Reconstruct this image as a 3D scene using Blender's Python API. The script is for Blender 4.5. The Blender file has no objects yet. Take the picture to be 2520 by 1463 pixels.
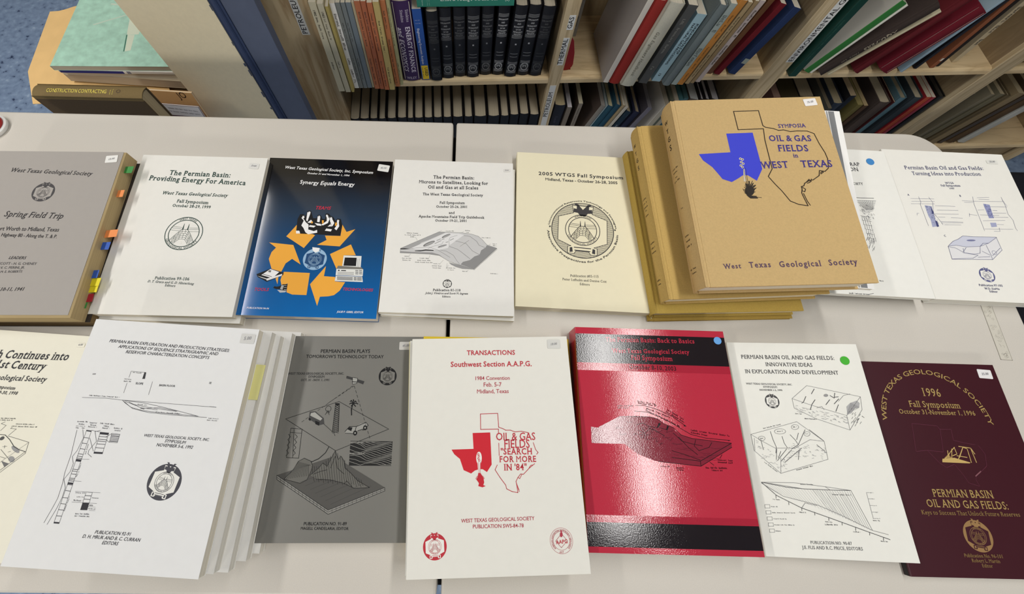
import bpy, bmesh, math, random
from mathutils import Vector, Matrix
from mathutils.geometry import tessellate_polygon
random.seed(7)
S = bpy.context.scene
COL = S.collection
TOP = 0.74                      # height of the table top above the floor

# ---------------------------------------------------------------- camera
cam = bpy.data.cameras.new('camera'); camo = bpy.data.objects.new('camera', cam); COL.objects.link(camo)
cam.sensor_fit = 'HORIZONTAL'; cam.sensor_width = 36.0
cam.lens = 36.0*924.53761/2520; cam.shift_x = (1260-1160.63623)/2520; cam.shift_y = (758.01192-731.5)/2520
cam.clip_start = 0.01
_y, _p, _r = math.radians(-2.23835506), math.radians(71.9384977), math.radians(3.20264632)
_f = Vector((-math.sin(_y)*math.cos(_p), math.cos(_y)*math.cos(_p), -math.sin(_p)))
_x = Vector((math.cos(_y), math.sin(_y), 0)); _u = _x.cross(_f)
_x2 = math.cos(_r)*_x+math.sin(_r)*_u; _u2 = -math.sin(_r)*_x+math.cos(_r)*_u
camo.matrix_world = Matrix(((_x2.x,_u2.x,-_f.x,0.02876),(_x2.y,_u2.y,-_f.y,0.21202),(_x2.z,_u2.z,-_f.z,0.55349+TOP),(0,0,0,1)))
S.camera = camo

# ---------------------------------------------------------------- view, world, lamps
S.view_settings.view_transform = 'Standard'; S.view_settings.look = 'None'
S.view_settings.gamma = 1.0; S.view_settings.use_curve_mapping = False
S.view_settings.exposure = -0.37
W = bpy.data.worlds.new('room_air'); S.world = W; W.use_nodes = True
W.node_tree.nodes['Background'].inputs[0].default_value = (1.0, 0.97, 0.93, 1)
W.node_tree.nodes['Background'].inputs[1].default_value = 0.05
CEIL = 2.62
# (x, y, watts, colour): rows of fluorescent ceiling fixtures running away from the viewer, plus added fill
LAMPS = [(0.88, 0.30, 20, (1.0, 0.98, 0.95)), (0.88, 1.54, 18, (1.0, 0.98, 0.95)),
         (-1.92, 0.12, 31, (1.0, 0.965, 0.915)), (-1.92, 1.36, 26, (1.0, 0.965, 0.915)),
         (3.6, -1.7, 4, (1.0, 0.98, 0.95)), (-4.0, 0.2, 14, (1.0, 0.965, 0.915)),
         (0.97, -3.9, 85, (1.0, 0.98, 0.95)), (-1.72, -3.9, 120, (1.0, 0.96, 0.90))]  # last two are added far back to brighten bookcase and beige panel
for lx, ly, lw, lc in LAMPS:
    ld = bpy.data.lights.new('fluorescent_tube', 'AREA'); ld.shape = 'RECTANGLE'; ld.size = 0.17; ld.size_y = 1.2
    ld.energy = lw; ld.color = lc
    lo = bpy.data.objects.new('fluorescent_tube', ld); COL.objects.link(lo); lo.location = (lx, ly, CEIL-0.075)

# ---------------------------------------------------------------- materials
def lin(c):
    return tuple(((v/255)/12.92 if v/255 <= .04045 else (((v/255)+.055)/1.055)**2.4) for v in c)+(1,)
MATS = {}
def mat(key, col, rough=.7, spec=.35, noise=0, nscale=60, bump=0, bscale=200, stripes=None, gradient=None, metal=0, coat=0):
    if key in MATS: return MATS[key]
    m = bpy.data.materials.new(key); m.use_nodes = True; nt = m.node_tree; b = nt.nodes['Principled BSDF']
    b.inputs['Base Color'].default_value = lin(col); b.inputs['Roughness'].default_value = rough
    b.inputs['Specular IOR Level'].default_value = spec; b.inputs['Metallic'].default_value = metal
    if coat: b.inputs['Coat Weight'].default_value = coat; b.inputs['Coat Roughness'].default_value = .06
    tc = nt.nodes.new('ShaderNodeTexCoord')
    if noise or stripes:
        n = nt.nodes.new('ShaderNodeTexNoise'); n.inputs['Scale'].default_value = nscale; n.inputs['Detail'].default_value = 4
        mp = nt.nodes.new('ShaderNodeMapping'); nt.links.new(tc.outputs['Object'], mp.inputs[0]); nt.links.new(mp.outputs[0], n.inputs['Vector'])
        if stripes: mp.inputs['Scale'].default_value = stripes
        r = nt.nodes.new('ShaderNodeValToRGB'); nt.links.new(n.outputs['Fac'], r.inputs[0])
        a = max(noise, .0)
        r.color_ramp.elements[0].position = .3; r.color_ramp.elements[1].position = .7
        c = lin(col)
        r.color_ramp.elements[0].color = tuple(v*(1-a) for v in c[:3])+(1,)
        r.color_ramp.elements[1].color = tuple(min(1, v*(1+a*.6)) for v in c[:3])+(1,)
        nt.links.new(r.outputs[0], b.inputs['Base Color'])
    if gradient:
        s = nt.nodes.new('ShaderNodeSeparateXYZ'); nt.links.new(tc.outputs['Object'], s.inputs[0])
        mr = nt.nodes.new('ShaderNodeMapRange'); mr.inputs[1].default_value = gradient[0]; mr.inputs[2].default_value = gradient[1]
        nt.links.new(s.outputs[1], mr.inputs[0])
        r = nt.nodes.new('ShaderNodeValToRGB'); nt.links.new(mr.outputs[0], r.inputs[0])
        els = r.color_ramp.elements
        while len(els) < len(gradient[2]): els.new(.5)
        for e, (p, c) in zip(els, gradient[2]): e.position = p; e.color = lin(c)
        nt.links.new(r.outputs[0], b.inputs['Base Color'])
    if bump:
        n2 = nt.nodes.new('ShaderNodeTexNoise'); n2.inputs['Scale'].default_value = bscale; n2.inputs['Detail'].default_value = 3
        nt.links.new(tc.outputs['Object'], n2.inputs['Vector'])
        bp = nt.nodes.new('ShaderNodeBump'); bp.inputs['Strength'].default_value = bump; bp.inputs['Distance'].default_value = .001
        nt.links.new(n2.outputs['Fac'], bp.inputs['Height']); nt.links.new(bp.outputs[0], b.inputs['Normal'])
    MATS[key] = m
    return m
def paper(c, k='matte'):
    if k == 'matte': return mat('card_%d_%d_%d' % c, c, .75, .25, noise=.012, nscale=90)
    if k == 'gloss': return mat('gloss_card_%d_%d_%d' % c, c, .14, .5)
    if k == 'satin': return mat('satin_card_%d_%d_%d' % c, c, .38, .4)
    if k == 'cloth': return mat('book_cloth_%d_%d_%d' % c, c, .8, .2, noise=.06, nscale=420, bump=.25, bscale=1400)
    if k == 'ink': return mat('ink_%d_%d_%d' % c, c, .6, .25)
    if k == 'foil': return mat('foil_%d_%d_%d' % c, c, .4, .5, metal=.35)
def pages(c, ax='z'):
    return mat('pages_%d_%d_%d' % c, c, .9, .1, noise=.2, nscale=1.0, stripes=(6, 6, 2600))

# ---------------------------------------------------------------- mesh builder
class MB:
    def __init__(s): s.v = []; s.f = []; s.m = []; s.mats = []
    def mi(s, m):
        if m not in s.mats: s.mats.append(m)
        return s.mats.index(m)
    def face(s, pts, m):
        i = len(s.v); s.v += [tuple(p) for p in pts]; s.f.append(tuple(range(i, i+len(pts)))); s.m.append(s.mi(m))
    def mesh(s, verts, faces, m):
        i = len(s.v); s.v += [tuple(p) for p in verts]; k = s.mi(m)
        for f in faces: s.f.append(tuple(i+j for j in f)); s.m.append(k)
    def box(s, x0, x1, y0, y1, z0, z1, m, M=None):
        v = [Vector(p) for p in ((x0,y0,z0),(x1,y0,z0),(x1,y1,z0),(x0,y1,z0),(x0,y0,z1),(x1,y0,z1),(x1,y1,z1),(x0,y1,z1))]
        if M is not None: v = [M @ p for p in v]
        s.mesh(v, [(0,3,2,1),(4,5,6,7),(0,1,5,4),(1,2,6,5),(2,3,7,6),(3,0,4,7)], m)
    def strip(s, outer, inner, y0, y1, m, M=None):          # profile (x,z) shell extruded along y
        n = len(outer); V = []
        for (x, z) in outer: V += [Vector((x, y0, z)), Vector((x, y1, z))]
        for (x, z) in inner: V += [Vector((x, y0, z)), Vector((x, y1, z))]
        if M is not None: V = [M @ p for p in V]
        F = []
        o = 2*n
        for i in range(n-1):
            a = 2*i; F.append((a, a+2, a+3, a+1)); b = o+2*i; F.append((b, b+1, b+3, b+2))
            F.append((a, b, b+2, a+2)); F.append((a+1, a+3, b+3, b+1))
        F.append((0, 1, o+1, o)); e = 2*n-2; F.append((e, o+e, o+e+1, e+1))
        s.mesh(V, F, m)
    def lathe(s, prof, m, n=40, M=None):
        V = []; F = []
        for (r, z) in prof:
            for i in range(n): a = 2*math.pi*i/n; V.append(Vector((r*math.cos(a), r*math.sin(a), z)))
        for j in range(len(prof)-1):
            for i in range(n): k = (i+1) % n; F.append((j*n+i, j*n+k, (j+1)*n+k, (j+1)*n+i))
        F.append(tuple(range(n))[::-1]); F.append(tuple((len(prof)-1)*n+i for i in range(n)))
        if M is not None: V = [M @ p for p in V]
        s.mesh(V, F, m)
    def tube(s, pts, r, m, n=10):
        P = [Vector(p) for p in pts]; V = []; F = []
        for i, p in enumerate(P):
            d = (P[min(i+1, len(P)-1)]-P[max(i-1, 0)]).normalized()
            a = d.cross(Vector((0, 0, 1))); a = a if a.length > 1e-3 else d.cross(Vector((1, 0, 0))); a.normalize(); b = d.cross(a)
            V += [p+r*(math.cos(2*math.pi*k/n)*a+math.sin(2*math.pi*k/n)*b) for k in range(n)]
        for i in range(len(P)-1):
            for k in range(n): q = (k+1) % n; F.append((i*n+k, i*n+q, (i+1)*n+q, (i+1)*n+k))
        F.append(tuple(range(n))); F.append(tuple((len(P)-1)*n+k for k in range(n))[::-1])
        s.mesh(V, F, m)
    def build(s, name, parent=None, smooth=None, bevel=0, fix=False):
        me = bpy.data.meshes.new(name); me.from_pydata(s.v, [], s.f)
        for m in s.mats: me.materials.append(m)
        me.polygons.foreach_set('material_index', s.m)
        if fix:
            bm = bmesh.new(); bm.from_mesh(me); bmesh.ops.recalc_face_normals(bm, faces=bm.faces); bm.to_mesh(me); bm.free()
        if smooth: me.shade_smooth(); me.set_sharp_from_angle(angle=math.radians(smooth))
        me.update()
        o = bpy.data.objects.new(name, me); COL.objects.link(o)
        if parent: o.parent = parent
        if bevel:
            b = o.modifiers.new('bevel', 'BEVEL'); b.width = bevel; b.segments = 2; b.limit_method = 'ANGLE'
        return o
def tag(o, label=None, cat=None, group=None, kind=None):
    if label: o['label'] = label
    if cat: o['category'] = cat
    if group: o['group'] = group
    if kind: o['kind'] = kind
    return o
def thing(name, label, cat, M=None, group=None):
    o = bpy.data.objects.new(name, None); COL.objects.link(o); o.empty_display_size = .02
    if M is not None: o.matrix_world = M
    return tag(o, label, cat, group)

# ---------------------------------------------------------------- printed matter: lettering and line art
_cu = bpy.data.curves.new('lettering', 'FONT'); _cu.resolution_u = 2; _to = bpy.data.objects.new('lettering', _cu)
GL = {}
def _raw(ch, bold):
    _cu.offset = 0.0 if ch[0] == 'M' else (.018 if bold else .007); _cu.body = ch
    return bpy.data.meshes.new_from_object(_to)
def glyph(ch, serif, bold):
    k = (ch, serif, bold)
    if k in GL: return GL[k]
    m = _raw(ch+'|', False); xa = max(v.co.x for v in m.vertices); m2 = _raw('|', False); adv = xa-max(v.co.x for v in m2.vertices)
    g = _raw(ch, bold); V = [(v.co.x, v.co.y) for v in g.vertices]; F = [tuple(p.vertices) for p in g.polygons]
    if serif and V and ch.isalnum():
        cnt = {}
        for p in g.polygons:
            for a, b in p.edge_keys: cnt[(a, b)] = cnt.get((a, b), 0)+1
        seen = {}
        for (a, b), c in cnt.items():
            if c != 1: continue
            (x0, y0), (x1, y1) = V[a], V[b]
            if abs(y0-y1) < .006 and .02 < abs(x0-x1) < .2:
                t = 0 if y0 < .05 else (1 if y0 > .40 else None)
                if y0 < -.12: t = 0
                if t is None: continue
                e = .075; lo, hi = min(x0, x1)-e, max(x0, x1)+e
                ya, yb = (y0, y0+.04) if t == 0 else (y0-.04, y0)
                i = len(V); xa_, xb_ = min(x0, x1), max(x0, x1); V += [(lo, ya), (xa_, ya), (xa_, yb), (lo, yb), (xb_, ya), (hi, ya), (hi, yb), (xb_, yb)]; F += [(i, i+1, i+2, i+3), (i+4, i+5, i+6, i+7)]
        adv += .045
    if bold: adv += .02
    ar = lambda f: sum(V[f[i]][0]*V[f[(i+1) % len(f)]][1]-V[f[(i+1) % len(f)]][0]*V[f[i]][1] for i in range(len(f)))
    F = [f if ar(f) > 0 else f[::-1] for f in F if abs(ar(f)) > .0000001]
    for q in (m, m2, g): bpy.data.meshes.remove(q)
    GL[k] = (V, F, adv); return GL[k]
def layout(text, style):
    serif, bold = 'r' in style, 'b' in style; x = 0; out = []
    for i, ch in enumerate(text):
        if ch == ' ': x += .26; continue
        V, F, a = glyph(ch, serif, bold); out.append((x, V, F)); x += a+(.06 if 'w' in style else 0)
    return out, x
def put_text(mb, text, p0, p1, style, m, place, xs=None):
    """letters from p0 to p1 along the baseline; place(x,y) gives the 3D point"""
    gl, wd = layout(text, style)
    p0, p1 = Vector(p0), Vector(p1); d = p1-p0; L = d.length
    if wd <= 0 or L <= 0: return
    xs = xs or (.88 if 'r' in style else (.94 if 'n' not in style else .8))
    k = L/wd; ky = k/xs; e = d/L; n = Vector((-e.y, e.x)); sh = .22 if 'i' in style else 0
    for x0, V, F in gl:
        mb.mesh([place(*(p0+e*((x0+x)*k+sh*y*ky)+n*(y*ky))) for x, y in V], F, m)
def put_arc(mb, text, c, r, a0, a1, style, m, place, inward=False, size=None):
    """letters on a circle from angle a0 to a1 (degrees)"""
    gl, wd = layout(text, style); a0, a1 = math.radians(a0), math.radians(a1)
    k = abs(a1-a0)*r/wd; sg = 1 if a1 > a0 else -1; ky = size if size else k
    for x0, V, F in gl:
        pts = []
        for x, y in V:
            a = a0+sg*(x0+x)*k/r; rr = r+(y*ky if sg < 0 else -y*ky)
            pts.append(place(c[0]+rr*math.cos(a), c[1]+rr*math.sin(a)))
        mb.mesh(pts, F, m)
def put_line(mb, pts, w, m, place):
    P = [Vector(p) for p in pts]
    for a, b in zip(P, P[1:]):
        d = b-a
        if d.length < 1e-6: continue
        d.normalize(); n = Vector((-d.y, d.x))*w/2; a2, b2 = a-d*w*.3, b+d*w*.3
        mb.face([place(*(a2-n)), place(*(b2-n)), place(*(b2+n)), place(*(a2+n))], m)
def put_area(mb, pts, m, place):
    P = [Vector((p[0], p[1], 0)) for p in pts]
    tri = tessellate_polygon([P]); V = [place(p.x, p.y) for p in P]
    F = []
    for t in tri:
        a, b, c = (P[i] for i in t)
        F.append(tuple(t) if (b-a).cross(c-a).z > 0 else tuple(reversed(t)))
    mb.mesh(V, F, m)
def ring(mb, c, r0, r1, m, place, a0=0, a1=360, n=48):
    for i in range(n):
        a, b = math.radians(a0+(a1-a0)*i/n), math.radians(a0+(a1-a0)*(i+1)/n)
        q = [(c[0]+r*math.cos(t), c[1]+r*math.sin(t)) for r, t in ((r0, a), (r1, a), (r1, b), (r0, b))]
        mb.face([place(*p) for p in q], m)
def micro(mb, p0, p1, h, m, place, rng):
    """a line of print too small to read: broken word-length strokes"""
    p0, p1 = Vector(p0), Vector(p1); d = p1-p0; L = d.length
    if L < 1e-6: return
    d.normalize(); x = 0
    while x < L:
        wl = min(rng.uniform(2.2, 6.5)*h, L-x)
        nseg = max(1, int(wl/(h*.62)))
        for j in range(nseg):
            a = p0+d*(x+wl*j/nseg); s = wl/nseg; n = Vector((-d.y, d.x)); t = h*(1.0 if j == 0 or rng.random() < .2 else .7)
            for (f0, f1, g0, g1) in ((.06, .32, 0, t),)+(((.1, .8, t-.2*h, t),) if rng.random() < .6 else ((.1, .8, 0, .2*h),))+(((.58, .82, 0, t*.95),) if rng.random() < .65 else ()):
                mb.face([place(*(a+d*s*f0+n*g0)), place(*(a+d*s*f1+n*g0)), place(*(a+d*s*f1+n*g1)), place(*(a+d*s*f0+n*g1))], m)
        x += wl+h*.9
def seal(mb, c, r, ink, bg, place, up, kind='full', rot=0):
    """society emblem: ring with hexagon, drill-bit head, circular scene of rock mound and two derricks"""
    p1 = lambda x, y: up(place, c[0]+r*(x*math.cos(rot)-y*math.sin(rot)), c[1]+r*(x*math.sin(rot)+y*math.cos(rot)), 1)
    p2 = lambda x, y: up(place, c[0]+r*(x*math.cos(rot)-y*math.sin(rot)), c[1]+r*(x*math.sin(rot)+y*math.cos(rot)), 2)
    p3 = lambda x, y: up(place, c[0]+r*(x*math.cos(rot)-y*math.sin(rot)), c[1]+r*(x*math.sin(rot)+y*math.cos(rot)), 3)
    rs = .56
    if kind == 'round': rs = 1.0
    if kind != 'round':
        if kind == 'open':
            ring(mb, (0, 0), .975, 1.0, ink, p1)
            y = -.97
            while y < .97:
                xo = math.sqrt(max(0, .98**2-y*y)); put_line(mb, [(-xo, y), (xo, y)], .014, ink, p1); y += .036
        else:
            ring(mb, (0, 0), .0, 1.0, ink, p1)
        hexa = [(-.78, .42), (-.30, .60), (-.34, .88), (.34, .88), (.30, .60), (.78, .42), (.78, -.42), (.36, -.60), (.46, -.62), (.46, -.86), (.26, -.86), (.2, -.76), (-.2, -.76), (-.26, -.86), (-.46, -.86), (-.46, -.62), (-.36, -.60), (-.78, -.42)]
        put_area(mb, hexa, bg, p2)
        if kind == 'open': put_line(mb, hexa+hexa[:1], .018, ink, p3)
        bit = [(-.30, 1.06), (-.16, 1.06), (-.12, .98), (0, .80), (.12, .98), (.16, 1.06), (.30, 1.06), (.20, .96), (.20, .82), (.30, .84), (.30, .66), (.16, .64), (.08, .50), (-.08, .50), (-.16, .64), (-.30, .66), (-.30, .84), (-.20, .82), (-.20, .96)]
        bit = [(x, .5+(y-.5)*(.8 if kind == 'open' else 1)) for x, y in bit]
        put_area(mb, bit, ink, p3)
        for sx in (-1, 1): put_area(mb, [(sx*.40, -.66), (sx*.32, -.64), (sx*.30, -.80), (sx*.40, -.82)][::sx], ink, p3)
        put_line(mb, [(-.26, -.64), (.26, -.64)], .03, ink, p3); put_line(mb, [(-.24, -.74), (.24, -.74)], .03, ink, p3)
    ring(mb, (0, 0), rs*.96, rs, ink, p3); ring(mb, (0, 0), rs*.78, rs*.82, ink, p3)
    put_arc(mb, 'WEST TEXAS', (0, 0), rs*.835, 122, 58, 's', ink, p3, size=rs*.17)
    put_arc(mb, 'GEOLOGICAL SOCIETY', (0, 0), rs*.95, 205, 335, 's', ink, p3, size=rs*.17)
    q = rs*.78
    mound = lambda x: q*(.30-1.5*max(0, abs(x/q)-.16)**1.25)
    xs = [q*(-.86+1.72*i/24) for i in range(25)]
    put_line(mb, [(x, mound(x)) for x in xs], .02, ink, p3)
    for k in range(1, 6):
        dy = -.15*k*q
        P = [(x, mound(x)+dy) for x in xs if math.hypot(x, mound(x)+dy) < q]
        if len(P) > 1: put_line(mb, P, .014, ink, p3)
        for j in range(len(P)-1):
            if (j+k) % 3 == 0: put_line(mb, [P[j], (P[j][0], P[j][1]+.15*q)], .012, ink, p3)
    for sx in (-.17, .17):
        put_area(mb, [(sx*q-.05*q, .28*q), (sx*q+.05*q, .28*q), (sx*q+.01*q, .74*q), (sx*q-.01*q, .74*q)], ink, p3)
    for y in (.36, .48, .2):
        e = math.sqrt(1-y*y)*q
        put_line(mb, [(-e, y*q), (-.25*q, (y-.05)*q)], .014, ink, p3); put_line(mb, [(e, y*q), (.25*q, (y-.05)*q)], .014, ink, p3)
    put_area(mb, [(-.08*q, -.82*q), (.1*q, -.82*q), (.02*q, -.6*q)], bg, p3)

def draw(mb, items, place0, bg, rng):
    """items hold millimetres; place0(x_m, y_m, layer) -> 3D"""
    def up(_pl, x, y, k): return place0(x, y, k)
    ink = lambda c, k='ink': MATS[c] if isinstance(c, str) else paper(c, k)
    for n_, it in enumerate(items):
        k = it[0]; dz = n_ % 18*.05
        if k == 'T':
            _, txt, x0, y0, x1, y1, st, col = it[:8]
            put_text(mb, txt, (x0/1000, y0/1000), (x1/1000, y1/1000), st, ink(col, 'foil' if 'f' in st else 'ink'), lambda x, y: place0(x, y, 4), it[8] if len(it) > 8 else None)
        elif k == 'L':
            _, w, col, pts = it; put_line(mb, [(x/1000, y/1000) for x, y in pts], w/1000, ink(col), lambda x, y: place0(x, y, 3+dz))
        elif k == 'A':
            _, lay, col, pts = it; put_area(mb, [(x/1000, y/1000) for x, y in pts], ink(col), lambda x, y: place0(x, y, lay+dz))
        elif k == 'C':
            _, r0, r1, col, x, y = it; ring(mb, (x/1000, y/1000), r0/1000, r1/1000, paper(col, 'ink'), lambda a, b: place0(a, b, 2+dz))
        elif k == 'M':
            _, x0, y0, x1, y1, h, col = it; micro(mb, (x0/1000, y0/1000), (x1/1000, y1/1000), h/1000, ink(col), lambda x, y: place0(x, y, 3), rng)
        elif k == 'S':
            _, x, y, r, sc_, bgc, kind, rot = it; seal(mb, (x/1000, y/1000), r/1000, paper(sc_, 'ink'), paper(bgc, 'ink'), None, up, kind, math.radians(rot))
        elif k == 'R':
            _, txt, x, y, r, a0, a1, st, col, size = it
            put_arc(mb, txt, (x/1000, y/1000), r/1000, a0, a1, st, ink(col, 'foil' if 'f' in st else 'ink'), lambda a, b: place0(a, b, 4), size=size/1000 if size else None)

# ---------------------------------------------------------------- books
def arc_pts(cx, cz, r, a0, a1, n=5): return [(cx+r*math.cos(math.radians(a0+(a1-a0)*i/n)), cz+r*math.sin(math.radians(a0+(a1-a0)*i/n))) for i in range(n+1)]
def book(name, label, cat, M, w, h, t, kind='soft', cover=(240,240,236), finish='matte', pg=(226,220,205), art=(), sart=(), stickers=(), group=None, cmat=None, spine_col=None, pin=None, r=None, backcol=None, bt0=None):
    """book lying flat in its own frame: spine along -x, width x, height y, thickness z; root at the base centre"""
    rng = random.Random(label)
    root = thing(name, label, cat, M, group)
    cm = cmat or paper(cover, finish); pm = pages(pg)
    sm = paper(spine_col, finish) if spine_col else cm
    x0, x1, y0, y1 = -w/2, w/2, -h/2, h/2
    EPS = .00006
    if kind == 'soft':
        th = .0004; r = r or min(.0016, t*.3)
        out = [(x1, 0)]+arc_pts(x0+r, r, r, 270, 180)+arc_pts(x0+r, t-r, r, 180, 90)+[(x1, t)]
        inn = [(x1, th)]+arc_pts(x0+r, r, r-th, 270, 180)+arc_pts(x0+r, t-r, r-th, 180, 90)+[(x1, t-th)]
        mb = MB(); mb.strip(out, inn, y0, y1, cm)
        if spine_col: mb.box(x0-.0001, x0+.0001, y0+.0002, y1-.0002, r, t-r, sm)
        if art: draw(mb, art, lambda x, y, k: (x, y, t+EPS*k), cm, rng)
        if sart: draw(mb, sart, lambda y, z, k: (x0-.0001-EPS*k, -y, z), cm, rng)
        if backcol: mb.box(x0+.0012, x1, y0, y1, -.0003, 0, paper(backcol, finish))
        mb.build('cover', root, smooth=35)
        ins = pin if pin is not None else .0006
        mb = MB(); mb.box(x0+.0006, x1-ins, y0+ins, y1-.0006, th*1.05, t-th*1.05, pm); pb = mb.build('page_block', root)
        front = root
    else:
        bt = bt0 or min(.0028, t*.18); hg = .009; ov = .0035; bul = min(.006, t*.14)
        mb = MB(); mb.box(x0+hg, x1, y0, y1, t-bt, t, cm)
        fb = mb
        if art: draw(fb, art, lambda x, y, k: (x, y, t+EPS*k), cm, rng)
        fb.build('front_board', root)
        mb = MB(); mb.box(x0+hg, x1, y0, y1, 0, bt, cm); mb.build('back_board', root, bevel=.0006)
        sx = lambda z: x0+bul*((2*z/t-1)**2)
        N = 10
        top = [(x0+hg+.0004, t-.0002), (x0+hg*.62, t-.0012), (x0+hg*.3, t-.0002)]
        cur = [(sx(t*(1-i/N)*.985+t*.0075), t*(1-i/N)*.985+t*.0075) for i in range(N+1)]
        out = top+cur+[(x, t-z) for x, z in top[::-1]]
        inn = [(x+(.0012 if 3 <= i < 3+N+1 else 0), z+(-.001 if i < 3 else (.001 if i >= 4+N else 0))) for i, (x, z) in enumerate(out)]
        mb = MB(); mb.strip(out[::-1], inn[::-1], y0+.0003, y1-.0003, sm)
        if sart: draw(mb, sart, lambda y, z, k: (sx(min(max(z, 0), t))-EPS*k-.00005, -y, z), sm, rng)
        mb.build('spine', root, smooth=50)
        mb = MB(); mb.box(x0+.004, x1-ov, y0+ov, y1-ov, bt*1.02, t-bt*1.02, pm); pb = mb.build('page_block', root)
    for st in stickers:
        nm, sx0, sy0, a, b, ang, col, sart2, lab = st
        Ms = Matrix.Translation((sx0/1000, sy0/1000, t+.00032)) @ Matrix.Rotation(math.radians(ang), 4, 'Z')
        mb = MB(); mm = paper(col, 'satin')
        if nm == 'round_sticker':
            mb.lathe([(a/1000, 0), (a/1000, .00022)], mm, 36)
        else:
            A, B, rr = a/2000, b/2000, .0012
            P = [(x*(A-rr)+rr*math.cos(math.radians(q)), y*(B-rr)+rr*math.sin(math.radians(q))) for x, y, qs in ((1,1,(0,45,90)),(-1,1,(90,135,180)),(-1,-1,(180,225,270)),(1,-1,(270,315,360))) for q in qs]
            n = len(P); V = [(x, y, 0) for x, y in P]+[(x, y, .0002) for x, y in P]
            mb.mesh(V, [tuple(range(n))[::-1], tuple(range(n, 2*n))]+[(i, (i+1) % n, n+(i+1) % n, n+i) for i in range(n)], mm)
        if sart2: draw(mb, sart2, lambda x, y, k: (x, y, .0002+EPS*k), mm, rng)
        so = mb.build(nm, root); so.matrix_local = Ms
        if lab: so['label'] = lab
    return root
def tab(root, i0, x, y, z, a, b, ang, col):
    """paper index tab gummed to a page edge"""
    pb = [c for c in root.children if c.name.startswith('page_block')][0]
    mb = MB(); mb.box(-a/2, a/2, -b/2, b/2, -.00012, .00012, paper(col, 'satin')); o = mb.build('index_tab', pb)
    o.matrix_local = Matrix.Translation((x, y, z)) @ Matrix.Rotation(ang, 4, 'Z') @ Matrix.Rotation(-.12, 4, 'Y')
    o['label'] = i0
def flat(x, y, z, deg, tx=0, ty=0):
    """pose of a lying book: base centre and small tilts"""
    R = Matrix.Rotation(math.radians(deg), 4, 'Z') @ Matrix.Rotation(-math.atan(tx), 4, 'Y') @ Matrix.Rotation(math.atan(ty), 4, 'X')
    return Matrix.Translation((x, y, z+TOP)) @ R
YAW = math.radians(3.5); EU = Vector((math.cos(YAW), math.sin(YAW), 0)); EV = Vector((-math.sin(YAW), math.cos(YAW), 0)); BO = Vector((0, 1.2, TOP))
def shelf(u, v, z, lean, w, h):
    """pose of a standing book: bottom-left corner of its spine at (u, v, z) on the bookcase front, leaning right by lean degrees"""
    a = math.radians(lean); upv = EU*math.sin(a)+Vector((0, 0, math.cos(a))); rt = EU*math.cos(a)-Vector((0, 0, math.sin(a)))
    o = BO+EU*u+EV*v+Vector((0, 0, z))+EV*(w/2)+upv*(h/2)
    return Matrix(((EV.x, upv.x, rt.x, o.x), (EV.y, upv.y, rt.y, o.y), (EV.z, upv.z, rt.z, o.z), (0, 0, 0, 1)))
ORD = ['', 'first', 'second', 'third', 'fourth', 'fifth', 'sixth', 'seventh', 'eighth', 'ninth', 'tenth', 'eleventh', 'twelfth', 'thirteenth', 'fourteenth', 'fifteenth', 'sixteenth', 'seventeenth', 'eighteenth', 'nineteenth', 'twentieth']

# ---------------------------------------------------------------- the setting
def room_box(name, b, m, kind='structure', parent=None, bevel=0):
    mb = MB(); mb.box(*b, m); o = mb.build(name, parent, bevel=bevel)
    if kind and not parent: o['kind'] = kind
    return o
def speckle_floor():
    m = mat('blue_speckled_linoleum', (112, 138, 172), .45, .3); nt = m.node_tree; b = nt.nodes['Principled BSDF']
    tc = nt.nodes.new('ShaderNodeTexCoord'); n1 = nt.nodes.new('ShaderNodeTexNoise'); n1.inputs['Scale'].default_value = 38; n1.inputs['Detail'].default_value = 6
    nt.links.new(tc.outputs['Object'], n1.inputs['Vector'])
    r = nt.nodes.new('ShaderNodeValToRGB'); e = r.color_ramp.elements
    e[0].position = .30; e[0].color = lin((46, 60, 92)); e[1].position = .38; e[1].color = lin((114, 134, 164))
    x = e.new(.62); x.color = lin((132, 153, 182)); x = e.new(.74); x.color = lin((164, 182, 204))
    nt.links.new(n1.outputs['Fac'], r.inputs[0]); nt.links.new(r.outputs[0], b.inputs['Base Color'])
    return m
FLOOR = speckle_floor()
room_box('floor', (-4.6, 4.6, -4.6, 4.2, -.05, 0), FLOOR)
room_box('ceiling', (-4.6, 4.6, -4.6, 4.2, CEIL, CEIL+.05), mat('ceiling_tile', (196, 192, 184), .9, .1, noise=.05, nscale=40))
WALLM = mat('wall_paint_cream', (170, 160, 142), .8, .2, noise=.03, nscale=8)
room_box('wall_back', (-4.6, 4.6, 4.2, 4.3, -.04, CEIL+.04), WALLM)
room_box('wall_front', (-4.6, 4.6, -4.7, -4.6, -.04, CEIL+.04), WALLM)
room_box('wall_left', (-4.7, -4.6, -4.7, 4.3, -.04, CEIL+.04), WALLM)
room_box('wall_right', (4.6, 4.7, -4.7, 4.3, -.04, CEIL+.04), WALLM)
for i, (lx, ly, lw, lc) in enumerate(LAMPS):
    t = thing('ceiling_light', ['fluorescent ceiling fixture over the right front of the table', 'fluorescent ceiling fixture over the right of the bookcase', 'fluorescent ceiling fixture over the left front of the table', 'fluorescent ceiling fixture over the left of the bookcase', 'fluorescent ceiling fixture far to the right', 'fluorescent ceiling fixture far to the left', 'added fill lamp behind the viewer on the right', 'added fill lamp behind the viewer on the left'][i], 'light', Matrix.Translation((lx, ly, CEIL)), 'ceiling lights')
    mb = MB(); mb.box(-.15, .15, -.63, .63, -.07, 0, mat('white_enamel', (235, 235, 230), .4, .4)); mb.build('housing', t, bevel=.004)
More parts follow.
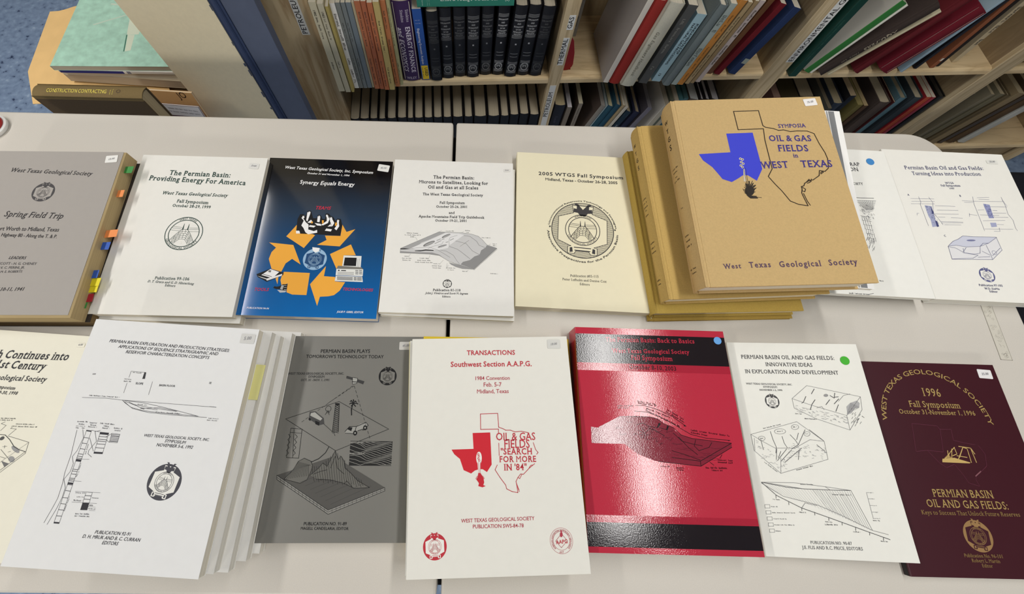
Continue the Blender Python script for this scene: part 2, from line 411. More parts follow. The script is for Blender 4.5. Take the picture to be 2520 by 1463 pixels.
# beige end panel with blue painted edge that stands before the bookcase end
BEIGE = mat('beige_panel_paint', (232, 219, 186), .6, .3, noise=.03, nscale=120, bump=.05, bscale=600)
room_box('wall_end', (-.697, -.508, 1.03, 1.06, 0, 1.75), BEIGE)
BLUE = mat('navy_blue_paint', (92, 100, 120), .5, .3, noise=.06, nscale=30)
BLUED = mat('dark_blue_bead', (58, 70, 100), .45, .35)
mb = MB(); mb.box(-.484, -.4145, 1.034, 1.06, 0, 1.75, BLUE); o = mb.build('trim_1', bevel=.001); o['kind'] = 'structure'
mb = MB(); mb.box(-.508, -.4845, 1.032, 1.06, 0, 1.75, BLUED); mb.tube([(-.496, 1.032, .001), (-.496, 1.032, 1.749)], .006, BLUED)
for i in range(26):
    z = .3+i*.047+random.uniform(-.02, .02); wd = random.uniform(.001, .004); mb.box(-.508-wd, -.508, 1.0296, 1.0302, z, z+random.uniform(.004, .016), BLUED)
o = mb.build('trim_2'); o['kind'] = 'structure'

# ---------------------------------------------------------------- folding table
def table():
    TT = mat('speckled_grey_laminate', (206, 201, 192), .42, .35, noise=.03, nscale=700, bump=.03, bscale=900)
    LEG = mat('grey_steel', (110, 110, 112), .4, .5, metal=.6)
    t = thing('folding_table', 'light grey folding table with a center seam, covered with rows of books', 'table', Matrix.Translation((0, .383, 0)))
    def leaf(sx):
        P = []; x0, x1, y0, y1, r = .0030, .905, -.369, .369, .062
        P += [(x0, y0)]+[(x1-r+r*math.cos(a), y0+r+r*math.sin(a)) for a in [math.radians(-90+9*i) for i in range(11)]]+[(x1-r+r*math.cos(a), y1-r+r*math.sin(a)) for a in [math.radians(9*i) for i in range(11)]]+[(x0, y1)]
        P = [(sx*x, y) for x, y in P]; P = P if sx > 0 else P[::-1]
        n = len(P); V = [(x, y, TOP-.036) for x, y in P]+[(x, y, TOP) for x, y in P]
        mb = MB(); mb.mesh(V, [tuple(range(n))[::-1], tuple(range(n, 2*n))]+[(i, (i+1) % n, n+(i+1) % n, n+i) for i in range(n)], TT)
        o = mb.build('table_leaf', t, bevel=.0035); return o
    leaf(1); leaf(-1)
    for sx in (-1, 1):
        mb = MB()
        for y in (-.27, .27): mb.tube([(sx*.72, y, TOP-.037), (sx*.74, y, .012)], .0125, LEG); 
        mb.tube([(sx*.722, -.27, .55), (sx*.722, .27, .55)], .010, LEG); mb.tube([(sx*.74, -.30, .013), (sx*.74, .30, .013)], .0125, LEG)
        mb.build('leg_frame', t)
        mb = MB(); mb.tube([(sx*.724, 0, .52), (sx*.25, 0, TOP-.037)], .008, LEG); mb.build('brace', t)
    mb = MB(); mb.box(-.03, .03, -.3675, .3675, TOP-.042, TOP-.0365, mat('seam_shade_black', (18, 18, 20), .6, .2)); mb.build('seam_backing', t)  # black strip added under the seam, stands in for shade in the gap
table()
# clear tape left on the table
mb = MB(); TP = mat('clear_tape', (208, 204, 192), .18, .5); TPE = mat('clear_tape_edge', (160, 155, 144), .3, .4)
mb.box(-.0085, .0085, -.045, .045, 0, .00012, TP)
for b in ((-.009, -.0083, -.0455, .0455), (.0083, .009, -.0455, .0455), (-.009, .009, .0448, .0455), (-.009, .009, -.0455, -.0448)): mb.box(*b, 0, .0002, TPE)
rr = random.Random(3)
for i in range(38): ring(mb, (rr.uniform(-.006, .006), rr.uniform(-.042, .042)), .0016, .0020, TPE, lambda x, y: (x, y, .00016), rr.uniform(0, 360), rr.uniform(360, 560), 6)
o = mb.build('tape_strip'); o.matrix_world = Matrix.Translation((0.8524, 0.3700, TOP+.0002)) @ Matrix.Rotation(math.radians(-3.05), 4, 'Z'); tag(o, 'strip of clear tape left on the table top at the right', 'tape')
# tub at the left edge
t = thing('jar_lid', 'white lid with a red center at the far left edge of the table', 'lid', Matrix.Translation((-.8225, .7125, TOP+.0004)))
mb = MB(); mb.lathe([(.0255, 0), (.0262, .001), (.0262, .005), (.0245, .0062)], mat('white_plastic', (228, 228, 226), .4, .4)); mb.build('rim', t, smooth=40)
mb = MB(); mb.lathe([(.0222, .0063), (.0222, .0085), (.0205, .0105)], mat('red_plastic', (168, 36, 36), .4, .4)); mb.build('red_disc', t, smooth=40)

# ---------------------------------------------------------------- bookcase
def woodmat(key, c, c2, sc=(7, 7, .9)):
    m = mat(key, c, .65, .25); nt = m.node_tree; b = nt.nodes['Principled BSDF']; tc = nt.nodes.new('ShaderNodeTexCoord')
    mp = nt.nodes.new('ShaderNodeMapping'); mp.inputs['Scale'].default_value = sc; nt.links.new(tc.outputs['Object'], mp.inputs[0])
    n = nt.nodes.new('ShaderNodeTexNoise'); n.inputs['Scale'].default_value = 3; n.inputs['Detail'].default_value = 5; n.inputs['Distortion'].default_value = 1.2
    nt.links.new(mp.outputs[0], n.inputs['Vector'])
    w = nt.nodes.new('ShaderNodeMath'); w.operation = 'MULTIPLY'; w.inputs[1].default_value = 5.0; nt.links.new(n.outputs['Fac'], w.inputs[0])
    f = nt.nodes.new('ShaderNodeMath'); f.operation = 'PINGPONG'; f.inputs[1].default_value = 1.0; nt.links.new(w.outputs[0], f.inputs[0])
    r = nt.nodes.new('ShaderNodeValToRGB'); r.color_ramp.elements[0].color = lin(c); r.color_ramp.elements[1].color = lin(c2)
    r.color_ramp.elements[0].position = .25
    nt.links.new(f.outputs[0], r.inputs[0]); nt.links.new(r.outputs[0], b.inputs['Base Color']); return m
def bookcase():
    Mb = Matrix(((EU.x, EV.x, 0, 0), (EU.y, EV.y, 0, 1.2), (0, 0, 1, 0), (0, 0, 0, 1)))
    t = thing('bookcase', 'wooden bookcase with labelled uprights standing behind the table', 'bookcase', Mb)
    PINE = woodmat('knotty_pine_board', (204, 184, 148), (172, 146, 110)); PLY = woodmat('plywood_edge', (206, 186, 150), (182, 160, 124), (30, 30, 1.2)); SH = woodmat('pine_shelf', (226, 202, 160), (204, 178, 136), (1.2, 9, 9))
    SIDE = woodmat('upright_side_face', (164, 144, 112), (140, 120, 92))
    H = 1.62
    for (u0, u1, m) in ((-.487, -.366, PINE), (.262, .298, PLY), (.922, .982, PLY), (1.652, 1.712, PLY), (2.30, 2.336, PLY)):
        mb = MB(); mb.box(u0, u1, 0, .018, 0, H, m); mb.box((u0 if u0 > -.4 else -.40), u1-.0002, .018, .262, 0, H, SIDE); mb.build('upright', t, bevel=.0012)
    for (a, b) in ((-.3655, .2617), (.2983, .9217), (.9823, 1.6517), (1.7123, 2.2997)):
        for z, th in ((ZLOW, .022), (ZUP, .0205), (TOP+.05, .02), (1.18, .02), (1.60, .02)):
            mb = MB(); r = .007
            pr = [(.262, z-th), (.004, z-th), (.002, z-th+.002), (.002, z-r), (.002+r*.3, z-r*.3), (.002+r, z), (.262, z)]
            n = len(pr); V = [(a, v, q) for v, q in pr]+[(b, v, q) for v, q in pr]
            mb.mesh(V, [tuple(range(n)), tuple(range(n, 2*n))[::-1]]+[(i, n+i, n+(i+1) % n, (i+1) % n) for i in range(n)], SH); mb.build('shelf', t)
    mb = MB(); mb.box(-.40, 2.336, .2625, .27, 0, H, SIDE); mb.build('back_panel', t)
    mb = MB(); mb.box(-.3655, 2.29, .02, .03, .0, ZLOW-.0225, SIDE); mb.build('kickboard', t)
    return t
ZUP = TOP-.298; ZLOW = TOP-.64
CASE = bookcase()
def label_strip(txt, u, z0, z1, w, tz0, tz1):
    mb = MB(); m = paper((226, 226, 222), 'satin'); mb.box(u-w/2, u+w/2, -.0006, -.0001, TOP+z0, TOP+z1, m)
    put_text(mb, txt, (tz0, -w*.26), (tz1, -w*.26), 'n', paper((24, 24, 26), 'ink'), lambda a, b: (u-b, -.0008, TOP+a), .92)
    o = mb.build('shelf_label', CASE); o['label'] = 'white paper label reading '+txt
label_strip('THERMAL',0.2834,-0.2556,-0.1764,0.0165,-0.2530,-0.1786)
label_strip('GAS',0.2846,-0.1549,-0.1182,0.0165,-0.1518,-0.1222)
label_strip('PETROLEUM',0.2798,-0.5004,-0.3228,0.0185,-0.4431,-0.3458)
label_strip('PETROLEUM',-0.3988,-0.1562,-0.0234,0.0200,-0.1540,-0.0614)
label_strip('ENVIRONMENTAL GEOLOGY',0.9685,-0.2601,-0.0132,0.0240,-0.2583,-0.0169)
def mw(*v): return Matrix.Translation((0, 0, TOP)) @ Matrix((v[0:4], v[4:8], v[8:12], (0, 0, 0, 1)))
def black(H,t,br):
    """gilt rules, title block and emblem of the black volumes"""
    H*=1000; t*=1000; c=(int(165*br),)*3; c2=(int(185*br),)*3; r=[]
    bar=lambda y,h,a,b,cc: r.append(('L',h,cc,[(-H/2+H*y,t*(a+(b-a)*i/10)) for i in range(11)]))
    for y in (.12,.135,.15,.385,.40,.415): bar(y,.9,.1,.9,c)
    for y,s,a,b in ((.195,'EXPLORATION',.12,.88),(.235,'AND',.36,.64),(.275,'ECONOMICS',.14,.86),(.31,'OF THE',.3,.7),(.345,'PETROLEUM',.14,.86),(.375,'INDUSTRY',.2,.8)): r.append(('T',s,-H/2+H*y,t*a,-H/2+H*y,t*b,'sb',c2,.75))
    bar(.5,4,.47,.53,c2)
    for y in (.64,.685): bar(y,1,.2,.8,c)
    for y in (.77,.785,.8,.905,.92,.935): bar(y,1.1,.12,.9,c)
    r.append(('C',t*.26,t*.34,c,-H/2+H*.855,t*.5)); r.append(('T','IPE',-H/2+H*.865,t*.3,-H/2+H*.865,t*.7,'sb',c))
    return r

# ---------------------------------------------------------------- books on the table, then on the shelves (print is laid out in millimetres)
guide=book('guidebook','grey field trip guidebook with colored index tabs, topmost at the left edge','booklet',mw(.99984,-.01777,0,-.63418,.01777,.99984,0,.4911,0,0,1,.024),.2159,.2746,.0220,cover=(168, 163, 158),pg=(176, 156, 116),pin=-.004,
 art=[('T','West Texas Geological Society',-57.29,98.05,70.14,91.81,'ri',(52,50,52)),('S',6.68,61.14,16.93,(70,68,70),(168,163,158),'full',0),('T','Spring Field Trip',-37.53,17.82,51.2,14.54,'ri',(52,50,52)),('T','Fort Worth to Midland, Texas',-41.33,-5.74,52.53,-7.4,'sn',(52,50,52)),('T','Highway 80 - Along the T. & P.',-28.79,-15.89,53.3,-18.5,'sn',(52,50,52)),('T','LEADERS',-4.21,-52.57,20.13,-52.88,'si',(52,50,52)),('T','H. P. PRESCOTT - H. G. CHENEY',-35.1,-61.56,38.73,-61.67,'s',(90,88,88)),('T','V. C. PERINI, JR.',-10.07,-68.15,24.44,-67.6,'s',(90,88,88)),('T','M. E. ROBERTS',-7.72,-74.37,22.92,-73.84,'s',(90,88,88)),('T','MAY 10-11, 1941',-13.82,-102.08,35.57,-101.34,'rbi',(52,50,52))],
 stickers=[('price_sticker',92.7,123.37,18.43,13.59,5.8,(232,232,228),[('T','15.00',-4.98,-2.17,4.61,-.82,'i',(140,140,146))],None)])
book('guidebook','dark taped guidebook underneath the grey field trip guidebook','booklet',mw(.99984,-.01777,0,-.62411,.01777,.99984,0,.48728,0,0,1,.0003),.2159,.2746,.0232,cover=(54, 48, 44),pg=(120, 100, 70),pin=.001)
tab(guide,'green tab',.1157,.1080,.0160,.0210,.0125,-.040,(60, 145, 70))
tab(guide,'orange tab',.1124,.0639,.0148,.0210,.0125,.000,(245, 150, 85))
tab(guide,'orange tab',.1212,-.0056,.0136,.0210,.0125,.040,(245, 150, 85))
tab(guide,'blue tab',.1148,-.0259,.0124,.0210,.0125,-.020,(50, 95, 190))
tab(guide,'blue tab',.1104,-.0716,.0112,.0210,.0125,.020,(50, 95, 190))
tab(guide,'yellow tab',.1132,-.0831,.0100,.0260,.0125,-.040,(235, 220, 40))
tab(guide,'yellow tab',.1116,-.0930,.0088,.0260,.0125,.000,(235, 220, 40))
tab(guide,'red tab',.1104,-.1074,.0076,.0210,.0125,.040,(175, 35, 55))
tab(guide,'green tab',.1039,-.1164,.0064,.0210,.0125,-.020,(60, 150, 70))
book('book','white paperback with a round green emblem, Providing Energy For America','book',mw(.99999,.00466,-0,-.41469,-.00466,.99999,0,.50258,0,0,1,.0132),.2080,.2785,.0128,cover=(233, 232, 226),
 art=[('T','The Permian Basin:',-50.41,100.96,50.06,98.97,'rb',(48,72,66)),('T','Providing Energy For America',-80.26,89.91,77.97,84.89,'rb',(48,72,66)),('T','West Texas Geological Society',-51.83,63.87,53.23,61.59,'rbi',(48,72,66)),('T','Fall Symposium',-24.59,49.28,26.26,47.36,'rb',(48,72,66)),('T','October 28-29, 1999',-29.46,41.26,31.65,39.67,'rb',(48,72,66)),('S',.79,-5.65,28.97,(48,72,66),(233,232,226),'round',-3),('T','Publication 99-106',-22.62,-83.42,28.8,-84.02,'rb',(80,95,92)),('T','D. T. Grace and G. D. Hinterlong',-31.86,-88.36,36.8,-90.86,'rbi',(90,100,98)),('T','Editors',-4.73,-94.25,10.93,-94.91,'rb',(90,100,98))],
 stickers=[('price_sticker',84.39,122.3,16.52,10.67,-4.6,(222,222,218),[('T','Free',-4.46,-1.71,4.13,-.64,'i',(140,140,146))],None)])
book('book','white paperback copy lying under the Providing Energy For America book','book',mw(.99989,.01514,-0,-.40871,-.01514,.99989,0,.49755,0,0,1,.0002),.2080,.2785,.0126,cover=(233, 232, 226))
book('book','glossy blue and black paperback with an orange recycling arrows design','book',mw(.99994,.01134,-0,-.20891,-.01134,.99994,0,.50765,0,0,1,.0005),.2101,.2803,.0175,cmat=mat('gloss_blue_print',(20,70,120),.09,.5,gradient=(-.14,.14,((0,(20,105,178)),(.18,(20,92,158)),(.42,(28,72,116)),(.62,(42,60,82)),(.8,(34,38,46)),(.9,(14,14,18))))),pg=(214, 208, 198),
 art=[('T','West Texas Geological Society, Inc. Symposium',-76.11,119.2,73.4,113.96,'sbi',(240,240,240)),('T','October 31 and November 1, 1994',-36.76,109.69,34.24,107.33,'sbi',(240,240,240)),('T','Synergy',-45.69,90.1,-14.37,89.04,'sb',(240,240,240)),('T','Equals',-12.22,88.87,14.46,89.13,'sbi',(240,240,240)),('T','Energy',17.42,89.24,45.13,88.3,'sb',(240,240,240)),('T','TEAMS',-12.84,42.27,12,42.12,'sbi',(200,45,70)),('T','TOOLS',-82.58,-101.51,-60.84,-101.46,'sbi',(200,45,70)),('T','TECHNOLOGIES',49.86,-96.63,95.53,-97.12,'sbi',(200,45,70)),('A',1,(238,170,62),[(-36.72,13.63),(-50.52,-8.56),(-19.63,-28.02),(-5.58,-4.84),(-22.58,1.77)]),('A',1,(238,170,62),[(35.11,15.46),(43.2,2.64),(56.63,8.19),(35.79,-23.31),(.18,-21.71),(13.79,-12.74),(10.13,-5),(34.6,-4.86)]),('A',1,(238,170,62),[(-75.23,-20.08),(-36.81,-23.27),(-19.97,-56.33),(-34.55,-47.25),(-43.12,-55.06),(-47.34,-69.39),(-62.89,-65.2),(-70.41,-48.46),(-68.3,-36.66),(-62.88,-28.8)]),('A',1,(238,170,62),[(52.97,-19.19),(62.82,-37.75),(44.08,-38.39),(44.28,-58.94),(36.01,-61.93),(22.58,-37.04)]),('A',1,(238,170,62),[(-43.06,-69.25),(-3.55,-69.96),(-2.9,-106.08),(-24.42,-105.86),(-33.46,-102.53),(-34.17,-88.21),(-42.54,-92.42),(-46.02,-83.33),(-44.9,-72.66)]),('A',1,(238,170,62),[(19.31,-57.74),(18.68,-74.58),(36,-75.35),(36.39,-82.63),(52.17,-83.44),(45.72,-97.41),(38.23,-104.77),(30.08,-106.97),(17.56,-108.01),(15.58,-122.74),(-.38,-88.43)]),('A',1,(238,170,62),[(-53.79,-80.93),(-50.27,-76.84),(-49.3,-90.01)]),('A',2,(22,22,24),[(-33.54,-2.94),(-36.55,1.28),(-37.94,23.15),(-35.3,32.15),(-30.14,32.34),(-25.79,29.52),(-24.64,38.53),(-18.81,38.74),(-15.7,31.37),(-13.49,25.51),(-7.7,25.72),(-6.66,31.7),(-1.27,30.41),(1.54,24.57),(6.05,24.73),(5.83,35.14),(11.12,34.58),(14.33,30.23),(18.42,28.89),(23.3,21.66),(25.28,26.17),(31.18,25.64),(34.92,13.99),(33.92,-4.6),(-3.9,-3.34)]),('A',3,(240,240,240),[(-29.97,11.68),(-27.57,20.57),(-32.26,25.57),(-30.51,26.68),(-23.89,17.76),(-18.7,13.54),(-17.95,4.83),(-8.59,2.26),(-3.83,4.6),(-2.81,-.42),(-16.58,-3.78),(-21.59,-.36),(-26.06,7.45)]),('A',3,(240,240,240),[(-23.9,25.88),(-24.28,36.29),(-19.22,37.22),(-19.28,33.48),(-20.57,25.25),(-21.56,19.31),(-23.83,21.44)]),('A',3,(240,240,240),[(-32.09,30.04),(-27.84,30.19),(-27.51,25.75),(-29.97,23.44)]),('A',3,(240,240,240),[(-6.58,29.47),(-2.56,30.36),(-2.16,25.92),(-2.08,18.54),(-6.05,19.13)]),('A',3,(240,240,240),[(5.51,32.89),(9.39,33.03),(10.67,28.61),(13.13,24.99),(11.61,17.56),(3.91,12.89),(1.14,14.25),(9.15,21.15),(8.3,27.04)]),('A',3,(240,240,240),[(12.61,28.68),(16.48,28.82),(17.74,24.41),(21.88,17.93),(19.48,11.98),(11.91,10.98),(15.77,15.51),(13.98,23.54)]),('A',3,(240,240,240),[(24.93,23.93),(28.8,24.07),(28.94,18.18),(30.37,12.37),(26.87,4.96),(23.29,7.74),(26.77,15.16)]),('A',3,(240,240,240),[(-16.67,12.88),(-6.85,11.77),(-9.6,8.76),(-18.12,9.91)]),('A',3,(240,240,240),[(10.47,7.58),(19.61,6.45),(18.25,2.49),(8.49,3.59)]),('A',3,(240,240,240),[(-9.56,16.8),(.28,15.69),(2.1,12.09),(-5.04,12.57)]),('A',3,(240,240,240),[(-36.93,1.99),(-31.59,2.18),(-29.49,-2.8),(-35.82,-3.02)]),('A',3,(240,240,240),[(-16.89,22.43),(-13.22,19.61),(-14.68,16.62),(-21.2,17.12)]),('A',4,(238,170,62),[(1.22,22.34),(4.5,22.02),(4.51,15.84),(2.35,16.49)]),('A',4,(22,22,24),[(-27.74,29),(-27.87,27.94),(-28.56,27.14),(-29.62,26.82),(-30.78,27.06),(-31.72,27.8),(-32.19,28.84),(-32.07,29.91),(-31.38,30.71),(-30.31,31.03),(-29.15,30.79),(-28.21,30.05)]),('A',5,(240,240,240),[(-28.05,27.36),(-28.07,26.3),(-28.45,25.51),(-29.1,25.21),(-29.84,25.46),(-30.47,26.21),(-30.83,27.26),(-30.82,28.32),(-30.44,29.1),(-29.79,29.41),(-29.05,29.15),(-28.41,28.4)]),('A',4,(22,22,24),[(-19.49,37.36),(-19.61,36.36),(-20.26,35.61),(-21.26,35.31),(-22.34,35.54),(-23.22,36.23),(-23.66,37.21),(-23.54,38.22),(-22.89,38.97),(-21.89,39.27),(-20.8,39.05),(-19.93,38.35)]),('A',5,(240,240,240),[(-19.75,35.71),(-19.77,34.71),(-20.13,33.97),(-20.74,33.68),(-21.43,33.92),(-22.03,34.63),(-22.36,35.61),(-22.34,36.61),(-21.98,37.35),(-21.37,37.64),(-20.68,37.4),(-20.08,36.69)]),('A',4,(22,22,24),[(-2.4,30.22),(-2.53,29.22),(-3.18,28.48),(-4.18,28.17),(-5.26,28.4),(-6.13,29.09),(-6.56,30.07),(-6.43,31.06),(-5.78,31.81),(-4.78,32.11),(-3.7,31.89),(-2.83,31.19)]),('A',5,(240,240,240),[(-2.68,28.57),(-2.7,27.58),(-3.07,26.85),(-3.68,26.56),(-4.37,26.8),(-4.95,27.5),(-5.28,28.48),(-5.25,29.47),(-4.88,30.2),(-4.27,30.49),(-3.58,30.25),(-3,29.55)]),('A',4,(22,22,24),[(9.76,32.44),(9.62,31.38),(8.91,30.57),(7.84,30.25),(6.68,30.49),(5.75,31.24),(5.3,32.28),(5.45,33.35),(6.15,34.16),(7.23,34.48),(8.38,34.24),(9.31,33.49)]),('A',5,(240,240,240),[(9.42,30.79),(9.39,29.73),(8.99,28.94),(8.33,28.63),(7.59,28.89),(6.97,29.64),(6.63,30.69),(6.66,31.75),(7.06,32.55),(7.72,32.86),(8.46,32.6),(9.08,31.84)]),('A',4,(22,22,24),[(17.35,28.25),(17.21,27.26),(16.55,26.52),(15.55,26.21),(14.47,26.44),(13.61,27.13),(13.19,28.1),(13.33,29.1),(13.99,29.84),(14.99,30.15),(16.07,29.92),(16.93,29.23)]),('A',5,(240,240,240),[(17.06,26.61),(17.02,25.62),(16.65,24.89),(16.03,24.6),(15.35,24.84),(14.77,25.54),(14.46,26.52),(14.49,27.5),(14.87,28.24),(15.48,28.53),(16.17,28.29),(16.75,27.59)]),('A',4,(22,22,24),[(28.7,23.92),(28.55,22.93),(27.89,22.19),(26.89,21.89),(25.82,22.11),(24.96,22.8),(24.55,23.77),(24.7,24.76),(25.36,25.5),(26.36,25.8),(27.44,25.58),(28.29,24.89)]),('A',5,(240,240,240),[(28.4,22.28),(28.36,21.3),(27.98,20.57),(27.37,20.28),(26.68,20.52),(26.11,21.22),(25.81,22.19),(25.85,23.17),(26.22,23.91),(26.84,24.19),(27.52,23.95),(28.1,23.25)]),('A',4,(22,22,24),[(-14.49,22.07),(-14.62,21.09),(-15.26,20.35),(-16.25,20.05),(-17.33,20.27),(-18.2,20.96),(-18.63,21.92),(-18.51,22.91),(-17.86,23.65),(-16.87,23.95),(-15.79,23.73),(-14.92,23.04)]),('A',5,(240,240,240),[(-14.76,20.44),(-14.78,19.46),(-15.14,18.73),(-15.74,18.45),(-16.43,18.68),(-17.02,19.38),(-17.34,20.35),(-17.32,21.33),(-16.96,22.06),(-16.36,22.34),(-15.67,22.11),(-15.08,21.41)]),('A',4,(238,170,62),[(-14.61,20.3),(-12.09,18.18),(-13.26,15.79),(-15.96,16.57)]),('A',4,(238,170,62),[(23.6,19.46),(26.12,18.08),(25.89,12.21),(23.12,13.57)]),('L',.68,(22,22,24),[(-17.04,-.92),(-22.71,10.48),(-20.39,12.02)]),('L',.69,(22,22,24),[(15.25,19.16),(17.36,13.37)]),('L',.7,(22,22,24),[(-23.04,32.6),(-20.57,25.25)]),('A',2,(225,226,222),[(44.12,-38.67),(71.98,-38.83),(72.95,-60.03),(44.13,-59.63)]),('A',3,(22,22,24),[(46.45,-42.18),(64.85,-42.11),(65.3,-56.21),(46.15,-56.17)]),('L',.53,(150,150,150),[(66.68,-43.84),(67.52,-58.17)]),('L',.52,(150,150,150),[(69.18,-43.76),(69.99,-58.09)]),('A',2,(225,226,222),[(35.97,-61.66),(77.18,-61.24),(77.63,-72.65),(36.21,-72.4)]),('A',2,(120,118,110),[(37.75,-56.45),(73.95,-57.96),(77.18,-61.24),(35.97,-61.66)]),('L',.64,(120,120,120),[(38.59,-67.23),(63.27,-67.09)]),('L',.64,(120,120,120),[(38.84,-69.1),(63.5,-68.96)]),('L',.64,(120,120,120),[(39.06,-70.7),(63.7,-70.57)]),('A',3,(110,110,112),[(65.25,-62.99),(69.97,-63.1),(69.88,-64.45),(65.29,-64.33)]),('A',3,(110,110,112),[(65.57,-65.67),(70.28,-65.78),(70.2,-67.13),(65.61,-67.01)]),('A',3,(110,110,112),[(65.9,-68.35),(70.6,-68.46),(70.51,-69.81),(65.93,-69.69)]),('A',3,(110,110,112),[(71.04,-62.79),(75.77,-62.91),(75.67,-64.26),(71.08,-64.14)]),('A',3,(110,110,112),[(71.36,-65.48),(76.08,-65.59),(75.98,-66.94),(71.4,-66.82)]),('A',3,(110,110,112),[(71.68,-68.16),(76.38,-68.27),(76.29,-69.62),(71.71,-69.5)]),('A',3,(22,22,24),[(38.9,-63.18),(41.14,-63.24),(41.16,-65.26),(38.93,-65.2)]),('A',3,(22,22,24),[(43.66,-63.56),(51.08,-63.59),(51.03,-65.07),(43.61,-65.05)]),('A',2,(225,226,222),[(36.58,-73.33),(76.98,-73.47),(78.99,-82.31),(36.05,-81.98)]),('L',1.02,(70,70,72),[(39.06,-75.25),(62.44,-75.41)]),('L',1.03,(70,70,72),[(64.63,-75.21),(68.34,-75.36)]),('L',1.02,(70,70,72),[(69.81,-75.31),(76.22,-75.36)]),('L',1.02,(70,70,72),[(39.33,-77.23),(62.69,-77.4)]),('L',1.02,(70,70,72),[(64.88,-77.2),(68.58,-77.34)]),('L',1.02,(70,70,72),[(70.05,-77.3),(76.45,-77.35)]),('L',1.02,(70,70,72),[(39.6,-79.22),(62.93,-79.39)]),('L',1.02,(70,70,72),[(65.12,-79.18),(68.82,-79.33)]),('L',1.02,(70,70,72),[(70.29,-79.28),(76.68,-79.34)]),('A',2,(22,22,24),[(-84.02,-74.61),(-65.95,-65.3),(-43.43,-70.6),(-43.32,-74.61),(-66.13,-86.62),(-81.76,-78.53)]),('A',3,(240,240,240),[(-64.67,-65.53),(-50.32,-69.89),(-58.78,-80.43),(-76.46,-75.7)]),('A',4,(110,110,110),[(-65.81,-67.32),(-62.38,-67.88),(-63.58,-71.27),(-67.5,-70.06)]),('L',.77,(22,22,24),[(-74.04,-74.28),(-60.49,-77.84)]),('A',3,(230,230,230),[(-82.03,-77.21),(-67.15,-81.37),(-44.9,-72.66),(-45.52,-76.02),(-65.91,-84.63)]),('A',4,(22,22,24),[(-81.84,-78.14),(-67.26,-82.7),(-66.7,-85.58),(-80.28,-79.81)]),('A',2,(22,22,24),[(-54.61,-96.07),(-53.29,-93.42),(-49.55,-93.95),(-46.05,-93.18),(-41.2,-89.75),(-33.94,-89.52),(-33.92,-99.96),(-39.7,-101.44),(-44.61,-97.7),(-50.03,-97.87)]),('A',3,(170,170,170),[(-42.78,-91.11),(-39.04,-91.65),(-40.16,-98.86),(-44.01,-97.68)]),('A',3,(190,190,190),[(-47.99,-99.11),(-33.92,-99.96),(-35.26,-102.59),(-42.95,-103.48)]),('L',.76,(170,170,170),[(-39.04,-91.65),(-35.34,-91.92)]),('L',.75,(170,170,170),[(-38.45,-94.9),(-34.76,-95.17)]),('L',.76,(170,170,170),[(-37.87,-98.13),(-34.19,-98.41)]),('S',.46,-46.49,18.3,(150,185,215),(30,72,118),'full',-3),('A',4,(240,240,240),[(-6.45,-26.16),(4.79,-27.18),(5.01,-32.77),(-.23,-35.45),(-5.21,-31.72)]),('T','PUBLICATION 94-94',-87.72,-129.89,-54.84,-130.27,'sbi',(240,240,240)),('T','JULIE P. GIBBS, EDITOR',46.29,-132.11,85.23,-131.9,'sbi',(240,240,240))],
 stickers=[('price_sticker',90.24,126.06,19.2,13.4,-8.3,(232,232,228),[('T','45.00',-5.19,-2.14,4.8,-.8,'i',(140,140,146))],None)])
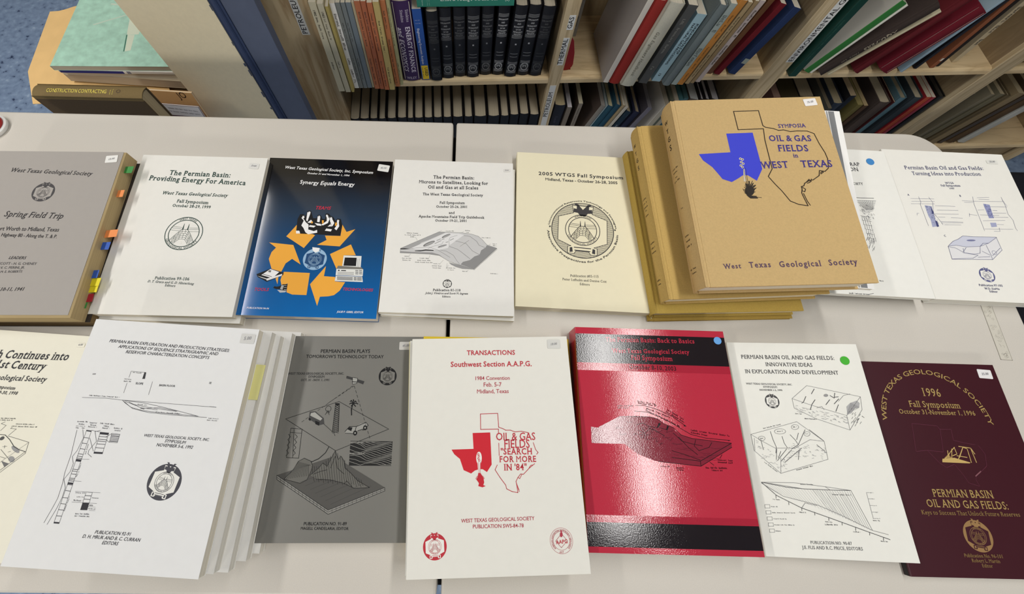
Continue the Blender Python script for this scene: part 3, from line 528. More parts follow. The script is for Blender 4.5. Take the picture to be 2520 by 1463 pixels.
book('book','white paperback with a grey block diagram and small seal, Microns to Satellites','book',mw(.9999,.01403,-0,-.00036,-.01403,.9999,0,.51229,0,0,1,.009),.2024,.2738,.0100,cover=(232, 231, 226),
 art=[('T','The Permian Basin:',-33.25,100.85,35.95,101.66,'rb',(48,48,52)),('T','Microns to Satellites, Looking for',-56.8,90.76,59.35,91.98,'rb',(48,48,52)),('T','Oil and Gas at all Scales',-40.99,80.87,43.49,82.29,'rb',(48,48,52)),('T','The West Texas Geological Society',-48.79,67.4,51.21,68.95,'rb',(48,48,52)),('T','Fall Symposium',-19.86,52.17,21.66,53.09,'rb',(48,48,52)),('T','October 25-26, 2001',-25.09,44.72,26.5,46.02,'rb',(48,48,52)),('T','and',-3.89,33.81,5.67,33.95,'rb',(48,48,52)),('T','Apache Mountains Field Trip Guidebook',-52.11,25.3,54.06,27.05,'rb',(48,48,52)),('T','October 19-21, 2001',-25.26,18.8,26.29,19.85,'rb',(48,48,52)),('T','Publication 01-110',-21.57,-101.07,20.41,-100.03,'rb',(48,48,52)),('T','Editors',-7.13,-110.65,5.38,-110.43,'rb',(48,48,52)),('T','John J. Viveiros and Scott M. Ingram',-32.67,-105.99,31.62,-104.81,'rbi',(48,48,52)),('A',1,(200,200,200),[(-76.86,-31.15),(-18.52,.08),(18.36,-.02),(34.41,-1.92),(45.15,-5.49),(51.47,-11.2),(58.68,-19.79),(75.02,-25.53),(39.12,-62.64),(15.17,-55.04),(2.02,-50.79),(-15.82,-40.95),(-31.58,-39.13),(-76.8,-38.86)]),('A',2,(165,165,165),[(-76.86,-31.15),(-18.52,.08),(-7.4,-.3),(-33.14,-14.37),(-45.1,-19.74),(-49.86,-26.75),(-60.07,-30.53)]),('A',2,(224,224,224),[(-44.96,-21.69),(-33.08,-15.36),(-7.36,-1),(13.98,-1.69),(22.04,-3.88),(14.32,-10.62),(9.19,-14.76),(-.96,-23.96),(-2.53,-27.91),(-16.32,-31.82),(-54.73,-31.78),(-60.1,-30.04)]),('A',2,(140,140,140),[(58.7,-20.77),(75.02,-25.53),(39.12,-62.64),(18.64,-55.39),(21.94,-51.01),(33.08,-47.28),(39.85,-40.83),(47.62,-37.67),(50.08,-29.85),(57,-24.74)]),('A',2,(150,150,150),[(-77.05,-35.99),(-57.84,-36.72),(-26.51,-36.54),(-15,-39.96),(-8.63,-45.47),(-15.82,-40.95),(-31.56,-39.41),(-76.8,-38.86)]),('A',2,(150,150,150),[(-.05,-52.76),(15.21,-55.98),(39.14,-63.11),(21.49,-62.81),(11.05,-59.9),(4.01,-56.39)]),('A',3,(25,25,25),[(-54.12,-34.18),(-44.15,-33.33),(-37.29,-31.62),(-25.03,-32.14),(-24.51,-33.57),(-37.16,-33.55),(-45.34,-35.11),(-53.61,-35.12)]),('A',3,(70,70,70),[(-76.6,-31.14),(-70.53,-30.62),(-60.43,-31.51),(-70.35,-32.84),(-76.6,-33.07)]),('A',3,(120,120,120),[(-23.68,-16.5),(-23.78,-17.51),(-24.76,-18.87),(-26.51,-20.47),(-28.87,-22.14),(-31.59,-23.71),(-34.43,-25.04),(-37.08,-26),(-39.32,-26.49),(-40.9,-26.47),(-41.68,-25.94),(-41.59,-24.94),(-40.63,-23.59),(-38.9,-22),(-36.55,-20.33),(-33.82,-18.75),(-30.98,-17.41),(-28.31,-16.44),(-26.06,-15.94),(-24.47,-15.96)]),('A',4,(165,165,165),[(-24.78,-17.62),(-24.93,-18.27),(-25.77,-19.22),(-27.22,-20.39),(-29.13,-21.65),(-31.33,-22.89),(-33.58,-23.98),(-35.68,-24.82),(-37.42,-25.32),(-38.62,-25.44),(-39.18,-25.17),(-39.04,-24.53),(-38.21,-23.58),(-36.76,-22.41),(-34.86,-21.15),(-32.66,-19.91),(-30.4,-18.82),(-28.29,-17.97),(-26.55,-17.47),(-25.34,-17.34)]),('A',3,(120,120,120),[(.39,-3.09),(.3,-3.82),(-.45,-4.83),(-1.77,-6.01),(-3.55,-7.26),(-5.6,-8.44),(-7.72,-9.44),(-9.71,-10.17),(-11.37,-10.56),(-12.55,-10.56),(-13.12,-10.18),(-13.03,-9.45),(-12.29,-8.45),(-10.97,-7.27),(-9.2,-6.02),(-7.15,-4.84),(-5.03,-3.83),(-3.03,-3.09),(-1.36,-2.71),(-.18,-2.71)]),('A',4,(165,165,165),[(-.24,-3.97),(-.37,-4.45),(-1.01,-5.15),(-2.1,-6.02),(-3.54,-6.96),(-5.19,-7.89),(-6.88,-8.71),(-8.45,-9.35),(-9.75,-9.73),(-10.65,-9.84),(-11.06,-9.64),(-10.94,-9.17),(-10.3,-8.47),(-9.21,-7.6),(-7.77,-6.66),(-6.13,-5.73),(-4.43,-4.91),(-2.85,-4.27),(-1.55,-3.88),(-.65,-3.78)]),('A',3,(120,120,120),[(-4.41,-22.19),(-4.61,-22.77),(-5.48,-23.55),(-6.94,-24.44),(-8.83,-25.36),(-10.98,-26.22),(-13.18,-26.94),(-15.2,-27.43),(-16.85,-27.67),(-17.98,-27.62),(-18.47,-27.29),(-18.27,-26.71),(-17.4,-25.93),(-15.95,-25.04),(-14.06,-24.12),(-11.91,-23.26),(-9.72,-22.54),(-7.69,-22.04),(-6.03,-21.8),(-4.9,-21.85)]),('A',4,(165,165,165),[(-5.11,-22.87),(-5.3,-23.24),(-6.02,-23.78),(-7.21,-24.43),(-8.73,-25.12),(-10.46,-25.8),(-12.21,-26.38),(-13.81,-26.83),(-15.12,-27.08),(-15.99,-27.12),(-16.35,-26.95),(-16.17,-26.57),(-15.45,-26.04),(-14.27,-25.39),(-12.74,-24.69),(-11.02,-24.02),(-9.26,-23.43),(-7.65,-22.99),(-6.35,-22.73),(-5.47,-22.69)]),('L',.93,(140,140,140),[(-20.75,-15.39),(-14.75,-12.21)]),('L',.93,(140,140,140),[(-23.51,-20.89),(-13.71,-15.12)]),('L',.93,(140,140,140),[(-12.94,-13.12),(-9.03,-11.99)]),('L',.93,(140,140,140),[(-6.08,-18.08),(-2.61,-16.97)]),('L',.93,(140,140,140),[(.34,-14.11),(5.94,-10.93)]),('L',.37,(105,105,105),[(-76.86,-31.15),(-18.52,.08),(18.36,-.02),(34.41,-1.92),(45.15,-5.49),(51.47,-11.2),(58.68,-19.79),(75.02,-25.53),(39.14,-63.11),(15.19,-55.51),(2.07,-51.73),(-14.92,-41.39),(-31.56,-39.41),(-76.8,-38.86),(-76.86,-31.15)]),('L',.37,(105,105,105),[(75.47,-26.98),(39.59,-64.03)]),('L',.38,(105,105,105),[(22.08,-4.87),(31.87,-5.99),(42.71,-14.49),(46.39,-21.23),(56.13,-24.77)]),('L',.37,(105,105,105),[(9.19,-14.76),(26.09,-19.04),(36.11,-31.34),(47.62,-37.67)]),('L',.37,(105,105,105),[(-.48,-24.92),(12.42,-29.3),(18.71,-33.91),(33.02,-45.38)]),('L',.37,(105,105,105),[(-1.42,-14.17),(-.52,-23.95)]),('L',.37,(105,105,105),[(-1.42,-14.17),(.12,-9.17),(11.44,-4.78)]),('L',.37,(105,105,105),[(-14.58,-31.75),(-4.89,-33.33),(6.76,-40.12),(13.26,-50.38),(16.88,-54.51)]),('L',.37,(105,105,105),[(-59.2,-30.49),(-32.34,-27.07),(-17.16,-32.33),(-5.45,-39.61),(1.72,-44.13)]),('L',.37,(105,105,105),[(16.6,-24.29),(30.31,-12.98)]),('L',.37,(105,105,105),[(-10.12,-16.47),(-12.5,-21.46),(-26.28,-25.88),(-33.9,-30.04)]),('L',.28,(150,150,150),[(-51.52,-16.05),(-53.56,-12.18),(-56.35,-10.31)]),('L',.27,(150,150,150),[(-60.18,-40.17),(-62.52,-43.61)]),('L',.27,(150,150,150),[(-29.69,-41.46),(-31.87,-48.22)]),('L',.27,(150,150,150),[(-8.46,-48.79),(-13.31,-55.13)]),('L',.27,(150,150,150),[(-2.16,-53.78),(-3.42,-63.23),(-.25,-57.48)]),('L',.28,(150,150,150),[(-18.08,.1),(-13.8,3.26)]),('L',.28,(150,150,150),[(18.34,.47),(21.82,2.61)]),('L',.28,(150,150,150),[(62.22,-20.64),(64.82,-17.6)]),('L',.27,(150,150,150),[(31.02,-64.8),(26.8,-67.29)]),('M',-69.19,-4.34,-50.17,-4.12,1.51,(120,120,120)),('M',-72.42,-7.94,-46.84,-7.47,1.5,(120,120,120)),('M',-62.91,-11.05,-55.87,-10.78,1.49,(120,120,120)),('M',-7.05,1.71,6.72,2.04,1.31,(120,120,120)),('M',23.57,3.48,31.59,3.38,1.7,(120,120,120)),('M',25.46,.14,29.91,.11,1.32,(120,120,120)),('M',50.53,-8.07,64.7,-8.23,1.31,(120,120,120)),('M',67.92,-18.47,74.97,-18.79,1.3,(120,120,120)),('M',68.39,-21.58,74.55,-21.94,1.3,(120,120,120)),('M',-69.33,-45.01,-61.98,-44.93,1.27,(120,120,120)),('M',-72.93,-48.57,-58.24,-48.42,1.45,(120,120,120)),('M',-72.22,-51.77,-59.27,-51.87,1.45,(120,120,120)),('M',-45.76,-47.58,-31.9,-47.65,1.46,(120,120,120)),('M',-48.95,-51.31,-28.22,-51.12,1.44,(120,120,120)),('M',-52.15,-54.64,-24.99,-54.6,1.44,(120,120,120)),('M',-23.61,-56.06,-12.81,-56.43,1.45,(120,120,120)),('M',-25.53,-59.9,-10.9,-59.94,1.44,(120,120,120)),('M',-24.72,-63.25,-11.58,-63.34,1.42,(120,120,120)),('M',-3.45,-62.67,10.74,-62.72,1.44,(120,120,120)),('M',-1.58,-65.78,8.73,-65.97,1.25,(120,120,120)),('M',21.66,-67.47,29.38,-67.47,1.43,(120,120,120)),('M',65.04,-69.65,77.05,-69.69,1.07,(120,120,120)),('S',-.5,-88.25,7.04,(75,75,75),(233,232,226),'full',-2)],
 stickers=[('price_sticker',90.74,121.81,11.89,6.02,3.6,(222,221,216),[('T','Free',-3.21,-.96,2.97,-.36,'i',(140,140,146))],None)])
book('book','white paperback copy beneath the Microns to Satellites book','book',mw(.99961,.02799,-0,.0031,-.02799,.99961,0,.50924,0,0,1,.0001),.2024,.2738,.0088,cover=(233, 232, 226))
book('book','pale yellow paperback with a large round seal, 2005 Fall Symposium','book',mw(.99933,.03659,-0,.21116,-.03659,.99933,0,.52902,0,0,1,.0005),.2111,.2838,.0155,cover=(232, 225, 196),pg=(225, 218, 200),
 art=[('T','2005 WTGS Fall Symposium',-68.44,96.47,77.6,96.52,'sbw',(48,48,52),1.15),('T','Midland, Texas - October 26-28, 2005',-57.24,86.22,66.45,86.25,'sb',(48,48,52),1),('S',2.91,-5.5,50.93,(60,58,60),(232,225,196),'open',-3),('R','Unconventional Reservoirs Technology and Strategies',2.88,-6.17,54,172,6,'sb',(48,48,52),3.75),('R','Alternative Prespectives for the Permian Basin',2.88,-6.17,57.75,183,355,'sb',(48,48,52),5),('A',3,(48,48,52),[(-50.2,.58),(-49.67,-.93),(-48.21,-.96),(-49.34,-2.1),(-49.02,-3.69),(-50.25,-2.89),(-51.51,-3.84),(-51.14,-2.21),(-52.24,-1.21),(-50.78,-1)]),('A',3,(48,48,52),[(55.89,-.16),(56.34,-1.67),(57.8,-1.7),(56.6,-2.84),(56.84,-4.43),(55.65,-3.63),(54.34,-4.58),(54.8,-2.95),(53.75,-1.95),(55.23,-1.74)]),('T','Publication #05-115',-19.63,-89.05,24.84,-87.92,'r',(95,92,85)),('T','Peter Lufholm and Denise Cox',-32.16,-95.46,36.41,-95.72,'r',(95,92,85)),('T','Editors',-5.52,-101.98,10.11,-102.28,'r',(95,92,85))])
book('hardback_book','tan clothbound hardback with a blue West Texas map, topmost of its stack','book',mw(.99884,-.03945,-.02774,.44973,.0378,.99762,-.05758,.54963,.02995,.05647,.99796,.07856),.2295,.2975,.0300,kind='hard',cover=(198, 169, 118),finish='cloth',pg=(226, 216, 196),
 art=[('T','SYMPOSIA',39.45,94.9,80.14,94.7,'rb',(62,52,130)),('T','OIL & GAS',20.91,72.59,83.22,70.51,'rb',(62,52,130)),('T','FIELDS',30.19,54.97,74.72,53.5,'rb',(62,52,130)),('T','in',49.58,43.79,56.91,43.83,'rb',(62,52,130)),('T','WEST',.05,27.41,39.52,27.25,'rb',(62,52,130)),('T','TEXAS',57.02,27.52,102.29,26.61,'rb',(62,52,130)),('T','West',-83.27,-123.59,-59.55,-123.31,'rbw',(88,66,92)),('T','Texas',-49.32,-122.88,-19.39,-123.02,'rbw',(88,66,92)),('T','Geological',-9.55,-123.3,47.33,-123.49,'rbw',(88,66,92)),('T','Society',56.51,-122.8,95.49,-122.47,'rbw',(88,66,92)),('A',1,(58,66,205),[(-39.06,87.5),(-.06,87.95),(.59,26.56),(-11.28,7.61),(-16.37,11.89),(-22.08,16.75),(-29.27,16.98),(-36.22,12.52),(-47.05,6.56),(-59.23,11.88),(-63.64,20.3),(-69.98,31.64),(-81.26,43.26),(-85.47,53.92),(-39.2,55.54)]),('L',1.24,(52,40,28),[(6.23,13.91),(14.54,26.11),(14.91,74.54),(17.03,94.18),(-20.34,93.67),(-20.54,126.18),(16.82,126.41),(17.46,99.52),(21.03,96.42),(31.74,93.97),(38.42,90.49),(46.06,91.12),(55.26,87.85),(65.42,88.69),(80.18,87.89),(88.93,83.18),(91.97,66.16),(96.4,50.21),(97.43,40.24),(94.58,24.91)]),('L',1.24,(52,40,28),[(6.23,13.91),(12.99,1.38),(19.97,-9.67),(27.97,-25.95),(38.4,-31.56),(50.73,-34.04),(48.55,-23.93),(46.82,-13.74),(48.98,-7.89),(48.79,-3.83),(52.68,-2.59),(54.87,1.41),(61.82,5.28),(68.11,6.45),(78.19,12.98),(80.8,21.19),(88.34,19.56),(94.58,24.91)]),('L',1.11,(52,40,28),[(49.21,-14.62),(51.4,-26.67),(53.96,-33.35)]),('L',1.13,(52,40,28),[(48.79,-3.83),(53.7,-8.04),(51.52,-12),(48.31,-10.56)]),('L',1.13,(52,40,28),[(58.43,1.3),(62.33,2.54),(66.08,7.88)]),('L',1.14,(52,40,28),[(81.29,15.64),(85.59,18.26),(84.27,19.69),(81.17,17.02)]),('L',1.13,(52,40,28),[(57.72,3.23),(62.37,7.45),(65.05,3.81)]),('A',3,(200,190,170),[(-30.18,6.84),(-26.6,6.73),(-24.68,27.38),(-26.61,27.44)]),('L',.52,(52,40,28),[(-26.08,28.82),(-26.41,5.36)]),('L',.52,(52,40,28),[(-23.19,28.72),(-24.5,5.3)]),('A',3,(215,205,185),[(-25.31,44.26),(-26.17,42.89),(-27.66,42.36),(-28.92,42.98),(-29.2,44.39),(-28.34,45.76),(-26.85,46.3),(-25.59,45.67)]),('A',4,(52,40,28),[(-26.28,44.29),(-26.69,43.71),(-27.43,43.48),(-28.06,43.75),(-28.23,44.36),(-27.82,44.95),(-27.08,45.17),(-26.45,44.9)]),('A',3,(215,205,185),[(-22.45,42.75),(-23.31,41.38),(-24.8,40.85),(-26.05,41.47),(-26.33,42.88),(-25.48,44.25),(-23.98,44.79),(-22.73,44.16)]),('A',4,(52,40,28),[(-23.42,42.78),(-23.83,42.2),(-24.57,41.97),(-25.2,42.24),(-25.36,42.85),(-24.95,43.43),(-24.22,43.66),(-23.58,43.39)]),('A',3,(215,205,185),[(-25.26,38.61),(-26.12,37.24),(-27.61,36.71),(-28.86,37.33),(-29.14,38.74),(-28.29,40.1),(-26.8,40.63),(-25.54,40.01)]),('A',4,(52,40,28),[(-26.23,38.64),(-26.64,38.06),(-27.37,37.83),(-28.01,38.1),(-28.17,38.7),(-27.76,39.29),(-27.03,39.51),(-26.39,39.24)]),('A',3,(215,205,185),[(-22.94,35.72),(-23.8,34.36),(-25.28,33.83),(-26.53,34.45),(-26.81,35.85),(-25.96,37.21),(-24.47,37.74),(-23.22,37.12)]),('A',4,(52,40,28),[(-23.91,35.75),(-24.32,35.17),(-25.05,34.95),(-25.68,35.21),(-25.84,35.81),(-25.44,36.4),(-24.7,36.62),(-24.07,36.35)]),('A',3,(215,205,185),[(-26.91,33.04),(-27.76,31.68),(-29.24,31.16),(-30.49,31.77),(-30.77,33.17),(-29.92,34.53),(-28.44,35.06),(-27.19,34.44)]),('A',4,(52,40,28),[(-27.87,33.07),(-28.28,32.49),(-29.01,32.27),(-29.64,32.54),(-29.8,33.14),(-29.4,33.72),(-28.67,33.94),(-28.03,33.67)]),('A',3,(215,205,185),[(-25.07,30.18),(-25.92,28.83),(-27.4,28.3),(-28.65,28.91),(-28.93,30.31),(-28.08,31.66),(-26.6,32.19),(-25.35,31.58)]),('A',4,(52,40,28),[(-26.03,30.21),(-26.44,29.63),(-27.17,29.41),(-27.8,29.68),(-27.96,30.28),(-27.56,30.86),(-26.83,31.08),(-26.19,30.81)]),('L',.76,(40,34,28),[(-26.72,-10.46),(-22.5,3.54)]),('L',.76,(40,34,28),[(-26.72,-7.51),(-16.04,.35)]),('L',.76,(40,34,28),[(-27.6,-9.91),(-33.87,-5.11)]),('L',.76,(40,34,28),[(-25.42,-11.27),(-20.73,-1.7)]),('L',.76,(40,34,28),[(-26.64,-9.53),(-33.85,-5.19)]),('L',.76,(40,34,28),[(-25.43,-7.06),(-27.92,4.96)]),('L',.76,(40,34,28),[(-26.07,-7.68),(-21.8,7.02)]),('L',.76,(40,34,28),[(-24.45,-12.09),(-24.26,3.43)]),('L',.76,(40,34,28),[(-25.53,-6.43),(-15.07,.87)]),('L',.76,(40,34,28),[(-25.87,-7.71),(-20.01,4.05)]),('L',.76,(40,34,28),[(-26.35,-8.34),(-25.81,3.47)]),('L',.76,(40,34,28),[(-25.13,-8.3),(-23,7.16)]),('L',.76,(40,34,28),[(-26.41,-7.47),(-28.66,2.7)]),('L',.76,(40,34,28),[(-25.68,-9.05),(-23.6,-.25)]),('L',.76,(40,34,28),[(-25.57,-12.22),(-17.97,0)]),('L',.76,(40,34,28),[(-26.66,-11.06),(-26.87,2.09)]),('L',.76,(40,34,28),[(-27.04,-7.85),(-28.26,2.96)]),('L',.76,(40,34,28),[(-25.49,-11.85),(-18.52,-8.75)]),('L',.76,(40,34,28),[(-24.65,-6.22),(-18.03,3.79)]),('L',.76,(40,34,28),[(-26.41,-6.48),(-31.33,-2.03)]),('L',.76,(40,34,28),[(-28,-14.68),(-33.48,-7.26)]),('L',.76,(40,34,28),[(-24.64,-8.13),(-18.36,3.07)]),('L',.76,(40,34,28),[(-25.01,-10.21),(-14.49,-3.82)]),('L',.76,(40,34,28),[(-26.14,-14.37),(-16.76,-5.61)]),('L',.76,(40,34,28),[(-25.08,-7.46),(-20.29,3.01)]),('L',.76,(40,34,28),[(-25.79,-14.94),(-30.53,-4.88)]),('L',.76,(40,34,28),[(-27.43,-10.22),(-19.09,-2.72)]),('L',.76,(40,34,28),[(-25.87,-9.95),(-15.66,-3.78)]),('L',.76,(40,34,28),[(-28.31,-14.09),(-31.09,-6.91)]),('L',.76,(40,34,28),[(-25.31,-6.02),(-21.25,2.61)]),('L',.76,(40,34,28),[(-25.29,-10.19),(-29.65,.4)]),('L',.76,(40,34,28),[(-24.04,-9.81),(-26.67,1.71)]),('L',.76,(40,34,28),[(-28.42,-14.74),(-32.74,-10.92)]),('L',.76,(40,34,28),[(-26.66,-8.03),(-22.36,7.17)]),('L',.76,(40,34,28),[(-25.62,-6.16),(-17.62,7.56)]),('L',.76,(40,34,28),[(-24.29,-7.11),(-17.28,-1.17)]),('L',.76,(40,34,28),[(-24.76,-9.05),(-16.94,4.17)]),('L',.76,(40,34,28),[(-26.44,-9.58),(-21.39,-2.02)]),('L',.76,(40,34,28),[(-25.08,-13.29),(-18.81,-8.32)]),('L',.76,(40,34,28),[(-26.49,-7.84),(-18.69,-4.37)]),('L',.76,(40,34,28),[(-25.11,-10.23),(-14.63,.2)]),('L',.76,(40,34,28),[(-23.66,-6.49),(-26.26,6.66)]),('L',.76,(40,34,28),[(-24.21,-8.63),(-28.66,2.8)]),('L',.76,(40,34,28),[(-24.93,-6.48),(-27.1,3.53)]),('L',.76,(40,34,28),[(-24.31,-7.82),(-16.11,.03)]),('L',.76,(40,34,28),[(-27.41,-14.66),(-17.36,-9.97)]),('A',3,(40,34,28),[(-18.35,-8.46),(-19.2,-10.93),(-20.62,-13.13),(-22.47,-14.85),(-24.55,-15.93),(-26.67,-16.25),(-28.63,-15.8),(-30.24,-14.61),(-31.33,-12.79),(-31.8,-10.53),(-31.61,-8.04),(-30.76,-5.57),(-29.35,-3.35),(-27.5,-1.61),(-25.4,-.52),(-23.26,-.19),(-21.29,-.65),(-19.68,-1.86),(-18.59,-3.69),(-18.13,-5.97)]),('A',3,(40,34,28),[(-31.11,-14.78),(-17.24,-16.55),(-15.75,-20.6),(-26.34,-20.27)]),('L',.76,(80,66,48),[(-22.24,-17.73),(-10.75,-19.42)])],
 sart=[('T','W',-118,11,-118,19,'rb',(60,48,36)),('T','T',-103,12,-103,18,'rb',(60,48,36)),('T','G',-88,11,-88,19,'rb',(60,48,36)),('T','S',-73,12,-73,18,'rb',(60,48,36)),('M',-40,8,-40,22,2.2,(60,48,36)),('M',-34,9,-34,21,2.2,(60,48,36)),('M',-26,12.5,-26,17.5,2.2,(60,48,36)),('M',-20,8,-20,22,2.2,(60,48,36)),('M',25,12,25,18,2.2,(60,48,36)),('M',68,9,68,21,2.2,(60,48,36)),('M',76,10,76,20,2.2,(60,48,36)),('M',84,9,84,21,2.2,(60,48,36)),('M',118,7,118,23,2.2,(60,48,36)),('M',124,10,124,20,2.2,(60,48,36))],
 stickers=[('price_sticker',97.05,138.62,18.98,12.58,5,(238,236,234),[('T','75.00',-5.13,-2.01,4.75,-.75,'i',(140,140,146))],None)])
book('journal','white journal with a grey banded edge poking out under the tan hardback','book',mw(.99725,.06866,-.02774,.48789,-.07016,.99587,-.05758,.56341,.02368,.05937,.99796,.0742),.2360,.2980,.0060,cover=(240, 240, 238),
 art=[('A',1,(126,128,130),[(100,-148),(109,-148),(109,148),(100,148)]),('A',1,(160,162,164),[(96.5,-148),(99,-148),(99,148),(96.5,148)])])
# second and third hardbacks
book('hardback_book','dull gold clothbound hardback, second from the top of the hardback stack','book',mw(.9984,-.05212,-.02197,.42097,.0511,.99768,-.04494,.54617,.02426,.04375,.99875,.03873),.2320,.2950,.0260,kind='hard',cover=(190, 160, 96),finish='cloth',pg=(222, 212, 190),
 sart=[('T','W',-116,10,-116,17,'rb',(60,48,36)),('T','T',-102,11,-102,16,'rb',(60,48,36)),('T','G',-88,10,-88,17,'rb',(60,48,36)),('T','S',-74,11,-74,16,'rb',(60,48,36)),('M',-20,7,-20,19,2.2,(60,48,36)),('M',-13,7.5,-13,18.5,2.2,(60,48,36)),('M',-6,7,-6,19,2.2,(60,48,36)),('M',0,10.5,0,15.5,2.2,(60,48,36)),('M',8,7,8,19,2.2,(60,48,36)),('M',55,6.5,55,19.5,2.2,(60,48,36)),('M',63,7.5,63,18.5,2.2,(60,48,36)),('M',70,6.5,70,19.5,2.2,(60,48,36)),('M',115,6.5,115,19.5,2.2,(60,48,36)),('M',121,9,121,17,2.2,(60,48,36))])
book('hardback_book','mustard hardback at the bottom of the hardback stack','book',mw(.99929,-.03714,-.006,.41234,.03708,.99926,-.01,.52906,.00637,.00977,.99993,.00791),.2250,.2900,.0220,kind='hard',cover=(186, 158, 80),finish='cloth',pg=(222, 212, 190))
book('hardback_book','thin mustard volume lying flat on the table under the hardback stack','book',mw(.99929,-.03714,0,.41339,.03708,.99926,0,.52388,0,0,1,.0002),.2250,.2900,.0056,kind='hard',cover=(170, 142, 70),finish='cloth',pg=(222, 212, 190))
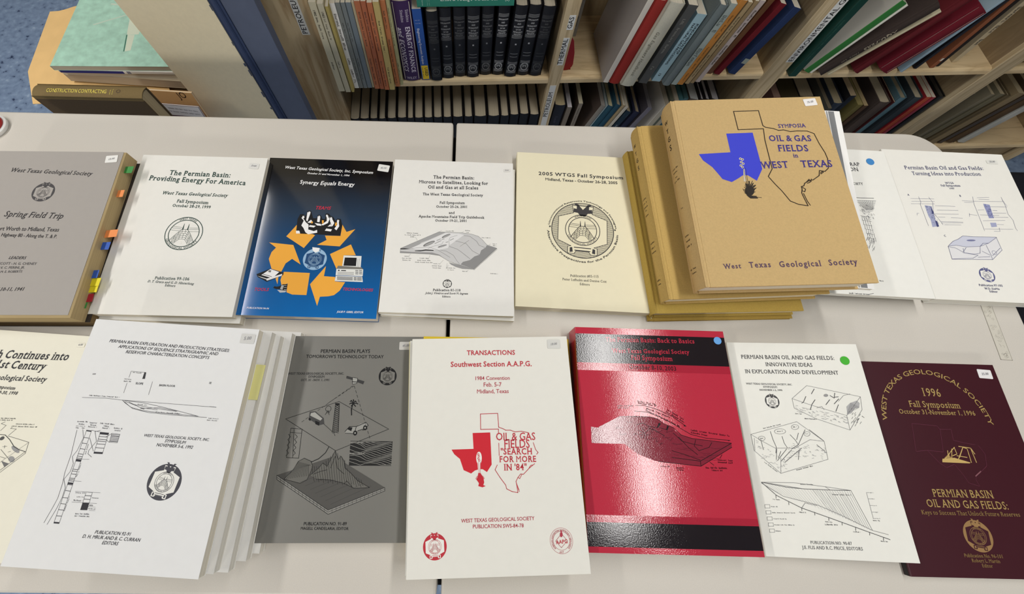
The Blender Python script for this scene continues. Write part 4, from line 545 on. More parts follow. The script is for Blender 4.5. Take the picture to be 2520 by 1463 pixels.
book('book','white book with a blue dot sticker beside the tan hardback','book',mw(.99932,.03699,0,.63809,-.03699,.99932,0,.55289,0,0,1,.0183),.2159,.2740,.0082,cover=(236, 236, 230),pg=(222, 220, 212),
 art=[('T','THE SUBTLE TRAP',-20.68,98.23,58.07,102.72,'r',(70,70,76)),('T','EXPLORATION',-15.14,87.75,53,91.84,'r',(70,70,76)),('T','GEOLOGICAL SOCIETY',-13.77,60.28,52.85,63.91,'r',(70,70,76)),('L',.87,(70,70,76),[(31.63,37.51),(62.99,38.27)]),('L',.58,(70,70,76),[(31.21,32.06),(65.22,33.3)]),('L',.46,(110,110,114),[(32.29,31.23),(44.65,15.05)]),('L',.43,(110,110,114),[(35.42,28.43),(64.09,31.13)]),('L',.46,(110,110,114),[(35.71,31.44),(45.96,15.13)]),('L',.43,(110,110,114),[(35.6,25.76),(62.96,28.96)]),('L',.46,(110,110,114),[(39.13,31.66),(47.26,15.21)]),('L',.43,(110,110,114),[(35.78,23.09),(61.83,26.8)]),('L',.46,(110,110,114),[(42.55,31.87),(48.57,15.3)]),('L',.43,(110,110,114),[(35.97,20.43),(60.71,24.65)]),('L',.46,(110,110,114),[(45.98,32.09),(49.88,15.38)]),('L',.43,(110,110,114),[(36.15,17.77),(59.59,22.49)]),('L',.46,(110,110,114),[(49.4,32.31),(51.18,15.46)]),('L',.43,(110,110,114),[(36.33,15.12),(58.47,20.35)]),('L',.46,(110,110,114),[(52.83,32.52),(52.49,15.54)]),('L',.43,(110,110,114),[(36.51,12.48),(57.35,18.21)]),('L',.46,(110,110,114),[(56.26,32.74),(53.8,15.62)]),('L',.43,(110,110,114),[(36.69,9.85),(56.23,16.07)]),('L',.46,(110,110,114),[(59.68,32.95),(55.1,15.7)]),('L',.42,(110,110,114),[(36.87,7.22),(55.12,13.94)]),('L',.43,(110,110,114),[(54.25,19.2),(55.84,16.64)]),('L',.43,(110,110,114),[(55.53,19.69),(57.13,17.13)]),('L',.43,(110,110,114),[(46.61,11.65),(48.21,9.11)]),('L',.42,(110,110,114),[(43.38,4.14),(44.98,1.62)]),('L',.43,(110,110,114),[(37.32,16.16),(38.94,13.6)]),('L',.43,(110,110,114),[(51.79,22.82),(53.4,20.25)]),('L',.43,(110,110,114),[(36.42,12.27),(38.03,9.72)]),('L',.42,(110,110,114),[(38.1,.82),(39.7,-1.69)]),('L',.43,(110,110,114),[(39.65,13.18),(41.26,10.64)]),('L',.42,(110,110,114),[(45.26,7.86),(46.86,5.33)]),('L',.43,(110,110,114),[(38.54,8.21),(40.15,5.67)]),('L',.43,(110,110,114),[(38.93,16.58),(40.55,14.02)]),('L',.43,(110,110,114),[(36.24,15.27),(37.85,12.72)]),('L',.43,(110,110,114),[(56.95,20.87),(58.55,18.31)]),('L',.42,(110,110,114),[(36.28,-1.39),(37.88,-3.9)]),('L',.43,(110,110,114),[(38.2,23.48),(39.82,20.91)]),('L',.43,(110,110,114),[(49.15,6.23),(50.75,3.7)]),('L',.43,(110,110,114),[(47.93,24.13),(49.54,21.55)]),('L',.43,(110,110,114),[(46.4,24.6),(48.01,22.02)]),('L',.43,(110,110,114),[(53.95,8.11),(55.54,5.58)]),('L',.43,(110,110,114),[(52.34,18.09),(53.93,15.54)]),('L',.42,(110,110,114),[(50.99,1.87),(52.58,-.65)]),('L',.43,(110,110,114),[(45.19,24.51),(46.8,21.93)]),('L',.42,(110,110,114),[(40.25,-1.7),(41.85,-4.21)]),('L',.42,(110,110,114),[(43.76,2.91),(45.36,.39)]),('L',.42,(110,110,114),[(42.68,3.97),(44.27,1.44)]),('L',.43,(110,110,114),[(35.12,23.16),(36.75,20.59)]),('L',.43,(110,110,114),[(39.24,21.21),(40.85,18.65)]),('L',.42,(110,110,114),[(44.76,-.99),(46.35,-3.5)]),('L',.42,(110,110,114),[(44.15,2.86),(45.74,.34)]),('L',.43,(110,110,114),[(50.24,8),(51.83,5.47)]),('L',.42,(110,110,114),[(50.4,.36),(51.99,-2.15)]),('L',.42,(110,110,114),[(34.59,2.05),(36.2,-.47)]),('L',.43,(110,110,114),[(33.63,14.22),(35.25,11.67)]),('L',.45,(110,110,114),[(31.67,3.1),(47.98,1.2)]),('L',.42,(110,110,114),[(33.58,2.64),(32.53,-4.97)]),('L',.42,(110,110,114),[(37.21,2.86),(36.15,-4.75)]),('L',.42,(110,110,114),[(40.85,3.09),(39.77,-4.53)]),('L',.42,(110,110,114),[(44.48,3.31),(43.39,-4.3)]),('L',.45,(110,110,114),[(31.76,-5.02),(46.71,-6.99)]),('L',.42,(110,110,114),[(33.66,-5.48),(32.62,-13.03)]),('L',.42,(110,110,114),[(37.28,-5.26),(36.22,-12.81)]),('L',.42,(110,110,114),[(40.9,-5.04),(39.83,-12.59)]),('L',.42,(110,110,114),[(44.52,-4.81),(43.43,-12.37)]),('L',.45,(110,110,114),[(31.85,-13.08),(45.45,-15.11)]),('L',.42,(110,110,114),[(33.74,-13.54),(32.7,-21.02)]),('L',.42,(110,110,114),[(37.35,-13.31),(36.29,-20.8)]),('L',.42,(110,110,114),[(40.95,-13.09),(39.88,-20.59)]),('L',.42,(110,110,114),[(44.56,-12.87),(43.47,-20.37)]),('L',.44,(110,110,114),[(31.93,-21.07),(44.2,-23.16)]),('L',.42,(110,110,114),[(33.83,-21.52),(32.79,-28.95)]),('L',.42,(110,110,114),[(37.41,-21.31),(36.36,-28.73)]),('L',.42,(110,110,114),[(41,-21.09),(39.94,-28.52)]),('L',.42,(110,110,114),[(44.59,-20.87),(43.51,-28.3)]),('L',.44,(110,110,114),[(32.02,-29),(42.96,-31.15)]),('L',.41,(110,110,114),[(33.9,-29.45),(32.87,-36.82)]),('L',.41,(110,110,114),[(37.48,-29.23),(36.43,-36.6)]),('L',.41,(110,110,114),[(41.05,-29.01),(39.99,-36.38)]),('L',.41,(110,110,114),[(44.63,-28.8),(43.55,-36.17)]),('L',.44,(110,110,114),[(32.11,-36.86),(41.74,-39.07)]),('L',.41,(110,110,114),[(33.98,-37.31),(32.95,-44.62)]),('L',.41,(110,110,114),[(37.54,-37.09),(36.5,-44.4)]),('L',.41,(110,110,114),[(41.1,-36.88),(40.05,-44.19)]),('L',.41,(110,110,114),[(44.67,-36.66),(43.59,-43.97)]),('L',.41,(110,110,114),[(40.12,-41.99),(37.01,-47.73)]),('L',.41,(110,110,114),[(36.72,-26.91),(33.61,-32.74)]),('L',.41,(110,110,114),[(34.69,-36.76),(31.59,-42.53)]),('L',.41,(110,110,114),[(32.34,-50.04),(29.27,-55.73)]),('L',.41,(110,110,114),[(35.48,-45.1),(32.39,-50.82)]),('L',.41,(110,110,114),[(41.61,-43.03),(38.5,-48.77)]),('L',.41,(110,110,114),[(28.04,-54.8),(24.99,-60.46)]),('L',.41,(110,110,114),[(31.85,-51.54),(28.78,-57.22)]),('L',.41,(110,110,114),[(38.78,-28.33),(35.65,-34.15)]),('L',.41,(110,110,114),[(42.53,-40.74),(39.41,-46.49)]),('L',.41,(110,110,114),[(31.69,-37.13),(28.6,-42.9)]),('L',.41,(110,110,114),[(28.75,-52.22),(25.69,-57.9)]),('L',.41,(110,110,114),[(41.4,-39.83),(38.29,-45.58)]),('L',.41,(110,110,114),[(35.96,-41.27),(32.87,-47.01)]),('L',.41,(110,110,114),[(28.11,-50.46),(25.05,-56.15)]),('L',.41,(110,110,114),[(35.01,-43.1),(31.92,-48.83)]),('L',.41,(110,110,114),[(36.37,-55.56),(33.3,-61.21)]),('L',.41,(110,110,114),[(36.72,-27),(33.6,-32.83)]),('L',.41,(110,110,114),[(39.76,-39.13),(36.65,-44.88)]),('L',.41,(110,110,114),[(36.45,-35.63),(33.35,-41.4)]),('L',.41,(110,110,114),[(38.84,-53.48),(35.76,-59.15)]),('L',.41,(110,110,114),[(42.64,-37.58),(39.52,-43.34)]),('L',.41,(110,110,114),[(32.94,-35.78),(29.85,-41.56)]),('L',.41,(110,110,114),[(38.57,-41.48),(35.47,-47.22)]),('L',.41,(110,110,114),[(39.23,-52.6),(36.15,-58.27)]),('L',.41,(110,110,114),[(37.7,-48.96),(34.61,-54.65)]),('M',-23.13,-136.34,7.64,-136.59,2.02,(90,90,94)),('L',.51,(110,110,114),[(10.11,-117.35),(9.28,-123.81)]),('L',.76,(110,110,114),[(5.37,-136.22),(14.39,-133.68)]),('M',29.86,-112.85,35.81,-113.02,2.07,(90,90,94))],
 stickers=[('round_sticker',77.74,112.71,6.74,0,0,(70,140,205),(),'blue round price dot')])
book('book','white book with faint blue section drawings, rightmost of the back row','book',mw(.99961,.02792,0,.86429,-.02792,.99961,0,.55365,0,0,1,.0006),.2159,.2835,.0172,cover=(234, 233, 226),pg=(218, 216, 208),
 art=[('T','Permian Basin Oil and Gas Fields:',-78.4,100.22,62.76,106.41,'r',(86,88,122)),('T','Turning Ideas into Production',-68.96,88.69,53.63,94.02,'r',(86,88,122)),('T','WTGS',-16.72,73.31,-1.68,74.13,'rb',(86,88,122)),('T','Fall Symposium',-26.47,67.7,8.32,69.19,'rb',(86,88,122)),('T','1997',-13.52,62.75,-4.27,63.05,'rb',(86,88,122)),('T','A',-90.89,45.75,-87.76,45.92,'rb',(86,88,122)),('T','B',-.94,48.43,1.85,48.58,'rb',(86,88,122)),('T','C',-55.37,-30.71,-52.08,-30.72,'rb',(86,88,122)),('L',.42,(110,112,145),[(-88.07,40.17),(-47.5,41.56)]),('L',.42,(110,112,145),[(-88.08,34.85),(-48.41,36.39)]),('L',.42,(110,112,145),[(-90.55,29.82),(-50.05,31.59)]),('L',.42,(110,112,145),[(-72.99,44.54),(-72.63,33.71),(-74.98,29.67),(-74.98,10.32),(-75.04,-4.9),(-74.75,-11.47)]),('L',.42,(110,112,145),[(-55.78,44.87),(-53.6,38.67),(-52.36,34.8),(-58.04,13.14),(-53.68,3.81),(-49.52,-8.27)]),('L',.42,(110,112,145),[(-50.41,28.06),(-16.32,28.52)]),('L',.42,(110,112,145),[(-50.02,19.35),(-13.98,20.87)]),('L',.41,(110,112,145),[(-58.51,11.77),(-15.82,13.45)]),('L',.41,(110,112,145),[(-52.88,6.14),(-41.05,6.38)]),('L',.41,(110,112,145),[(-31.13,5.95),(-11.8,6.01)]),('L',.41,(110,112,145),[(-50.71,-2.11),(-13.78,-1.69)]),('L',.41,(110,112,145),[(-50.73,-4.57),(-14.34,-3.23)]),('L',.41,(110,112,145),[(-46.97,-8.14),(-19.14,-7.25)]),('L',.41,(110,112,145),[(-83.02,11.43),(-86.31,11.64),(-87.25,7.76)]),('L',.42,(110,112,145),[(-.04,40.56),(20.5,40.68),(72.48,42.48)]),('L',.43,(110,112,145),[(21.28,49.63),(18.24,34.66),(17.71,15.23),(17.18,-3.85),(16.68,-16.06)]),('L',.43,(110,112,145),[(70.85,51.31),(71.41,35.55),(69.44,17.96),(73.29,6.68),(71.26,-8.55),(72.71,-13.15)]),('L',.43,(110,112,145),[(28.39,48.02),(49.64,49.77)]),('L',.43,(110,112,145),[(29.87,45.13),(47.84,45.11)]),('L',.42,(110,112,145),[(2.22,14.41),(15.1,12.78)]),('L',.42,(110,112,145),[(3.29,16.39),(1.44,9.57)]),('L',.42,(110,112,145),[(19.82,23.06),(31.44,24.64)]),('L',.42,(110,112,145),[(33.72,30.6),(73.45,32.13)]),('L',.42,(110,112,145),[(45.61,24.04),(53.25,24.06)]),('L',.42,(110,112,145),[(20.7,14.23),(52.97,14.78)]),('L',.42,(110,112,145),[(44.47,18.95),(66.77,19.75)]),('L',.42,(110,112,145),[(42.98,10.81),(66.91,11.69)]),('L',.41,(110,112,145),[(21.47,3),(59.4,5.57)]),('L',.41,(110,112,145),[(42.63,-2.89),(53.58,-2.7)]),('L',.41,(110,112,145),[(17.92,-12.82),(66.22,-10.68)]),('L',.42,(110,112,145),[(2.34,37.74),(17.7,37.77)]),('L',.43,(110,112,145),[(70.18,45.32),(74.09,33.73)]),('L',.41,(110,112,145),[(32.42,-16.17),(42.44,-16.03),(43.54,-9.05)]),('A',1,(165,170,200),[(-68.21,28.08),(-56.8,26.75),(-59.56,-5.97),(-58.14,-11.54),(-68.82,-13.6),(-67.14,1.2),(-68.59,6.83)]),('A',3,(70,74,120),[(-58.52,26.65),(-57.19,13.18),(-61.28,11.05)]),('A',3,(70,74,120),[(-60.46,-1.3),(-57.25,-1.7),(-57.43,-11.88),(-61.21,-13.2)]),('A',1,(150,155,195),[(34.27,36.5),(44.82,35.1),(42.21,8.86),(33.63,8.4)]),('A',1,(165,170,200),[(31.95,-.24),(42.21,.3),(40.89,-7.31),(31.15,-8.76)]),('L',.33,(70,74,120),[(-56.75,-4.12),(-55.69,-5.33)]),('L',.34,(70,74,120),[(-67.28,18.58),(-67.95,17.42)]),('L',.34,(70,74,120),[(-62.14,8.26),(-62.36,6.95)]),('L',.34,(70,74,120),[(-59.48,-.22),(-59.39,-1.35)]),('L',.34,(70,74,120),[(-57.29,17.04),(-58.28,16.12)]),('L',.34,(70,74,120),[(-57.43,25.25),(-59.32,24.13)]),('L',.34,(70,74,120),[(-65.27,24.64),(-66.33,22.79)]),('L',.34,(70,74,120),[(-57.12,14.99),(-59.43,13.82)]),('L',.34,(70,74,120),[(-59.36,13.57),(-57.9,12.64)]),('L',.34,(70,74,120),[(-64.38,11.43),(-63.64,10.03)]),('L',.34,(70,74,120),[(-61.35,24.94),(-60.35,24.36)]),('L',.34,(70,74,120),[(-59.01,10.87),(-57.47,9.6)]),('L',.34,(70,74,120),[(-63.01,25.95),(-64.8,24.42)]),('L',.34,(70,74,120),[(-65.86,19.29),(-65.96,18.57)]),('L',.34,(70,74,120),[(-57.19,.98),(-55.75,-.02)]),('L',.34,(70,74,120),[(-60.18,5.71),(-60.55,4.49)]),('L',.34,(70,74,120),[(-66.97,26.85),(-67.64,25.64)]),('L',.34,(70,74,120),[(-61.99,20.58),(-62.11,19.02)]),('L',.34,(70,74,120),[(-63.14,16.1),(-62.29,14.77)]),('L',.34,(70,74,120),[(-61.61,1.63),(-60.79,.15)]),('L',.33,(70,74,120),[(-64.56,-4.27),(-65.8,-5.53)]),('L',.34,(70,74,120),[(-60.84,9.39),(-59.98,8.15)]),('L',.33,(70,74,120),[(-59.18,-6.61),(-60.98,-8.08)]),('L',.34,(70,74,120),[(-59.17,6.98),(-58.25,6.06)]),('L',.34,(70,74,120),[(-60.95,22.39),(-63.55,20.6)]),('L',.34,(70,74,120),[(-56.84,9.29),(-55.15,8.5)]),('L',.34,(70,74,120),[(-58.36,-3.36),(-59.94,-4.88)]),('L',.33,(70,74,120),[(-59.06,-7.96),(-61.13,-9.29)]),('L',.34,(70,74,120),[(-67.11,10.19),(-65.71,8.52)]),('L',.34,(70,74,120),[(-61.17,19.47),(-61.65,18.38)]),('L',.34,(70,74,120),[(-61.25,8.07),(-60.1,7.47)]),('L',.34,(70,74,120),[(-61.79,5.24),(-63.45,4.39)]),('L',.34,(70,74,120),[(-57.87,4.31),(-60.18,3.05)]),('L',.33,(70,74,120),[(-61.77,-4.54),(-62.61,-5.47)]),('L',.34,(70,74,120),[(-65.81,25.45),(-66.02,24.14)]),('L',.34,(70,74,120),[(-63.96,7.38),(-63.05,5.73)]),('L',.34,(70,74,120),[(-59.4,10.48),(-58.6,9.45)]),('L',.34,(70,74,120),[(-64.86,20.75),(-66.32,19.56)]),('L',.34,(70,74,120),[(-64.76,27.03),(-65.01,25.85)]),('L',.34,(70,74,120),[(-59.44,8.07),(-58.03,7.14)]),('L',.34,(70,74,120),[(-62.44,17.45),(-62.28,16.63)]),('L',.34,(70,74,120),[(-65.54,26.22),(-66.99,24.96)]),('L',.34,(70,74,120),[(-63.83,4.25),(-62.48,2.59)]),('L',.34,(70,74,120),[(-63.47,4.64),(-65.32,3.09)]),('L',.34,(70,74,120),[(-66.14,1.07),(-65.62,-.65)]),('L',.34,(70,74,120),[(-59.71,4.42),(-58.86,2.63)]),('L',.34,(70,74,120),[(-66.65,14.25),(-67.7,13.39)]),('L',.34,(70,74,120),[(-62.04,13.68),(-61.49,11.85)]),('L',.34,(70,74,120),[(-57.52,17),(-59.23,15.74)]),('L',.34,(70,74,120),[(-64.77,20.56),(-67.07,19.52)]),('L',.34,(70,74,120),[(-62.1,13.22),(-63.11,12.58)]),('L',.33,(70,74,120),[(-64.22,-4.63),(-65.56,-5.28)]),('L',.34,(70,74,120),[(-64.53,17.72),(-64.67,16.44)]),('L',.34,(70,74,120),[(-58.77,-1.56),(-57.46,-2.75)]),('L',.33,(70,74,120),[(-58.24,-6.4),(-60.03,-7.98)]),('L',.33,(70,74,120),[(-57.38,-5.64),(-56.4,-7.01)]),('L',.33,(70,74,120),[(-63.98,-7.6),(-63.43,-8.3)]),('L',.34,(70,74,120),[(-59.62,3.32),(-59.34,2.1)]),('L',.34,(70,74,120),[(-58.27,12.52),(-58.74,11.49)]),('L',.34,(70,74,120),[(-60.8,25.76),(-60.18,24.53)]),('L',.34,(70,74,120),[(40.66,16.73),(40.34,15.88)]),('L',.35,(70,74,120),[(41.35,26.49),(42.13,25.87)]),('L',.35,(70,74,120),[(40.41,24.58),(40.93,23.48)]),('L',.34,(70,74,120),[(38.62,21.44),(37.56,20.37)]),('L',.34,(70,74,120),[(36.3,14.14),(33.8,12.51)]),('L',.35,(70,74,120),[(42.99,26.42),(41.17,25.18)]),('L',.35,(70,74,120),[(39.65,25.31),(37.46,23.28)]),('L',.34,(70,74,120),[(42.91,19.37),(42.92,17.93)]),('L',.34,(70,74,120),[(37.6,19.91),(36.4,19.05)]),('L',.34,(70,74,120),[(42.34,17.39),(40.91,16.66)]),('L',.35,(70,74,120),[(43.19,25.37),(41.19,23.93)]),('L',.34,(70,74,120),[(37.21,15.33),(36.24,14.4)]),('L',.35,(70,74,120),[(42.95,23.7),(43.21,22.98)]),('L',.35,(70,74,120),[(41.15,26.85),(42.78,25.87)]),('L',.34,(70,74,120),[(37.42,22.04),(36.49,21.23)]),('L',.35,(70,74,120),[(37.98,30.85),(35.72,29.76)]),('L',.35,(70,74,120),[(35.87,33.41),(37.4,32.46)]),('L',.34,(70,74,120),[(37.86,17.65),(36.95,15.92)]),('L',.34,(70,74,120),[(39.78,15.02),(38.77,13.96)]),('L',.34,(70,74,120),[(36.58,12.53),(35.84,11.87)]),('L',.34,(70,74,120),[(43.01,19.34),(42.87,18.26)]),('L',.35,(70,74,120),[(41.14,27.64),(39.06,25.96)]),('L',.35,(70,74,120),[(37.83,31.41),(39.39,30.45)]),('L',.34,(70,74,120),[(42.67,10.84),(41.14,10.14)]),('L',.35,(70,74,120),[(41.06,26.03),(42.51,25.04)]),('L',.35,(70,74,120),[(36.75,25.94),(37.33,24.75)]),('L',.35,(70,74,120),[(37.14,23.01),(34.69,21.37)]),('L',.34,(70,74,120),[(42.11,23.23),(39.48,21.38)]),('L',.34,(70,74,120),[(37.85,13.73),(36.54,12.11)]),('L',.34,(70,74,120),[(41.86,16.57),(39.67,15.26)]),('L',.34,(70,74,120),[(43.37,13.73),(43.63,12.08)]),('L',.35,(70,74,120),[(43.3,33.03),(42.25,32.15)]),('L',.34,(70,74,120),[(35.74,18.01),(34.82,16.45)]),('L',.35,(70,74,120),[(38.17,35.61),(36.38,34.76)]),('L',.34,(70,74,120),[(36.29,11.07),(35.78,10.01)]),('L',.34,(70,74,120),[(40.22,11.44),(40.49,10.26)]),('L',.34,(70,74,120),[(36.19,18.15),(35.6,16.37)]),('L',.35,(70,74,120),[(38.8,21.86),(36.52,20.27)]),('L',.34,(70,74,120),[(41.11,17.93),(39.62,16.73)]),('L',.35,(70,74,120),[(37.87,23.16),(37.16,22.46)]),('L',.35,(70,74,120),[(38.93,22.64),(38.19,21.75)]),('L',.34,(70,74,120),[(40.72,22.77),(40.58,21.03)]),('L',.35,(70,74,120),[(37.21,35.18),(36.84,33.3)]),('L',.34,(70,74,120),[(39.2,13.09),(40.92,12.41)]),('L',.35,(70,74,120),[(35.67,27.35),(34.77,26.4)]),('A',1,(205,208,222),[(-54.12,-47.24),(-43.66,-38.53),(-33.95,-34.38),(-24.22,-28),(-5.35,-28.32),(31.35,-27.35),(14.37,-39.21),(4.1,-42.46),(-2.32,-46.41),(-25.65,-47.6),(-41.31,-45.68)]),('A',1,(226,226,228),[(-54.32,-47.8),(-41.31,-45.68),(-25.86,-48.15),(-2.11,-45.86),(14.37,-39.21),(32.04,-27.68),(31.85,-50.98),(9.29,-69.06),(-57.05,-71.51)]),('L',.58,(100,102,135),[(-54.12,-47.24),(-43.66,-38.53),(-33.95,-34.38),(-24.22,-28),(-5.35,-28.32),(31.35,-27.35),(31.85,-50.98),(9.29,-69.06),(-57.05,-71.51),(-55.28,-48.21),(-41.31,-45.68),(-25.86,-48.15),(-2.11,-45.86),(14.37,-39.21),(32.04,-27.68)]),('L',.58,(100,102,135),[(-2.11,-45.86),(5.16,-39.68),(14.37,-39.21)]),('L',.58,(100,102,135),[(-55.61,-49.13),(-43.29,-51.2),(-34.33,-57.93),(-26.33,-49.44)]),('L',.58,(100,102,135),[(-31.66,-50.61),(-33.01,-58.75),(-17.47,-60.64),(-6.84,-58.32),(-2.32,-46.41)]),('L',.57,(100,102,135),[(-34.66,-58.84),(-11.53,-62.13),(-21.83,-67.97),(-56.92,-71.15)]),('L',.58,(100,102,135),[(8.76,-43.13),(9.99,-61.04),(9.29,-69.06)]),('L',.57,(100,102,135),[(-12.9,-65.75),(7.27,-63.84)]),('L',.58,(100,102,135),[(-2.13,-54.5),(8.33,-61.12)]),('L',.58,(100,102,135),[(29.98,-47.47),(12.12,-61.82)]),('C',3.25,3.79,(100,102,135),17.24,-56.21),('A',2,(120,124,160),[(-5.43,-35.11),(-6,-35.65),(-7.24,-36.17),(-9.05,-36.63),(-11.24,-36.97),(-13.6,-37.17),(-15.9,-37.21),(-17.91,-37.08),(-19.44,-36.8),(-20.34,-36.38),(-20.52,-35.89),(-19.96,-35.35),(-18.72,-34.83),(-16.91,-34.37),(-14.72,-34.02),(-12.35,-33.82),(-10.05,-33.78),(-8.03,-33.91),(-6.5,-34.2),(-5.61,-34.61)]),('S',-10.25,-96.68,12.24,(95,98,140),(236,235,228),'full',-10),('T','Publication 97-102',-30.14,-116.36,7.68,-115.69,'rb',(86,88,122)),('T','W.D. DeMis',-23.43,-121.91,.61,-121.57,'rb',(86,88,122)),('T','Editor',-17.33,-126.45,-4.41,-126.32,'rb',(86,88,122))],
 stickers=[('price_sticker',83.2,124.05,19.76,7.8,.1,(228,228,222),[('T','25.00',-5.33,-1.25,4.94,-.47,'i',(140,140,146))],None)])
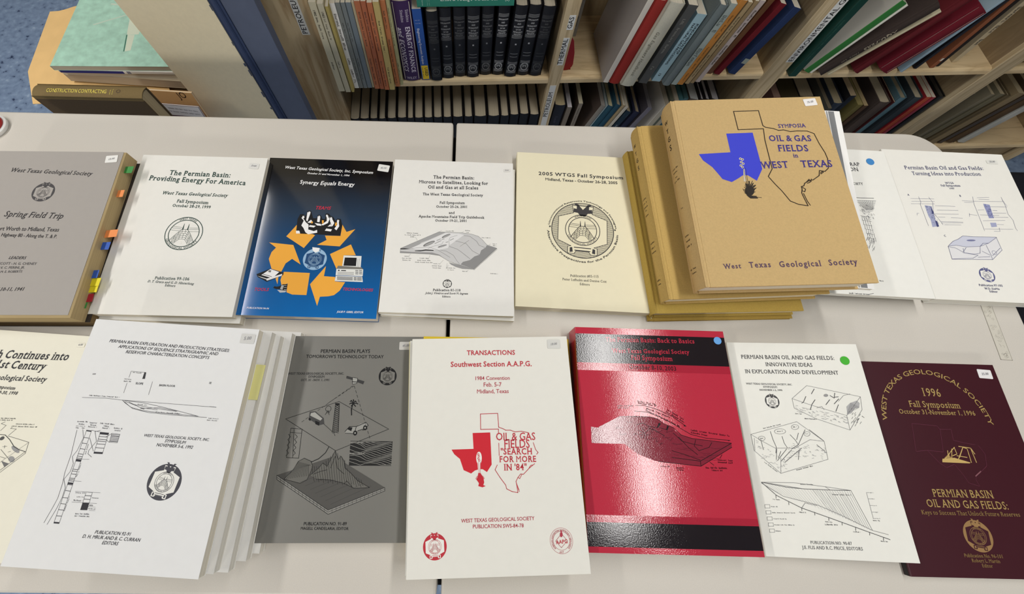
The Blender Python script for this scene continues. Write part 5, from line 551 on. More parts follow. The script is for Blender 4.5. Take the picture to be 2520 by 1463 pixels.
book('book','white paperback with sequence diagrams and a grey seal, topmost of a fanned stack','book',mw(.99886,.04779,-0,-.361,-.04779,.99886,0,.19899,0,0,1,.0545),.2180,.2822,.0125,cover=(228, 229, 229),
 art=[('T','PERMIAN BASIN EXPLORATION AND PRODUCTION STRATEGIES:',-80.49,111.55,77.32,108.61,'si',(62,62,68),.95),('T','APPLICATIONS OF SEQUENCE STRATRIGRAPHIC AND',-66.24,104.95,63.89,103.5,'si',(62,62,68),.95),('T','RESERVOIR CHARACTERIZATION CONCEPTS',-54.69,98.73,53.64,97.88,'si',(62,62,68),.95),('T','NW',-86,68.93,-81.76,69.2,'s',(62,62,68)),('T','SHELF MARGIN',-44.42,65.88,-35.39,65.51,'sb',(62,62,68)),('M',-44.07,62.82,-34.98,62.93,1.44,(62,62,68)),('T','SLOPE',-28.47,60.74,-18.85,60.65,'sb',(62,62,68)),('T','BASIN FLOOR',1.4,60.3,21.49,60.4,'sb',(62,62,68)),('T','SE',62.51,67.04,65.65,67,'s',(62,62,68)),('L',.34,(62,62,68),[(-39.34,68.59),(-39.09,76.27),(-21.31,75.97)]),('L',.34,(62,62,68),[(-39.28,61.47),(-39.32,49.28)]),('L',.34,(62,62,68),[(-8.32,65.11),(-8.04,48.94)]),('M',-36.55,74.51,-25.58,74.26,1.21,(62,62,68)),('A',2,(50,50,54),[(-22.18,76.4),(-19.89,76.07),(-18.9,67.99),(-22.2,67.78)]),('L',.38,(62,62,68),[(-87.9,40.64),(-58.42,41.59),(-37.93,40.58),(79.49,39.29)]),('M',-80.26,42.97,-42.36,43.06,1.42,(62,62,68)),('L',.42,(62,62,68),[(-37.93,40.58),(-24.58,32.74),(-9.48,29.83),(14.46,28.4),(59.25,27.6)]),('L',.42,(62,62,68),[(-37.93,40.58),(-33.28,37.44),(-21.74,31.33),(-1.85,28.05),(26.65,26.91),(71.26,26.56)]),('L',.42,(62,62,68),[(-35.46,40.28),(-10.16,38.9),(17.09,34.91),(60.47,27.45)]),('L',.42,(62,62,68),[(-29.05,38.85),(-12.91,33.02),(8.72,31.66)]),('L',.42,(62,62,68),[(-23.5,36.45),(-3.83,34.05),(32.33,31.33)]),('L',.42,(62,62,68),[(-12.53,31.91),(10.17,34.47),(33.34,31.84)]),('L',.42,(62,62,68),[(-33.91,39.23),(-18.27,34.96),(-7.55,31.09)]),('M',-17.57,36.37,-5.57,35.76,1.17,(62,62,68)),('M',7.42,28.41,39.17,28.14,1.39,(62,62,68)),('M',73.48,25.35,85.68,25.21,1.14,(62,62,68)),('M',72.25,23.04,85.82,22.99,1.15,(62,62,68)),('M',71.24,39.23,79.55,39.06,.93,(62,62,68)),('T','WEST TEXAS GEOLOGICAL SOCIETY, INC.',1.84,.17,81.53,-.13,'si',(62,62,68),.95),('T','SYMPOSIUM',28.69,-4.67,54.09,-5.26,'si',(62,62,68)),('T','NOVEMBER 5-6, 1992',20.23,-9.7,64.2,-10,'si',(62,62,68)),('S',42.34,-47.75,19.64,(70,70,78),(233,232,226),'full',-8),('T','PUBLICATION 92-91',-18.6,-104.39,22.2,-104.27,'si',(62,62,68)),('T','D. H. MRUK AND B. C. CURRAN',-30.65,-109.19,34.39,-109.34,'si',(62,62,68)),('T','EDITORS',-6.87,-114.13,11.19,-114.2,'si',(62,62,68)),('L',.37,(62,62,68),[(-79.74,2.54),(-75.95,-25.19),(-75.61,-44.63),(-73.69,-55.94),(-72.98,-71.78),(-74.96,-81.99),(-78.36,-97.04)]),('L',.37,(62,62,68),[(-73.04,3.67),(-68.77,-5.75),(-70.58,-19.91),(-73.64,-27.02),(-69.6,-34.6),(-69.85,-43.32),(-73.83,-51.69),(-68.81,-60.36),(-68.33,-70.58),(-69.98,-81.69),(-74.2,-98.58)]),('L',.37,(62,62,68),[(-51.73,3.97),(-57.51,2.07),(-51.85,-8.75),(-57.05,-19.08),(-56.62,-23.02),(-51.19,-26.14)]),('L',.37,(62,62,68),[(-61.21,-5.28),(-51.48,-19.73)]),('L',.37,(62,62,68),[(-62.3,3.31),(-50.99,1.97)]),('L',.37,(62,62,68),[(-42.64,-3.12),(-36.7,1.32)]),('L',.37,(62,62,68),[(-41.55,-6.1),(-36.28,-8.8)]),('L',.32,(62,62,68),[(-68.23,3.25),(-67.35,-96.85),(-61.27,-96.94),(-62.11,2.81),(-68.23,3.25)]),('L',.53,(50,50,56),[(-68.15,-5.29),(-62.04,-5.7)]),('L',.53,(50,50,56),[(-68.1,-11.63),(-61.99,-12.02)]),('L',.52,(50,50,56),[(-68.04,-17.92),(-61.93,-18.28)]),('L',.52,(50,50,56),[(-67.99,-23.64),(-61.89,-23.98)]),('L',.52,(50,50,56),[(-67.97,-26.22),(-61.86,-26.55)]),('L',.52,(50,50,56),[(-67.95,-28.28),(-61.85,-28.61)]),('L',.51,(50,50,56),[(-67.85,-40.52),(-61.74,-40.8)]),('L',.51,(50,50,56),[(-67.83,-42.54),(-61.73,-42.81)]),('L',.51,(50,50,56),[(-67.8,-45.56),(-61.7,-45.82)]),('L',.5,(50,50,56),[(-67.76,-50.06),(-61.66,-50.31)]),('L',.5,(50,50,56),[(-67.75,-51.56),(-61.65,-51.8)]),('L',.5,(50,50,56),[(-67.74,-53.05),(-61.64,-53.29)]),('L',.5,(50,50,56),[(-67.7,-57.01),(-61.6,-57.23)]),('L',.5,(50,50,56),[(-67.65,-63.4),(-61.55,-63.6)]),('L',.49,(50,50,56),[(-67.58,-70.71),(-61.49,-70.88)]),('L',.49,(50,50,56),[(-67.53,-76.97),(-61.44,-77.13)]),('L',.49,(50,50,56),[(-67.47,-83.19),(-61.38,-83.32)]),('L',.49,(50,50,56),[(-67.42,-89.34),(-61.33,-89.46)]),('A',2,(45,45,52),[(-68.22,1.97),(-62.1,1.53),(-62.11,2.81),(-68.23,3.25)]),('A',2,(45,45,52),[(-67.92,-31.87),(-61.82,-32.19),(-61.84,-29.63),(-67.94,-29.31)]),('A',2,(45,45,52),[(-67.71,-56.52),(-61.61,-56.74),(-61.63,-54.77),(-67.72,-54.54)]),('A',2,(45,45,52),[(-67.35,-96.85),(-61.27,-96.94),(-61.28,-95.54),(-67.37,-95.45)]),('L',.32,(62,62,68),[(-50.99,1.97),(-50.05,-22.12),(-39.78,-21.99),(-40.58,1.59),(-50.99,1.97)]),('L',.53,(50,50,56),[(-50.8,-2.92),(-40.42,-3.19)]),('L',.53,(50,50,56),[(-50.67,-6.07),(-40.32,-6.28)]),('L',.52,(50,50,56),[(-50.59,-8.25),(-40.24,-8.41)]),('L',.52,(50,50,56),[(-50.47,-11.38),(-40.14,-11.48)]),('L',.52,(50,50,56),[(-50.3,-15.7),(-40,-15.7)]),('A',2,(45,45,52),[(-50.89,-.48),(-40.5,-.8),(-40.58,1.59),(-50.99,1.97)]),('A',2,(45,45,52),[(-50.05,-22.12),(-39.78,-21.99),(-39.85,-20.13),(-50.12,-20.23)]),('L',.32,(62,62,68),[(-36.91,1.3),(-36.28,-8.8),(-26.65,-8.71),(-26.91,1.11),(-36.91,1.3)]),('L',.53,(50,50,56),[(-36.85,.29),(-26.88,.12)]),('L',.53,(50,50,56),[(-36.75,-1.24),(-26.84,-1.36)]),('L',.53,(50,50,56),[(-36.69,-2.25),(-26.82,-2.35)]),('L',.53,(50,50,56),[(-36.59,-3.77),(-26.78,-3.82)]),('L',.53,(50,50,56),[(-36.5,-5.28),(-26.74,-5.29)]),('L',.53,(50,50,56),[(-36.4,-6.79),(-26.71,-6.76)]),('L',.52,(50,50,56),[(-36.34,-7.8),(-26.68,-7.74)]),('L',.3,(62,62,68),[(-43.28,-63.52),(-42.88,-81.92),(-35.34,-81.66),(-36.04,-63.56),(-43.28,-63.52)]),('L',.5,(50,50,56),[(-43.2,-67.24),(-35.9,-67.21)]),('L',.49,(50,50,56),[(-43.12,-70.94),(-35.76,-70.85)]),('L',.49,(50,50,56),[(-43.04,-74.62),(-35.62,-74.47)]),('A',2,(45,45,52),[(-42.88,-81.92),(-35.34,-81.66),(-35.62,-74.47),(-43.04,-74.62)]),('M',-82.85,11.63,-70.47,11.99,1.5,(75,75,82)),('M',-80.16,8.9,-72.58,8.96,1.5,(75,75,82)),('M',-68,11.21,-57.64,11.13,1.5,(75,75,82)),('M',-65.98,8.75,-58.86,8.57,1.5,(75,75,82)),('M',-67.87,6.57,-57.5,6.39,1.5,(75,75,82)),('M',-54.98,11.29,-37.45,10.93,1.5,(75,75,82)),('M',-49.61,8.53,-42.42,8.15,1.5,(75,75,82)),('M',-50.35,6.11,-41.62,5.93,1.5,(75,75,82)),('M',-36.57,6.96,-26.17,6.68,1.49,(75,75,82)),('M',-35.07,4.28,-27.44,4.14,1.49,(75,75,82)),('M',-82.55,6.69,-71.27,6.97,.86,(75,75,82)),('M',-82.22,4.44,-78.44,4.47,1.28,(75,75,82)),('M',-74.74,4.7,-71.49,4.7,1.28,(75,75,82)),('M',-54.96,-65.33,-44.17,-65.25,1.19,(75,75,82)),('M',-52.13,-69.44,-43.64,-69.31,.99,(75,75,82)),('M',-54.43,-73.27,-44.16,-73.3,1.38,(75,75,82)),('M',-34.32,-69.49,-26.57,-69.59,1.19,(75,75,82)),('M',-34.44,-77.32,-30.33,-77.35,1.37,(75,75,82)),('M',-34.18,-80.68,-26,-80.74,1.17,(75,75,82)),('M',-47.13,-86.7,-31.03,-86.29,1.36,(75,75,82)),('M',-46.96,-88.94,-30.16,-88.59,1.36,(75,75,82)),('L',.25,(62,62,68),[(-55.88,-63.52),(-26.85,-63.29)]),('L',.25,(62,62,68),[(-55.44,-74.62),(-26.77,-74.57)]),('L',.26,(62,62,68),[(-61.66,-29.23),(-52.8,-28.89)]),('L',.25,(62,62,68),[(-60.89,-52.81),(-53.09,-52.82)]),('L',.24,(62,62,68),[(-36.1,-78.33),(-26.93,-78.25)]),('L',.24,(62,62,68),[(-33.24,-81.81),(-26.1,-81.84)]),('M',-59.03,-23.66,-59.64,-12.25,1.24,(80,80,86)),('M',-60.29,-48.5,-59.28,-42.2,1.21,(80,80,86)),('M',-60.34,-40.82,-60,-33.53,1.23,(80,80,86)),('M',-60.27,-84.3,-59.65,-69.14,1.17,(80,80,86))],
 stickers=[('price_sticker',96.88,127.6,18.69,12.55,-.9,(205,205,202),[('T','5.00',-5.05,-2.01,4.67,-.75,'i',(140,140,146))],None)])
book('book','plain white copy, second down in the fanned stack under the sequence diagram book','book',mw(.9984,.05651,-0,-.35192,-.05651,.9984,0,.20055,0,0,1,.041),.2180,.2822,.0125,cover=(232, 231, 227),pg=(224, 221, 212))
book('book','plain white copy, third down in the fanned stack under the sequence diagram book','book',mw(.99902,.04431,-0,-.34407,-.04431,.99902,0,.19718,0,0,1,.029),.2180,.2822,.0125,cover=(232, 231, 227),pg=(224, 221, 212))
book('book','plain white copy, fourth down in the fanned stack under the sequence diagram book','book',mw(.99937,.03559,-0,-.33425,-.03559,.99937,0,.20371,0,0,1,.015),.2180,.2822,.0125,cover=(232, 231, 227),pg=(224, 221, 212))
book('book','plain white copy, lowest down in the fanned stack under the sequence diagram book','book',mw(.99954,.03035,-0,-.32706,-.03035,.99954,0,.20737,0,0,1,.001),.2180,.2822,.0125,cover=(232, 231, 227),pg=(224, 221, 212))
# yellow slip and clear sleeve
book('paper_slip','pale yellow slip sticking out of the fanned white stack','paper',mw(.9984,.05651,-0,-.34443,-.05651,.9984,0,.27328,0,0,1,.0538),.2159,.0450,.0009,cover=(226, 222, 150))
book('book','cream book with italic title, mostly cut off at the lower left','book',mw(.99849,.05492,0,-.61483,-.05492,.99849,0,.19754,0,0,1,.0005),.2159,.2794,.0215,cover=(233, 230, 214),pg=(222, 216, 200),
 art=[('T','The Search Continues into',-76.64,98.39,81.9,103.97,'rbi',(48,48,52),.8),('T','the 21st Century',-42.84,86.49,54.91,88.25,'rbi',(48,48,52),.8),('T','West Texas Geological Society',-60.87,69.53,63.61,72.73,'rbi',(48,48,52),.85),('T','Fall Symposium',-11.85,60.19,27.09,59.39,'rbi',(48,48,52)),('T','October 29-30, 1998',-18.4,52.12,32.98,53.22,'rbi',(48,48,52)),('L',.7,(50,50,50),[(11.36,-1.42),(23.52,2.74),(33.26,2.08),(40.4,1.91),(48.64,-3.27),(58.16,-11.37),(66.61,-14.6),(74.88,-16.2)]),('L',.46,(80,80,80),[(44.32,1.07),(74.54,-4.78),(75.81,-18.3),(49.38,-47.62)]),('L',.46,(70,70,70),[(74.88,-16.2),(48.2,-45.1)]),('L',.29,(110,110,110),[(74.54,-4.78),(46.96,-32.56)]),('A',2,(80,80,80),[(40.22,-.32),(40.71,-.89),(40.95,-1.59),(40.93,-2.37),(40.64,-3.14),(40.12,-3.84),(39.41,-4.38),(38.59,-4.72),(37.74,-4.83),(36.93,-4.7),(36.25,-4.33),(35.76,-3.77),(35.52,-3.06),(35.54,-2.29),(35.82,-1.51),(36.34,-.82),(37.05,-.27),(37.87,.07),(38.73,.18),(39.54,.05)]),('A',2,(150,150,150),[(67.7,-17.82),(67.09,-18.33),(65.91,-18.47),(64.28,-18.21),(62.36,-17.58),(60.33,-16.64),(58.39,-15.48),(56.73,-14.22),(55.51,-12.97),(54.86,-11.86),(54.84,-11.01),(55.45,-10.49),(56.63,-10.35),(58.27,-10.61),(60.2,-11.25),(62.24,-12.19),(64.18,-13.36),(65.83,-14.62),(67.04,-15.87),(67.68,-16.97)]),('A',2,(150,150,150),[(65.75,-27.09),(65.65,-28.12),(65.14,-28.95),(64.27,-29.53),(63.11,-29.78),(61.79,-29.69),(60.42,-29.26),(59.15,-28.54),(58.1,-27.6),(57.37,-26.52),(57.03,-25.41),(57.12,-24.39),(57.63,-23.55),(58.5,-22.97),(59.67,-22.71),(61,-22.8),(62.36,-23.23),(63.64,-23.96),(64.69,-24.91),(65.42,-25.99)]),('A',2,(110,110,110),[(49.45,-29.2),(60.37,-31.65),(56.67,-36.13)]),('L',.41,(90,90,90),[(31.74,6.65),(36.2,13.68),(28.87,15.43),(33.05,17.98)]),('L',.41,(90,90,90),[(45.07,2.01),(51.39,10.25),(43.68,10.27),(45.24,12.06)]),('L',.4,(90,90,90),[(42.64,-15.69),(51.16,-21.59),(59.62,-27.44)]),('L',.4,(90,90,90),[(45.37,-24.13),(53.06,-25.75)]),('L',.4,(90,90,90),[(43.44,-12.38),(48.86,-11.46)]),('L',.4,(90,90,90),[(45.55,-10.6),(46.43,-13.81)]),('L',.4,(90,90,90),[(53.11,-18.22),(56.02,-16.95)]),('M',17.27,21.19,45.41,22.24,1.43,(70,70,70)),('M',18.3,18.99,41.68,19.94,1.42,(70,70,70)),('M',48.14,15.64,72.29,16.64,1.41,(70,70,70)),('M',43.85,12.53,77.07,13.82,1.41,(70,70,70))],
 stickers=[('price_sticker',91.29,126.04,11.92,5.53,1.5,(226,223,206),[('T','4.00',-3.22,-.88,2.98,-.33,'i',(140,140,146))],None)])
